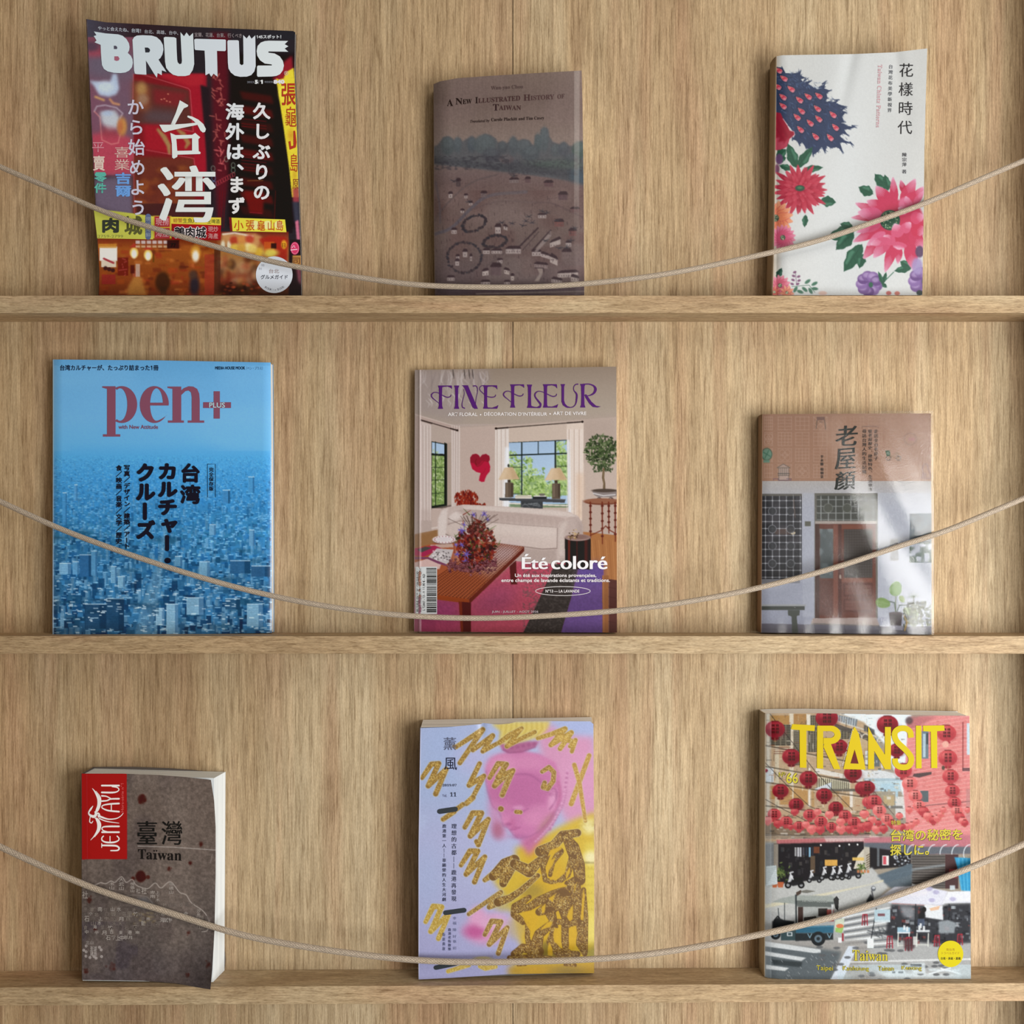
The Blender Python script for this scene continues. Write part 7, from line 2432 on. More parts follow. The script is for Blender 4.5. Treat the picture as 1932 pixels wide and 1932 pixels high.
# --- street-of-lanterns magazine
def lantern_magazine():
    b = Book('magazine', 'magazine with strings of red lanterns over a street and tall yellow title', 'magazine',
             ([(1444, 1346), (1530, 1345.5), (1640, 1347.5), (1740, 1349), (1829, 1350.5)],
              [(1829, 1350.5), (1831, 1600), (1832, 1851)],
              [(1443, 1843), (1450, 1845), (1500, 1849.5), (1560, 1851), (1700, 1851.5), (1832, 1851)],
              [(1444, 1346), (1443.5, 1600), (1443, 1843)]),
             flat(1443, 1346, 1832, 1851, .0125, .0118, .0112, .0125, lambda u, v: .0035 * np.clip(1 - u * 14, 0, 1) ** 2 - .0007 * np.sin(np.pi * u)),
             .0410, G(248, 245, 238) * .92, 1.0)
    a = b.art(color='9a9080', seed=91)
    rng = np.random.default_rng(91)
    E = lambda *p: zc(1430, 1330, 4.043, p)
    F = lambda *p: zc(1630, 1330, 4.043, p)
    Gg = lambda *p: zc(1430, 1590, 4.043, p)
    H = lambda *p: zc(1630, 1590, 4.043, p)
    eb = lambda *q: zb(1430, 1330, 4.043, *q)
    fb = lambda *q: zb(1630, 1330, 4.043, *q)
    gb = lambda *q: zb(1430, 1590, 4.043, *q)
    hb = lambda *q: zb(1630, 1590, 4.043, *q)
    # tiled apartment block on the left, bright sky, pink brick on the right
    a.rect(*eb(40, 55, 860, 1040), 'b39a7c')
    a.poly(np.vstack([E((600, 60)), F((360, 60), (380, 640), (300, 700), (160, 300), (0, 130))]), 'dfeaee', 1, 1.5)
    for (x0, y0, x1, y1, c) in ((65, 65, 90, 900, 'd8cdb8'), (240, 65, 272, 760, 'cfc4ae'), (365, 70, 400, 160, 'd8d0c0'), (130, 300, 160, 900, 'c4b89f'), (385, 480, 400, 780, 'd8cfc0'), (700, 650, 724, 780, 'd8d0c4'), (90, 80, 240, 150, 'a8814e'), (272, 70, 370, 150, 'a57e50'), (272, 620, 380, 760, 'b18a58'), (170, 620, 262, 760, 'b08a5a'), (410, 640, 430, 780, 'ad8a60'), (520, 660, 620, 700, 'a8865c'), (640, 690, 700, 780, 'b08c60'), (90, 620, 130, 720, 'ad8858'), (700, 200, 860, 340, 'b8a280'), (640, 300, 760, 420, 'b09468'), (500, 560, 560, 620, 'a88a64')):
        a.rect(*eb(x0, y0, x1, y1), c)
    for (x0, y0, x1, y1) in ((90, 150, 250, 310), (270, 190, 320, 300), (380, 190, 460, 360), (400, 80, 460, 190), (270, 300, 320, 460), (630, 180, 720, 260), (700, 380, 850, 480)):
        a.rect(*eb(x0, y0, x1, y1), '39362f', .9)
        n = int((y1 - y0) / 13)
        for k in range(n):
            a.rect(*eb(x0, y0 + k * 13, x1, y0 + k * 13 + 4), '817a68', .85)
        for k in range(4):
            a.rect(*eb(x0 + (x1 - x0) * k / 4, y0, x0 + (x1 - x0) * k / 4 + 5, y1), '9c947e', .7)
    for k in range(4):
        a.rect(*eb(120, 320 + k * 16, 250, 326 + k * 16), '6c4438', .8)
        a.rect(*eb(440, 330 + k * 20, 560, 338 + k * 20), '6a4a3c', .6)
    a.rect(*eb(60, 480, 120, 590), 'd4dce0')
    a.poly(E((600, 70), (760, 110), (750, 170), (590, 120)), '6f7a82', .9)
    for k in range(8):
        a.line(E((615 + k * 18, 80 + k * 4), (610 + k * 18, 130 + k * 4)), 1.2, 'd0d8dc', .9)
    a.poly(E((590, 140), (850, 230), (850, 280), (690, 210), (580, 175)), '524c46', .9)
    a.line(E((590, 120), (850, 200)), 2.6, 'c8c4b8', .9)
    for k in range(5):
        th = np.linspace(np.pi, 2 * np.pi, 10)
        a.line(E(*np.stack([760 + k * 60 + 28 * np.cos(th), 240 + k * 12 + 30 * np.sin(th)], -1)), 2, 'd8d0c0', .9)
    a.poly(E((440, 480), (800, 560), (800, 590), (440, 520)), 'd8d4cc', .9)
    a.rect(*eb(450, 560, 700, 640), '48443c', .9)
    for k in range(16):
        a.rect(*eb(455 + k * 16, 545 + k * 3, 464 + k * 16, 640 + k), 'd8d4b4', .85)
    a.poly(E((430, 640), (560, 590), (560, 640), (440, 650)), 'c8d0d8', .9)
    a.rect(*eb(500, 640, 850, 660), '4c4a44', .8)
    a.poly(np.vstack([E((700, 470)), F((0, 460), (300, 540), (300, 600), (0, 560)), E((700, 580))]), 'd4d8da', .9, 1)
    for (x0, y0, x1, y1, c) in ((0, 330, 160, 500, 'a89070'), (10, 350, 60, 460, 'cfd6d8'), (70, 370, 120, 470, '5c6468'), (130, 390, 150, 480, 'd8d4cc'), (0, 560, 320, 580, '9eb4be'), (30, 580, 280, 660, 'b6cfd8'), (130, 600, 260, 700, 'a9c4d0'), (0, 660, 240, 760, '9a8f7c'), (150, 690, 230, 780, 'b4a078'), (240, 700, 320, 860, 'd4d4d0'), (0, 770, 300, 790, '6c6a66')):
        a.rect(*fb(x0, y0, x1, y1), c, .9)
    for k in range(130):
        x, y = 0 + rng.random() * 300, 220 + rng.random() * 560
        w, h = 5 + 26 * rng.random(), 4 + 18 * rng.random()
        a.rect(*fb(x, y, x + w, y + h), ['e4e8ea', '6c6a64', 'b4a488', '8ca4b0', '3c3c3a', 'd4ccb8'][int(rng.random() * 6)], .55)
    a.poly(F((0, 150), (80, 190), (80, 230), (40, 210), (0, 200)), '3c3c3c', .8, .8)
    a.poly(F((330, 250), (300, 640), (330, 1000), (815, 1092), (815, 80), (560, 80), (420, 90), (330, 140)), 'd98a88', 1, 1)
    a.poly(F((430, 160), (815, 90), (815, 800), (560, 900), (420, 800)), 'd07a74', .6, 14)
    for k in range(30):
        y = 100 + k * 30
        a.line(F((340, y + 60), (560, y + 20), (815, y - 18)), .9, 'e8b4ac', .7, .7)
    for k in range(160):
        x, y = 350 + rng.random() * 460, 110 + rng.random() * 800
        a.rect(*fb(x, y, x + 22, y + 10), ['c46c68', 'e0a09a', 'b8605c'][k % 3], .45)
    a.poly(F((320, 130), (340, 90), (420, 85), (560, 90), (480, 130), (430, 160), (340, 190)), 'b06a6c', .8, 2)
    a.ell(*F((345, 120))[0], 7, 7, '4c4044', .8, 3)
    a.rect(*fb(440, 200, 492, 410), '6c7c84')
    a.rect(*fb(450, 220, 470, 400), 'b4c8d0', .9)
    a.rect(*fb(476, 215, 490, 300), '3c4448', .9)
    a.rect(*fb(785, 140, 815, 380), 'c4d4dc')
    a.rect(*fb(750, 130, 760, 500), '8c4444', .8)
    a.poly(F((380, 525), (515, 510), (515, 530), (420, 555), (370, 545)), '4a4040', .9)
    a.rect(*fb(750, 480, 815, 505), '5c4448', .8)
    a.rect(*fb(430, 655, 492, 740), '4c6064', .9)
    a.line(F((340, 790), (500, 765), (815, 735)), 1.6, '6c4a4c', .8)
    a.rect(*fb(780, 640, 815, 900), 'a8807c', .5)
    for k in range(420):
        x, y = 60 + rng.random() * 790, 60 + rng.random() * 860
        if rng.random() < .6:
            a.rect(*eb(x, y, x + 4 + 40 * rng.random(), y + 3 + 5 * rng.random()), ['e0d6c4', '5a5040', '7c6c54', 'c8b494', '3c362e', '94583c'][int(rng.random() * 6)], .5)
        else:
            a.rect(*eb(x, y, x + 3 + 5 * rng.random(), y + 10 + 50 * rng.random()), ['e4dccc', '4c4438', '8c7a60', 'd0c4ac'][int(rng.random() * 4)], .5)
    for y0, s0 in ((310, .18), (470, .16), (590, .14), (770, .10)):
        a.line(E((60, y0), (850, y0 + 850 * s0)), 2.2, '3e382f', .75, 1)
        a.line(E((60, y0 + 12), (850, y0 + 12 + 850 * s0)), 1.4, 'd8ccb8', .6, .8)
    # street-level shops
    a.rect(*eb(50, 900, 850, 1000), '6c5c4c', .8)
    for k in range(200):
        x, y = 55 + rng.random() * 1050, 800 + rng.random() * 220
        w, h = 8 + 50 * rng.random(), 4 + 12 * rng.random()
        a.rect(*eb(x, y, x + w, y + h), ['4c443c', 'c8c0b4', '847464', '2c2c2a', 'e4e0d8', '9c8468'][int(rng.random() * 6)], .5)
    a.poly(E((140, 1030), (850, 990), (850, 1062), (150, 1072)), 'b4696c', .95, .8)
    a.poly(np.vstack([E((500, 1000), (850, 995)), F((120, 1010), (120, 1040)), E((520, 1045))]), 'd0b4b0', .9, 1)
    for k in range(26):
        a.line(E((150 + k * 26, 1030), (148 + k * 26, 1068)), .7, '8c4c50', .5)
    a.poly(np.vstack([Gg((55, 10)), Gg((850, -10)), H((20, 0), (360, 0), (360, 180), (100, 200), (-20, 230)), Gg((760, 250), (330, 300), (60, 330))]), '221f22', 1, 1)
    a.rect(*gb(55, 0, 120, 180), '8c9090', .8)
    a.rect(*gb(120, 10, 155, 260), '8c8478')
    for k in range(60):
        x, y = 160 + rng.random() * 560, 20 + rng.random() * 200
        a.rect(*gb(x, y, x + 5 + 22 * rng.random(), y + 6 + 40 * rng.random()), ['3c3a3c', '14141a', '54504c', '2c3034'][k % 4], .6)
    for x, c in ((280, 'a8a8a8'), (300, 'd0d0d4'), (318, 'c4c8cc'), (340, '4c4c54'), (362, '2c3440'), (388, '8cc0dc'), (410, '30303a')):
        a.rect(*gb(x, 35, x + 14, 95 + (x % 17)), c, .9)
    a.rect(*gb(400, 100, 436, 230), '6c5844', .8)
    a.rect(*gb(510, 130, 606, 176), 'cfa050')
    a.rect(*gb(425, 30, 470, 80), '8c4c30', .7)
    for x, y in ((480, 18), (622, 24), (696, 14), (760, 14)):
        a.ell(*Gg((x, y))[0], 1.6, 1.8, 'f0f0e8', 1)
    a.poly(Gg((760, 100), (830, 20), (830, 240), (720, 230)), 'd4cdbc', .95)
    a.rect(*gb(720, 112, 830, 136), 'd8b460', .95)
    a.rect(*gb(826, -10, 850, 250), 'b4a890')
    for k in range(7):
        a.line(Gg((826, 90 + k * 24), (850, 76 + k * 24)), 2, '5c4430', .9)
    a.rect(*hb(0, -20, 44, 210), 'b8b0a0')
    for k in range(7):
        a.line(H((20, 100 + k * 18), (44, 84 + k * 18)), 1.6, '54442f', .9)
    a.rect(*hb(100, 20, 118, 180), '7c8488', .7)
    a.rect(*hb(140, 98, 190, 172), 'e0dcd8')
    a.rect(*hb(146, 104, 170, 166), 'c04450', .9)
    for k in range(40):
        a.ell(*H((230 + rng.random() * 120, 90 + rng.random() * 90))[0], 2, 1.4, ['8c949c', 'd4d8dc', '14141a', '4c5258'][k % 4], .9)
    # arcade shutter, blue tarp, right awning
    a.poly(H((0, -40), (815, -60), (815, 80), (500, 90), (240, 60), (0, 10)), 'b8707a', .9, 1.5)
    a.poly(H((0, 0), (260, 0), (380, 30), (815, 30), (815, 85), (350, 90), (250, 60), (0, 30)), '5c646c', .95, 1)
    for x in (260, 340, 420, 500, 590, 680, 770):
        th = np.linspace(2.6, 4.7, 9)
        a.line(H(*np.stack([x + 40 + 50 * np.cos(th), 85 + 70 * np.sin(th)], -1)), 1.8, 'd4dce0', .9)
    a.rect(*hb(365, 90, 620, 345), '55504c')
    for k in range(26):
        a.line(H((365, 96 + k * 10), (620, 96 + k * 10)), 1, ['807a74', '3c3836'][k % 2], .8, .6)
    a.poly(H((100, 250), (350, 160), (365, 160), (365, 240), (140, 320)), '5c6a74', .9, 1)
    a.line(H((120, 270), (400, 200), (660, 165)), 3, 'b4c4cc', .6, 2.5)
    a.rect(*hb(620, 90, 720, 350), '4c3434')
    a.rect(*hb(650, 200, 715, 270), '8a3c3c', .9)
    a.poly(H((690, 110), (815, 118), (815, 380), (740, 360), (715, 200)), '3a9cc8', .98, .8)
    for k in range(6):
        a.line(H((720 + k * 16, 120), (745 + k * 12, 370)), 1.2, ['70c0e0', '2478a8'][k % 2], .6)
    a.rect(*hb(655, 325, 695, 360), 'c8d4d8', .9)
    # roadway
    a.poly(np.vstack([Gg((55, 330), (330, 300), (760, 240)), H((60, 190), (180, 330), (110, 430)), H((815, 380), (815, 1060)), Gg((55, 1040))]), 'a9aaa8', 1, 1)
    a.poly(np.vstack([Gg((55, 330), (330, 305), (760, 245)), H((60, 190), (190, 345)), Gg((830, 470), (300, 560), (55, 520))]), 'b9bab6', .9, 2)
    a.poly(H((100, 250), (365, 165), (365, 350), (200, 345)), '56646e', .9, 1.5)
    a.poly(np.vstack([Gg((55, 470), (480, 390), (849, 318)), H((150, 280), (150, 296)), Gg((480, 412), (55, 500))]), 'd4cdb0', .9, .8)
    a.poly(Gg((300, 375), (370, 358), (442, 370), (372, 385)), '6c6a62', .9)
    a.poly(H((365, 310), (420, 330), (390, 340), (365, 335)), 'e8ecec', .9)
    for k in range(12):
        y = 505 + k * 22
        a.poly(np.vstack([Gg((640 + k * 3, y + 60)), H((215, y - 20 + k * 5), (215, y - 8 + k * 5)), Gg((640 + k * 3, y + 74))]), ['e4e8e8', '6c7074'][k % 2], .9, .6)
    a.poly(Gg((55, 735), (750, 740), (849, 760), (849, 1050), (55, 1040)), '9a9690', .8, 3)
    a.poly(Gg((55, 770), (400, 800), (640, 830), (560, 1060), (55, 1050)), '5a6266', .95, 3)
    for q in (((55, 752), (480, 815), (480, 838), (430, 842), (55, 790)), ((55, 828), (368, 878), (330, 902), (55, 858)), ((60, 930), (236, 955), (205, 978), (60, 962))):
        a.poly(Gg(*q), 'd2d6d6', .95, .6)
    a.poly(Gg((100, 890), (340, 910), (330, 950), (120, 930)), '32383a', .8, 1)
    a.poly(Gg((690, 788), (758, 792), (640, 1062), (545, 1060)), 'cfd8e2', .98, .6)
    a.poly(np.vstack([Gg((700, 905)), H((815, 880), (815, 895)), Gg((700, 915))]), 'e0e2e0', .9, .6)
    a.poly(H((100, 985), (740, 1010), (740, 1030), (180, 1030)), 'dde8ea', .8, 2)
    for k in range(44):
        x, y = 470 + rng.random() * 1060, 760 + rng.random() * 290
        if x > 1280 and y < 900 and rng.random() < .5:
            continue
        a.ell(*Gg((x, y))[0], 6.2, 2.6, '5c5e60', .85, .9)
    for k in range(60):
        x, y = 60 + rng.random() * 1130, 850 + rng.random() * 200
        a.line(Gg((x, y), (x + 10, y + 12)), .8, 'd8dcdc', .55)
    for q in (((195, 970), (310, 970), (320, 1000), (190, 1000)), ((360, 920), (465, 915), (470, 1000), (370, 1000)), ((490, 960), (740, 965), (720, 985), (500, 980))):
        a.poly(H(*q), 'd4dee0', .8, 1)
    a.line(H((590, 960), (735, 1000)), 3, 'e0e8ea', .9)
    a.line(H((500, 1000), (660, 955)), 3, 'e0e8ea', .9)
    a.rect(*hb(355, 925, 440, 945), '3c4044', .8)
    a.rect(*hb(215, 980, 240, 996), '4c5054', .8)
    a.rect(*hb(262, 980, 300, 996), '4c5054', .8)
    a.tone('c4d8de', 60, 26, .5, hb(-200, 930, 815, 1060), .4, .8)
    # scooters, plants along the arcade
    for x, y, s, c in ((280, 290, 1.2, '1c1c1e'), (430, 262, .9, '2a2a2c'), (530, 240, 1, '1e1e20'), (600, 238, 1, '24262a'), (650, 232, 1, '1e1e22'), (720, 220, 1.1, '2c2c30')):
        for dx in (-42, 42):
            a.ell(*Gg((x + dx * s, y + 28 * s))[0], 5.2 * s, 5.2 * s, '161618', 1)
            a.ell(*Gg((x + dx * s, y + 28 * s))[0], 2.6 * s, 2.6 * s, '9a9c9e', .9)
        a.poly(Gg((x - 60 * s, y + 10 * s), (x - 20 * s, y - 20 * s), (x + 50 * s, y - 10 * s), (x + 60 * s, y + 20 * s), (x - 10 * s, y + 34 * s)), c, .95, .6)
        a.line(Gg((x - 10 * s, y - 10 * s), (x - 30 * s, y - 50 * s), (x - 10 * s, y - 56 * s)), 2.4, 'd4d6d8', .95)
        a.poly(Gg((x - 30 * s, y - 40 * s), (x - 8 * s, y - 30 * s), (x - 24 * s, y + 6 * s), (x - 44 * s, y + 10 * s)), 'd8dadc', .9, .6)
        a.line(Gg((x, y - 14 * s), (x + 50 * s, y - 16 * s)), 2.5, '0e0e10', .95)
    for k in range(60):
        x, y = 180 + rng.normal() * 24, 225 + rng.normal() * 28
        a.ell(*Gg((x, y))[0], 3, 1.2, ['4c5c34', '6c7c44', '2e3a24'][k % 3], .9, .6, rng.random() * 180)
    for x, w in ((172, 26), (128, 22)):
        a.poly(Gg((x - w, 300), (x + w, 300), (x + w * .7, 342), (x - w * .7, 342)), 'b4603c', .95)
    a.poly(Gg((60, 180), (140, 172), (150, 315), (60, 330)), 'cdd6d8')
    for k in range(10):
        a.line(Gg((60, 190 + k * 16), (60 + k * 9, 176)), .8, '8c9898', .7)
        a.line(Gg((140, 190 + k * 14), (70, 200 + k * 16)), .8, '8c9898', .5)
    for k in range(40):
        a.ell(*Gg((790 + rng.normal() * 20, 190 + rng.normal() * 18))[0], 2.4, 1.2, ['5c7040', '7c8c4c', '3c4c2c'][k % 3], .9, .6, rng.random() * 180)
    for x in (765, 790, 815, 840):
        a.rect(*gb(x - 9, 208, x + 9, 230), 'c07a50', .9)
    # three-wheeled stall
    a.poly(Gg((110, 452), (170, 425), (290, 400), (560, 405), (615, 440), (590, 470), (300, 468)), '9aa09a', .98, .6)
    a.poly(Gg((290, 440), (590, 452), (560, 492), (300, 488)), '5c625f', .95, .6)
    b.text('VIETNAM', gb(335, 436, 430, 452), 'c4cac4', 0)
    b.text('NOODLE', gb(448, 440, 530, 456), 'c4cac4', 0)
    a.poly(Gg((290, 380), (330, 358), (328, 388), (296, 408)), '4a3c34', .95)
    a.poly(Gg((575, 430), (600, 405), (618, 430), (612, 520), (590, 500)), '2c2c2c', .95)
    for q in (((203, 460), (203, 590), 1.4), ((155, 500), (160, 570), 1.4), ((290, 400), (292, 610), 3)):
        a.line(Gg(q[0], q[1]), q[2], '2e3436', .95)
    a.rect(*gb(305, 490, 345, 610), '3c2c28', .95)
    a.rect(*gb(345, 492, 460, 600), 'a4a8a4', .8)
    a.poly(Gg((350, 570), (440, 560), (470, 600), (350, 605)), '2e2c2a', .9)
    a.rect(*gb(460, 500, 530, 560), '34302e', .95)
    a.rect(*gb(525, 510, 580, 600), '9a4038', .8)
    a.rect(*gb(560, 470, 575, 560), 'e4e8e8', .8)
    a.poly(Gg((285, 640), (580, 630), (575, 690), (285, 690)), '33647c', .98, .6)
    a.line(Gg((285, 646), (578, 636)), 1.4, '5c90a8', .9)
    a.rect(*gb(175, 640, 290, 745), '36484c', .95)
    a.rect(*gb(222, 682, 262, 712), 'd4d8d8')
    a.rect(*gb(229, 688, 255, 706), '3c5054')
    a.poly(Gg((285, 690), (575, 690), (575, 740), (285, 750)), '24292c', .95, .6)
    for k in range(3):
        a.line(Gg((380 + k * 75, 695), (395 + k * 75, 725), (410 + k * 75, 695)), 1.4, '8cb4c4', .9)
    for x, y, r in ((460, 732, 54), (135, 700, 38)):
        a.ell(*Gg((x, y))[0], r / 4, r / 4, '25282a', 1)
        a.ell(*Gg((x, y))[0], r / 7.5, r / 7.5, '60717c', 1)
        a.ell(*Gg((x, y))[0], r / 16, r / 16, '2a3034', 1)
    a.poly(Gg((110, 600), (150, 570), (200, 590), (280, 600), (270, 640), (150, 650), (110, 660)), '1c1e20', .95, .8)
    a.line(Gg((125, 590), (150, 560), (165, 575)), 2, '101214', .95)
    a.poly(Gg((590, 590), (660, 575), (650, 680), (585, 670)), 'cfd8c0', .95)
    a.poly(Gg((590, 650), (655, 640), (640, 690), (590, 680)), '94bc60', .9)
    a.ell(*Gg((625, 635))[0], 7, 4, 'd8744c', .9)
    a.rect(*gb(612, 724, 640, 762), 'e8eaea')
    a.rect(*gb(640, 690, 654, 750), '9c3038', .9)
    # parasols, tables, stools, people
    a.poly(H((95, 430), (230, 340), (400, 330), (520, 345), (640, 370), (590, 480), (400, 470), (200, 460)), 'd9dae4', 1, .8)
    a.poly(H((230, 340), (400, 330), (520, 345), (480, 400), (300, 410)), 'e6e2ea', .8, 2)
    a.poly(H((590, 480), (640, 372), (815, 368), (815, 460), (620, 462)), 'e2e4ea', 1, .8)
    a.line(H((215, 462), (400, 474), (590, 482)), 1.6, 'd89c98', .8)
    for x, y in ((518, 438), (550, 378), (678, 430), (500, 352), (240, 395)):
        a.ell(*H((x, y))[0], 6, 4, 'a9a4c4', .75, 1.4)
    a.poly(H((210, 470), (600, 486), (640, 470), (815, 462), (815, 760), (640, 780), (230, 740), (160, 700)), '2b2c31', .92, 2)
    for k in range(190):
        x, y = 200 + rng.random() * 610, 480 + rng.random() * 270
        a.rect(*hb(x, y, x + 6 + 30 * rng.random(), y + 5 + 24 * rng.random()), ['1c1d22', '44464c', '64686e', 'a8b0b4', '303238', '8c4440', '14151a'][int(rng.random() * 7)], .6)
    a.poly(H((460, 470), (600, 480), (605, 590), (470, 570)), 'e4e8ea', .95, .8)
    a.poly(H((500, 500), (580, 480), (570, 510), (510, 520)), 'e0b088', .8)
    a.poly(H((270, 480), (390, 490), (380, 590), (300, 560)), 'b8bcc0', .6, 3)
    for q in (((395, 470), (390, 720)), ((650, 470), (655, 690)), ((95, 500), (55, 735))):
        a.line(H(*q), 1.6, '23262a', .95)
    a.poly(H((420, 540), (455, 500), (465, 560), (440, 620), (410, 600)), '1e2022', .95, .8)
    a.ell(*H((460, 510))[0], 4, 5, '1a1a1c', 1)
    a.rect(*hb(410, 580, 462, 640), '4a5468', .9)
    a.poly(H((570, 600), (640, 590), (700, 610), (690, 690), (570, 690)), '9ca4a8', .85, 1)
    for q, c in (((80, 510, 200, 600), 'b4ccd4'), ((255, 645, 352, 690), '9cc0d0'), ((400, 665, 502, 682), 'd4dadc')):
        a.rect(*hb(*q), c, .95)
    a.rect(*hb(255, 682, 352, 692), 'dfe4e6')
    for x in (262, 345, 405, 492):
        a.line(H((x, 692), (x - 3, 790)), 2, 'd8dad0', .95)
    a.rect(*hb(262, 780, 345, 786), 'd8dad0', .9)
    a.rect(*hb(405, 775, 492, 781), 'd8dad0', .9)
    for x, y in ((300, 640), (322, 650), (415, 640), (450, 645), (425, 625)):
        a.rect(*hb(x, y - 10, x + 16, y + 26), 'e0e4e4', .9)
    for x, y, s in ((200, 760, 1), (345, 775, 1.1), (560, 750, .9), (735, 740, .9), (10, 590, .9)):
        a.rect(*hb(x - 20 * s, y - 52 * s, x + 20 * s, y - 40 * s), 'a03440')
        for dx in (-20, -4, 14):
            a.line(H((x + dx * s, y - 44 * s), (x + dx * 1.3 * s, y + 42 * s)), 2.2, ['a03440', '6c1c28'][dx == -4], .95)
        a.line(H((x - 22 * s, y + 10), (x + 20 * s, y + 8)), 1.6, '842834', .95)
    a.poly(H((305, 740), (380, 730), (388, 800), (340, 830), (305, 800)), '4a3438', .8, 1.5)
    a.rect(*hb(375, 715, 402, 780), 'e0e0da', .8)
    for k in range(14):
        a.line(H((20 + rng.random() * 160, 640 + rng.random() * 60), (60 + rng.random() * 160, 660 + rng.random() * 70)), 2.2, '34383c', .5, 1.2)
    a.rect(*hb(25, 730, 74, 804), 'e3ebe8')
    a.rect(*hb(85, 590, 200, 606), 'c8d4d8')
    a.rect(*hb(105, 540, 160, 560), '6c3438', .8)
    a.poly(H((20, 440), (50, 390), (75, 420), (72, 455), (20, 470)), '2c2e30', .95, .8)
    a.ell(*H((72, 350))[0], 4.6, 5, '5c6064', 1)
    a.ell(*H((74, 344))[0], 3, 2.4, 'c4c8cc', .9)
    a.line(H((60, 370), (70, 415)), 2.6, '4c4c50', .95)
    # festoon wires and lanterns
    for q in (((90, 65), (140, 130), (250, 270), (440, 510), (560, 640), (720, 800)), ((55, 440), (160, 550), (270, 660), (390, 770), (520, 830)), ((55, 720), (200, 800), (400, 900), (600, 930), (849, 900))):
        a.line(E(*q), 1.0, '2c2624', .9)
    a.line(F((45, 620), (110, 700), (230, 840)), .9, '3c3030', .8)

    def lantern(p, r, shade=0, txt=True):
        x, y = p
        c0 = ['942530', 'c24a4e', 'dc7470'][shade]
        c1 = ['651822', '9c343c', 'c45c5c'][shade]
        c2 = ['b84048', 'dc7470', 'f0a49c'][shade]
        a.ell(x, y + r * .95, r * .4, r * .18, c1, 1)
        a.ell(x, y, r, r * .86, c0, 1, .7)
        a.ell(x + r * .1, y + r * .28, r * .85, r * .5, c1, .65, r * .35)
        a.ell(x - r * .3, y - r * .35, r * .5, r * .32, c2, .7, r * .3)
        if r > 4:
            for k in (-2, -1, 0, 1, 2):
                th = np.linspace(-1.3, 1.3, 9)
                a.line(np.stack([x + k * r * .36 * np.cos(th), y + r * .82 * np.sin(th) / 1.0], -1), .55, c1, .55, .5)
            a.line([(x - r * .34, y - r * .82), (x + r * .34, y - r * .82)], 1.2, '4c2420', .9)
            a.line([(x, y + r * .9), (x, y + r * 1.3)], 1.0, 'a88050', .8)
        if txt and r > 6.5:
            for k in range(3):
                for m in range(2):
                    yy = y - r * .38 + k * r * .34
                    xx = x - r * .18 + m * r * .42
                    a.rect(xx - r * .14, yy - r * .12, xx + r * .14, yy + r * .12, '24100f', .75)
                    a.rect(xx - r * .05, yy - r * .12, xx + r * .02, yy + r * .12, c0, .6)
    for x, y, r, sh in ((130, 185, 75, 0), (255, 395, 70, 0), (525, 100, 85, 0), (385, 562, 68, 0), (620, 320, 66, 0), (725, 520, 68, 0), (505, 688, 62, 0), (172, 655, 62, 0), (292, 760, 57, 0), (594, 785, 56, 0), (800, 635, 60, 0), (62, 500, 14, 0)):
        lantern(E((x, y))[0], r / 4.043, sh)
    rowl = [(125, 835, 52, 1), (215, 890, 48, 1), (152, 905, 34, 1), (75, 880, 36, 2), (313, 925, 44, 1), (395, 838, 50, 1), (455, 815, 30, 2), (280, 815, 30, 1), (480, 890, 50, 1), (410, 945, 40, 2), (475, 950, 36, 1), (545, 835, 34, 2), (560, 930, 42, 1), (666, 845, 50, 1), (735, 895, 50, 1), (635, 945, 40, 2), (697, 945, 34, 1), (630, 890, 34, 2), (365, 910, 30, 2), (795, 930, 40, 1), (838, 925, 40, 1), (815, 830, 34, 2), (745, 965, 30, 1), (845, 740, 50, 1), (250, 930, 24, 1)]
    for x, y, r, sh in rowl:
        lantern(E((x, y))[0], r / 4.043, sh, r > 40)
    for x, y, r, sh in ((180, 150, 82, 0), (250, 345, 60, 0), (300, 500, 66, 1), (350, 600, 60, 2), (392, 695, 52, 2), (420, 768, 48, 2), (455, 812, 42, 1), (490, 848, 38, 2), (530, 878, 36, 1), (560, 865, 30, 2), (585, 835, 26, 2), (605, 800, 26, 2), (630, 215, 74, 1), (640, 405, 72, 1), (660, 545, 62, 1), (675, 655, 56, 1), (690, 745, 52, 1), (710, 810, 46, 2), (730, 855, 40, 1), (755, 885, 34, 2), (770, 900, 28, 1), (790, 800, 24, 2), (25, 630, 60, 0), (78, 735, 58, 1), (118, 805, 52, 2), (175, 870, 46, 2), (215, 905, 36, 1), (270, 845, 28, 2), (62, 875, 34, 2), (0, 830, 34, 2), (30, 920, 40, 1), (95, 945, 36, 2), (150, 945, 34, 1), (345, 800, 28, 2), (330, 925, 30, 2), (290, 930, 30, 1), (365, 915, 28, 2), (400, 890, 26, 2), (250, 930, 30, 2), (110, 900, 26, 1)):
        lantern(F((x, y))[0], r / 4.043, sh, r > 44)
    for x in (622, 622):
        a.ell(*F((x, 300))[0], 6, 6, 'e0a898', .9, 1.5)
    a.ell(*F((605, 480))[0], 3, 4, '4c4438', .9)
    for k in range(6):
        a.line(E((55, 985 + k * 7), (400, 1000 + k * 4), (849, 985 + k * 6)), .8, ['2a2624', 'b4aca4'][k % 2], .7)
    a.noise(1.5, 1.5, .05)
    # title and the rest of the type
    ye = 'f3d512'
    a.im = np.clip((a.im - .5) * 1.10 + .555, 0, 1)
    b.shape(E((262, 146), (435, 156), (432, 200), (370, 196), (370, 480), (320, 478), (318, 192), (268, 188), (252, 184)), ye, 3)
    th = np.linspace(-np.pi / 2, np.pi / 2, 18)
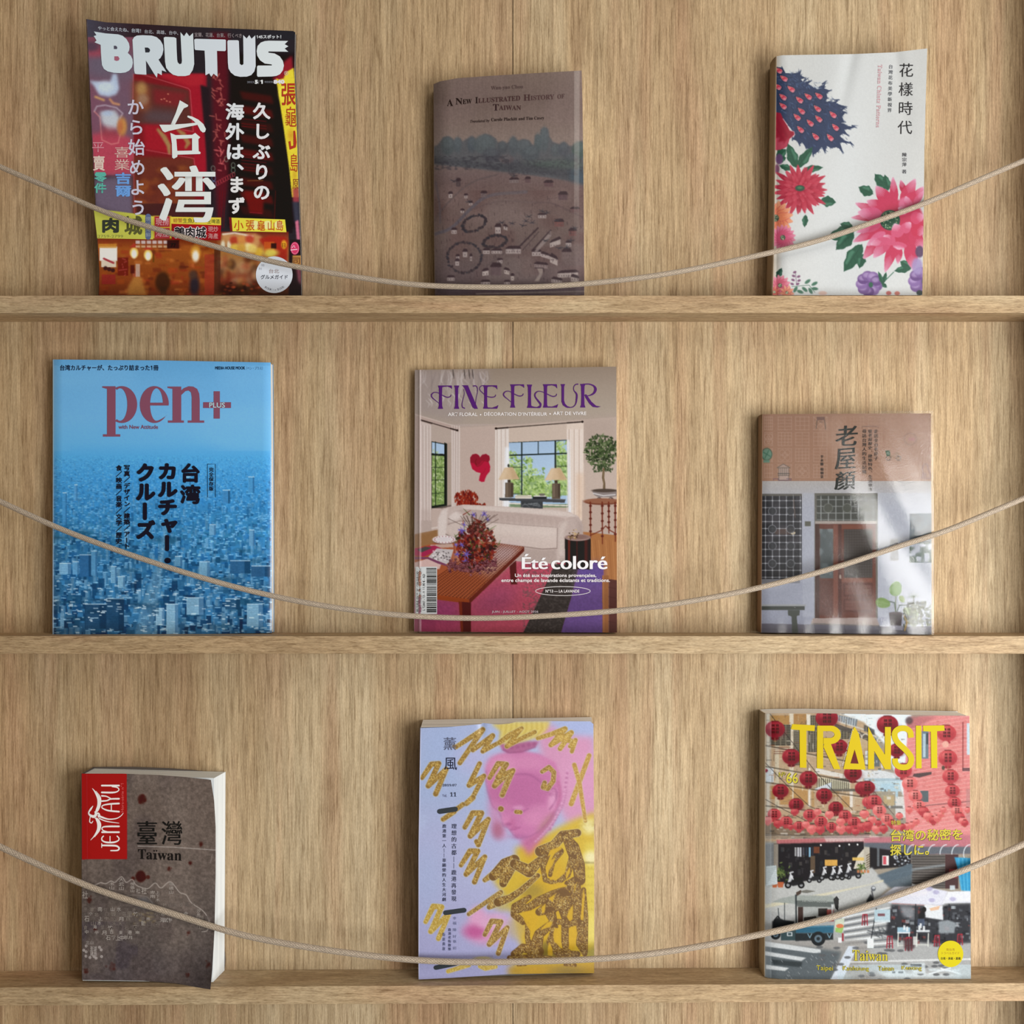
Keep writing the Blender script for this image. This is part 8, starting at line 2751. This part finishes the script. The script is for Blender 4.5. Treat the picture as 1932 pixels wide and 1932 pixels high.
    bowl = np.stack([555 + 78 * np.cos(th), 228 + 70 * np.sin(th)], -1)
    inner = np.stack([548 + 36 * np.cos(th[::-1]), 226 + 26 * np.sin(th[::-1])], -1)
    b.shape(E(*np.vstack([[(452, 158)], bowl, [(500, 298), (500, 252)], inner, [(500, 200), (498, 200), (498, 486), (450, 484)]])), ye, 3)
    b.shape(E((505, 296), (556, 296), (630, 490), (580, 490), (500, 320)), ye, 3.4)
    b.shape(E((737, 165), (770, 220), (822, 494), (652, 490), (718, 200)), ye, 3)
    a2 = E((738, 340), (768, 448), (706, 446))
    b.shape(a2, '7c3430', 4)
    b.shape(F((33, 165), (75, 250), (160, 380), (160, 168), (206, 168), (206, 492), (160, 490), (78, 350), (78, 488), (32, 490)), ye, 3)
    b.stroke(F((360, 250), (352, 205), (318, 180), (270, 182), (238, 208), (238, 250), (262, 290), (320, 345), (358, 395), (358, 440), (335, 470), (295, 476), (260, 465), (240, 440), (238, 408)), 44 / 4.043, 'f1d81a', 3, 5, False)
    b.shape(F((396, 158), (438, 158), (440, 484), (398, 484)), 'f1dc1c', 3)
    b.shape(F((450, 158), (612, 156), (616, 196), (558, 200), (560, 482), (514, 482), (510, 204), (452, 200)), 'f1dc1c', 3)
    v, f = glyphs('through our history')
    p0, p1 = E((655, 470))[0], E((735, 185))[0]
    d = p1 - p0
    n_ = np.array([d[1], -d[0]]) / np.hypot(*d) * 4.2
    b.fit(v, f, [p0 + n_ * 1.2, p1 + n_ * 1.2, p1 + n_ * .2, p0 + n_ * .2], 'e8e4d8', 3)
    yl = 'e8d84c'
    for dx, dy, c, l in ((.9, .9, '3a3428', 2), (0, 0, yl, 3)):
        b.text('66', tuple(np.array(eb(216, 516, 306, 598)) + (dx, dy, dx, dy)), c, .02, l)
        b.text('N', tuple(np.array(eb(160, 514, 186, 548)) + (dx, dy, dx, dy)), c, .0, l)
        b.text('o', tuple(np.array(eb(188, 512, 208, 534)) + (dx, dy, dx, dy)), c, .0, l)
        b.text('特集', tuple(np.array(fb(208, 880, 284, 918)) + (dx * .5, dy * .5, dx * .5, dy * .5)), c if c == yl else '8c6a58', .0, l)
        b.text('台湾の秘密を', [q + np.array([dx, dy]) for q in F((205, 950), (752, 942), (752, 1030), (205, 1042))], c if c == yl else '6c5a3c', .022, l)
        b.text('探しに。', [q + np.array([dx, dy]) for q in H((200, 12), (496, 10), (496, 94), (200, 98))], c if c == yl else '4c4a34', .022, l)
        tq = [q + np.array([dx, dy]) for q in (Gg((722, 816))[0], H((182, 830))[0], H((182, 902))[0], Gg((722, 900))[0])]
        b.text(serif('Taiwan'), tq, c if c == yl else '54503c', .0, l)
        for t, fn, q in (('Taipei', Gg, ((446, 935), (572, 940), (572, 985), (446, 982))), ('Kaohsiung', None, (Gg((648, 938))[0], H((38, 944))[0], H((38, 984))[0], Gg((648, 985))[0])), ('Tainan', H, ((108, 940), (228, 940), (228, 976), (108, 976))), ('Kenting', H, ((288, 938), (440, 940), (440, 980), (288, 978)))):
            qq = [np.asarray(z) for z in q] if fn is None else list(fn(*q))
            b.text(t, [z + np.array([dx * .6, dy * .6]) for z in qq], c if c == yl else '54503c', .0, l)
    b.ellipse(*H((661, 848))[0], 24, 25, 'f0de10', 2, 56)
    b.text('南台湾', hb(628, 805, 692, 825), 'b8862c', .0, 3)
    b.text('トラベルガイド', hb(594, 832, 728, 852), 'b8862c', .0, 3)
    b.text('台南・高雄・嘉義', hb(586, 872, 738, 893), '33301c', .02, 3)
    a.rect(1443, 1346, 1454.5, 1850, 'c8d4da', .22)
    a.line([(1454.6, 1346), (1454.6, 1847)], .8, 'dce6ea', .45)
    root = b.build(cover_mat('satin_cover_lanterns', .5, .0, .3, 0, 300, .10), BLUISH_PAPER, plain_mat('spine_cream', (.48, .40, .29), .5), plain_mat('back_cover_white_b', (.55, .53, .5), .5), spine_bulge=.0006)


gold_scribble_magazine()
lantern_magazine()


# ---------------------------------------------------------------- the three elastic cords
def cord_mat():
    m, t, b = nt('braided_cord')
    tc = nd(t, 'ShaderNodeTexCoord')
    at = nd(t, 'ShaderNodeAttribute', attribute_name='weave')
    r = ramp(t, [(0.0, (0.24, 0.185, 0.135)), (0.55, (0.43, 0.35, 0.27)), (1.0, (0.58, 0.49, 0.40))], at.outputs['Fac'])
    n = nd(t, 'ShaderNodeTexNoise')
    n.inputs['Scale'].default_value = 900
    t.links.new(tc.outputs['Object'], n.inputs[0])
    r2 = ramp(t, [(0.35, (0.75, 0.75, 0.75)), (0.7, (1.2, 1.2, 1.2))], n.outputs[0])
    x = nd(t, 'ShaderNodeMix', data_type='RGBA', blend_type='MULTIPLY')
    x.inputs[0].default_value = 1.0
    t.links.new(r.outputs[0], x.inputs[6])
    t.links.new(r2.outputs[0], x.inputs[7])
    t.links.new(x.outputs[2], b.inputs['Base Color'])
    b.inputs['Roughness'].default_value = 0.7
    b.inputs['Sheen Weight'].default_value = 0.2
    return m


CORD = cord_mat()


def build_cord(pts, r0, ydep, label):
    pts = np.array(pts, float)
    xs = np.linspace(-64, 1996, 2400)
    # natural cubic through the measured points
    X, Yp = pts[:, 0], pts[:, 1]
    n = len(X)
    h = np.diff(X)
    A = np.zeros((n, n))
    bb = np.zeros(n)
    A[0, 0] = A[-1, -1] = 1
    for i in range(1, n - 1):
        A[i, i - 1], A[i, i], A[i, i + 1] = h[i - 1], 2 * (h[i - 1] + h[i]), h[i]
        bb[i] = 6 * ((Yp[i + 1] - Yp[i]) / h[i] - (Yp[i] - Yp[i - 1]) / h[i - 1])
    M = np.linalg.solve(A, bb)
    k = np.clip(np.searchsorted(X, xs) - 1, 0, n - 2)
    t0, t1 = X[k + 1] - xs, xs - X[k]
    ys = (M[k] * t0 ** 3 + M[k + 1] * t1 ** 3) / (6 * h[k]) + (Yp[k] / h[k] - M[k] * h[k] / 6) * t0 + (Yp[k + 1] / h[k] - M[k + 1] * h[k] / 6) * t1
    w = np.exp(-0.5 * (np.arange(-90, 91) / 34.0) ** 2)                   # a taut cord has no kinks
    ys = np.convolve(np.pad(ys, 90, mode='reflect', reflect_type='odd'), w / w.sum(), 'valid')
    x, y, z = W(xs, ys, ydep)
    y = np.full_like(x, ydep)
    P = np.stack([x, y, z], -1)
    P[:, 0] = np.clip(P[:, 0], XL + 0.0005, XR - 0.0005)
    T = np.gradient(P, axis=0)
    ds = np.linalg.norm(T, axis=1)
    T /= np.maximum(1e-9, ds)[:, None]
    s = np.cumsum(ds)
    Nn = np.array([0, -1.0, 0])
    Bn = np.cross(T, Nn)
    m = 36
    th = np.arange(m) * 2 * math.pi / m
    # two families of threads crossing over and under
    a = s[:, None] / 0.0034 * 2 * math.pi
    f1 = np.cos(a + 8 * th[None, :])
    f2 = np.cos(a - 8 * th[None, :])
    over = np.cos(s[:, None] / 0.0034 * math.pi * 2) * np.cos(8 * th[None, :])
    wv = np.where(over > 0, f1, f2)
    r = r0 * (1 + 0.045 * wv)
    V = P[:, None, :] + r[..., None] * (np.cos(th)[None, :, None] * Nn + np.sin(th)[None, :, None] * Bn[:, None, :])
    V = V.reshape(-1, 3)
    L = len(P)
    i, j = np.meshgrid(np.arange(m), np.arange(L - 1))
    i, j = i.ravel(), j.ravel()
    F = np.stack([j * m + i, j * m + (i + 1) % m, (j + 1) * m + (i + 1) % m, (j + 1) * m + i], -1)
    me = bpy.data.meshes.new('elastic_cord')
    off = P[L // 2]
    me.vertices.add(len(V))
    me.vertices.foreach_set('co', (V - off).astype(np.float32).ravel())
    me.loops.add(F.size)
    me.loops.foreach_set('vertex_index', F.astype(np.int32).ravel())
    me.polygons.add(len(F))
    me.polygons.foreach_set('loop_start', (np.arange(len(F)) * 4).astype(np.int32))
    me.update(calc_edges=True)
    at = me.attributes.new('weave', 'FLOAT', 'POINT')
    at.data.foreach_set('value', (0.5 + 0.5 * wv).astype(np.float32).ravel())
    me.shade_smooth()
    o = link('elastic_cord', me, None, CORD)
    o.location = tuple(float(v) for v in off)
    tag(o, label, 'cord', 'braided cords across the shelves')


build_cord([(-64, 284), (0, 315), (100, 357.5), (190, 397.5), (323, 440.5), (402, 464), (497, 490), (592, 509.5), (700, 527), (780, 537), (892, 541.5),
            (1004, 541.5), (1140, 532), (1280, 513), (1420, 484), (1552, 452), (1657, 416), (1732, 389), (1835, 344.5), (1932, 303), (1996, 275)],
           0.0026, 0.0040, 'beige braided cord sagging across the topmost row of books')
build_cord([(-64, 916), (0, 946), (100, 992), (198, 1030), (316, 1070), (434, 1105), (540, 1130), (657, 1150), (760, 1161), (938, 1166), (1049, 1161),
            (1183, 1150.5), (1400, 1116), (1521, 1086.5), (1619, 1057), (1716, 1024), (1790, 1000), (1835, 981), (1932, 940), (1996, 912)],
           0.0027, 0.0040, 'beige braided cord sagging across the middle row of books')
build_cord([(-64, 1567), (0, 1597.5), (130, 1657), (204, 1686), (279, 1709), (354, 1733), (460, 1765), (503, 1774), (607, 1791), (710, 1804.5), (793, 1812),
            (908, 1815.5), (1006, 1814), (1144, 1808), (1300, 1789), (1410, 1768), (1503, 1748), (1643, 1707), (1759, 1664.5), (1860, 1625), (1932, 1592), (1996, 1562)],
           0.0030, 0.0040, 'beige braided cord sagging across the lowest row of books')
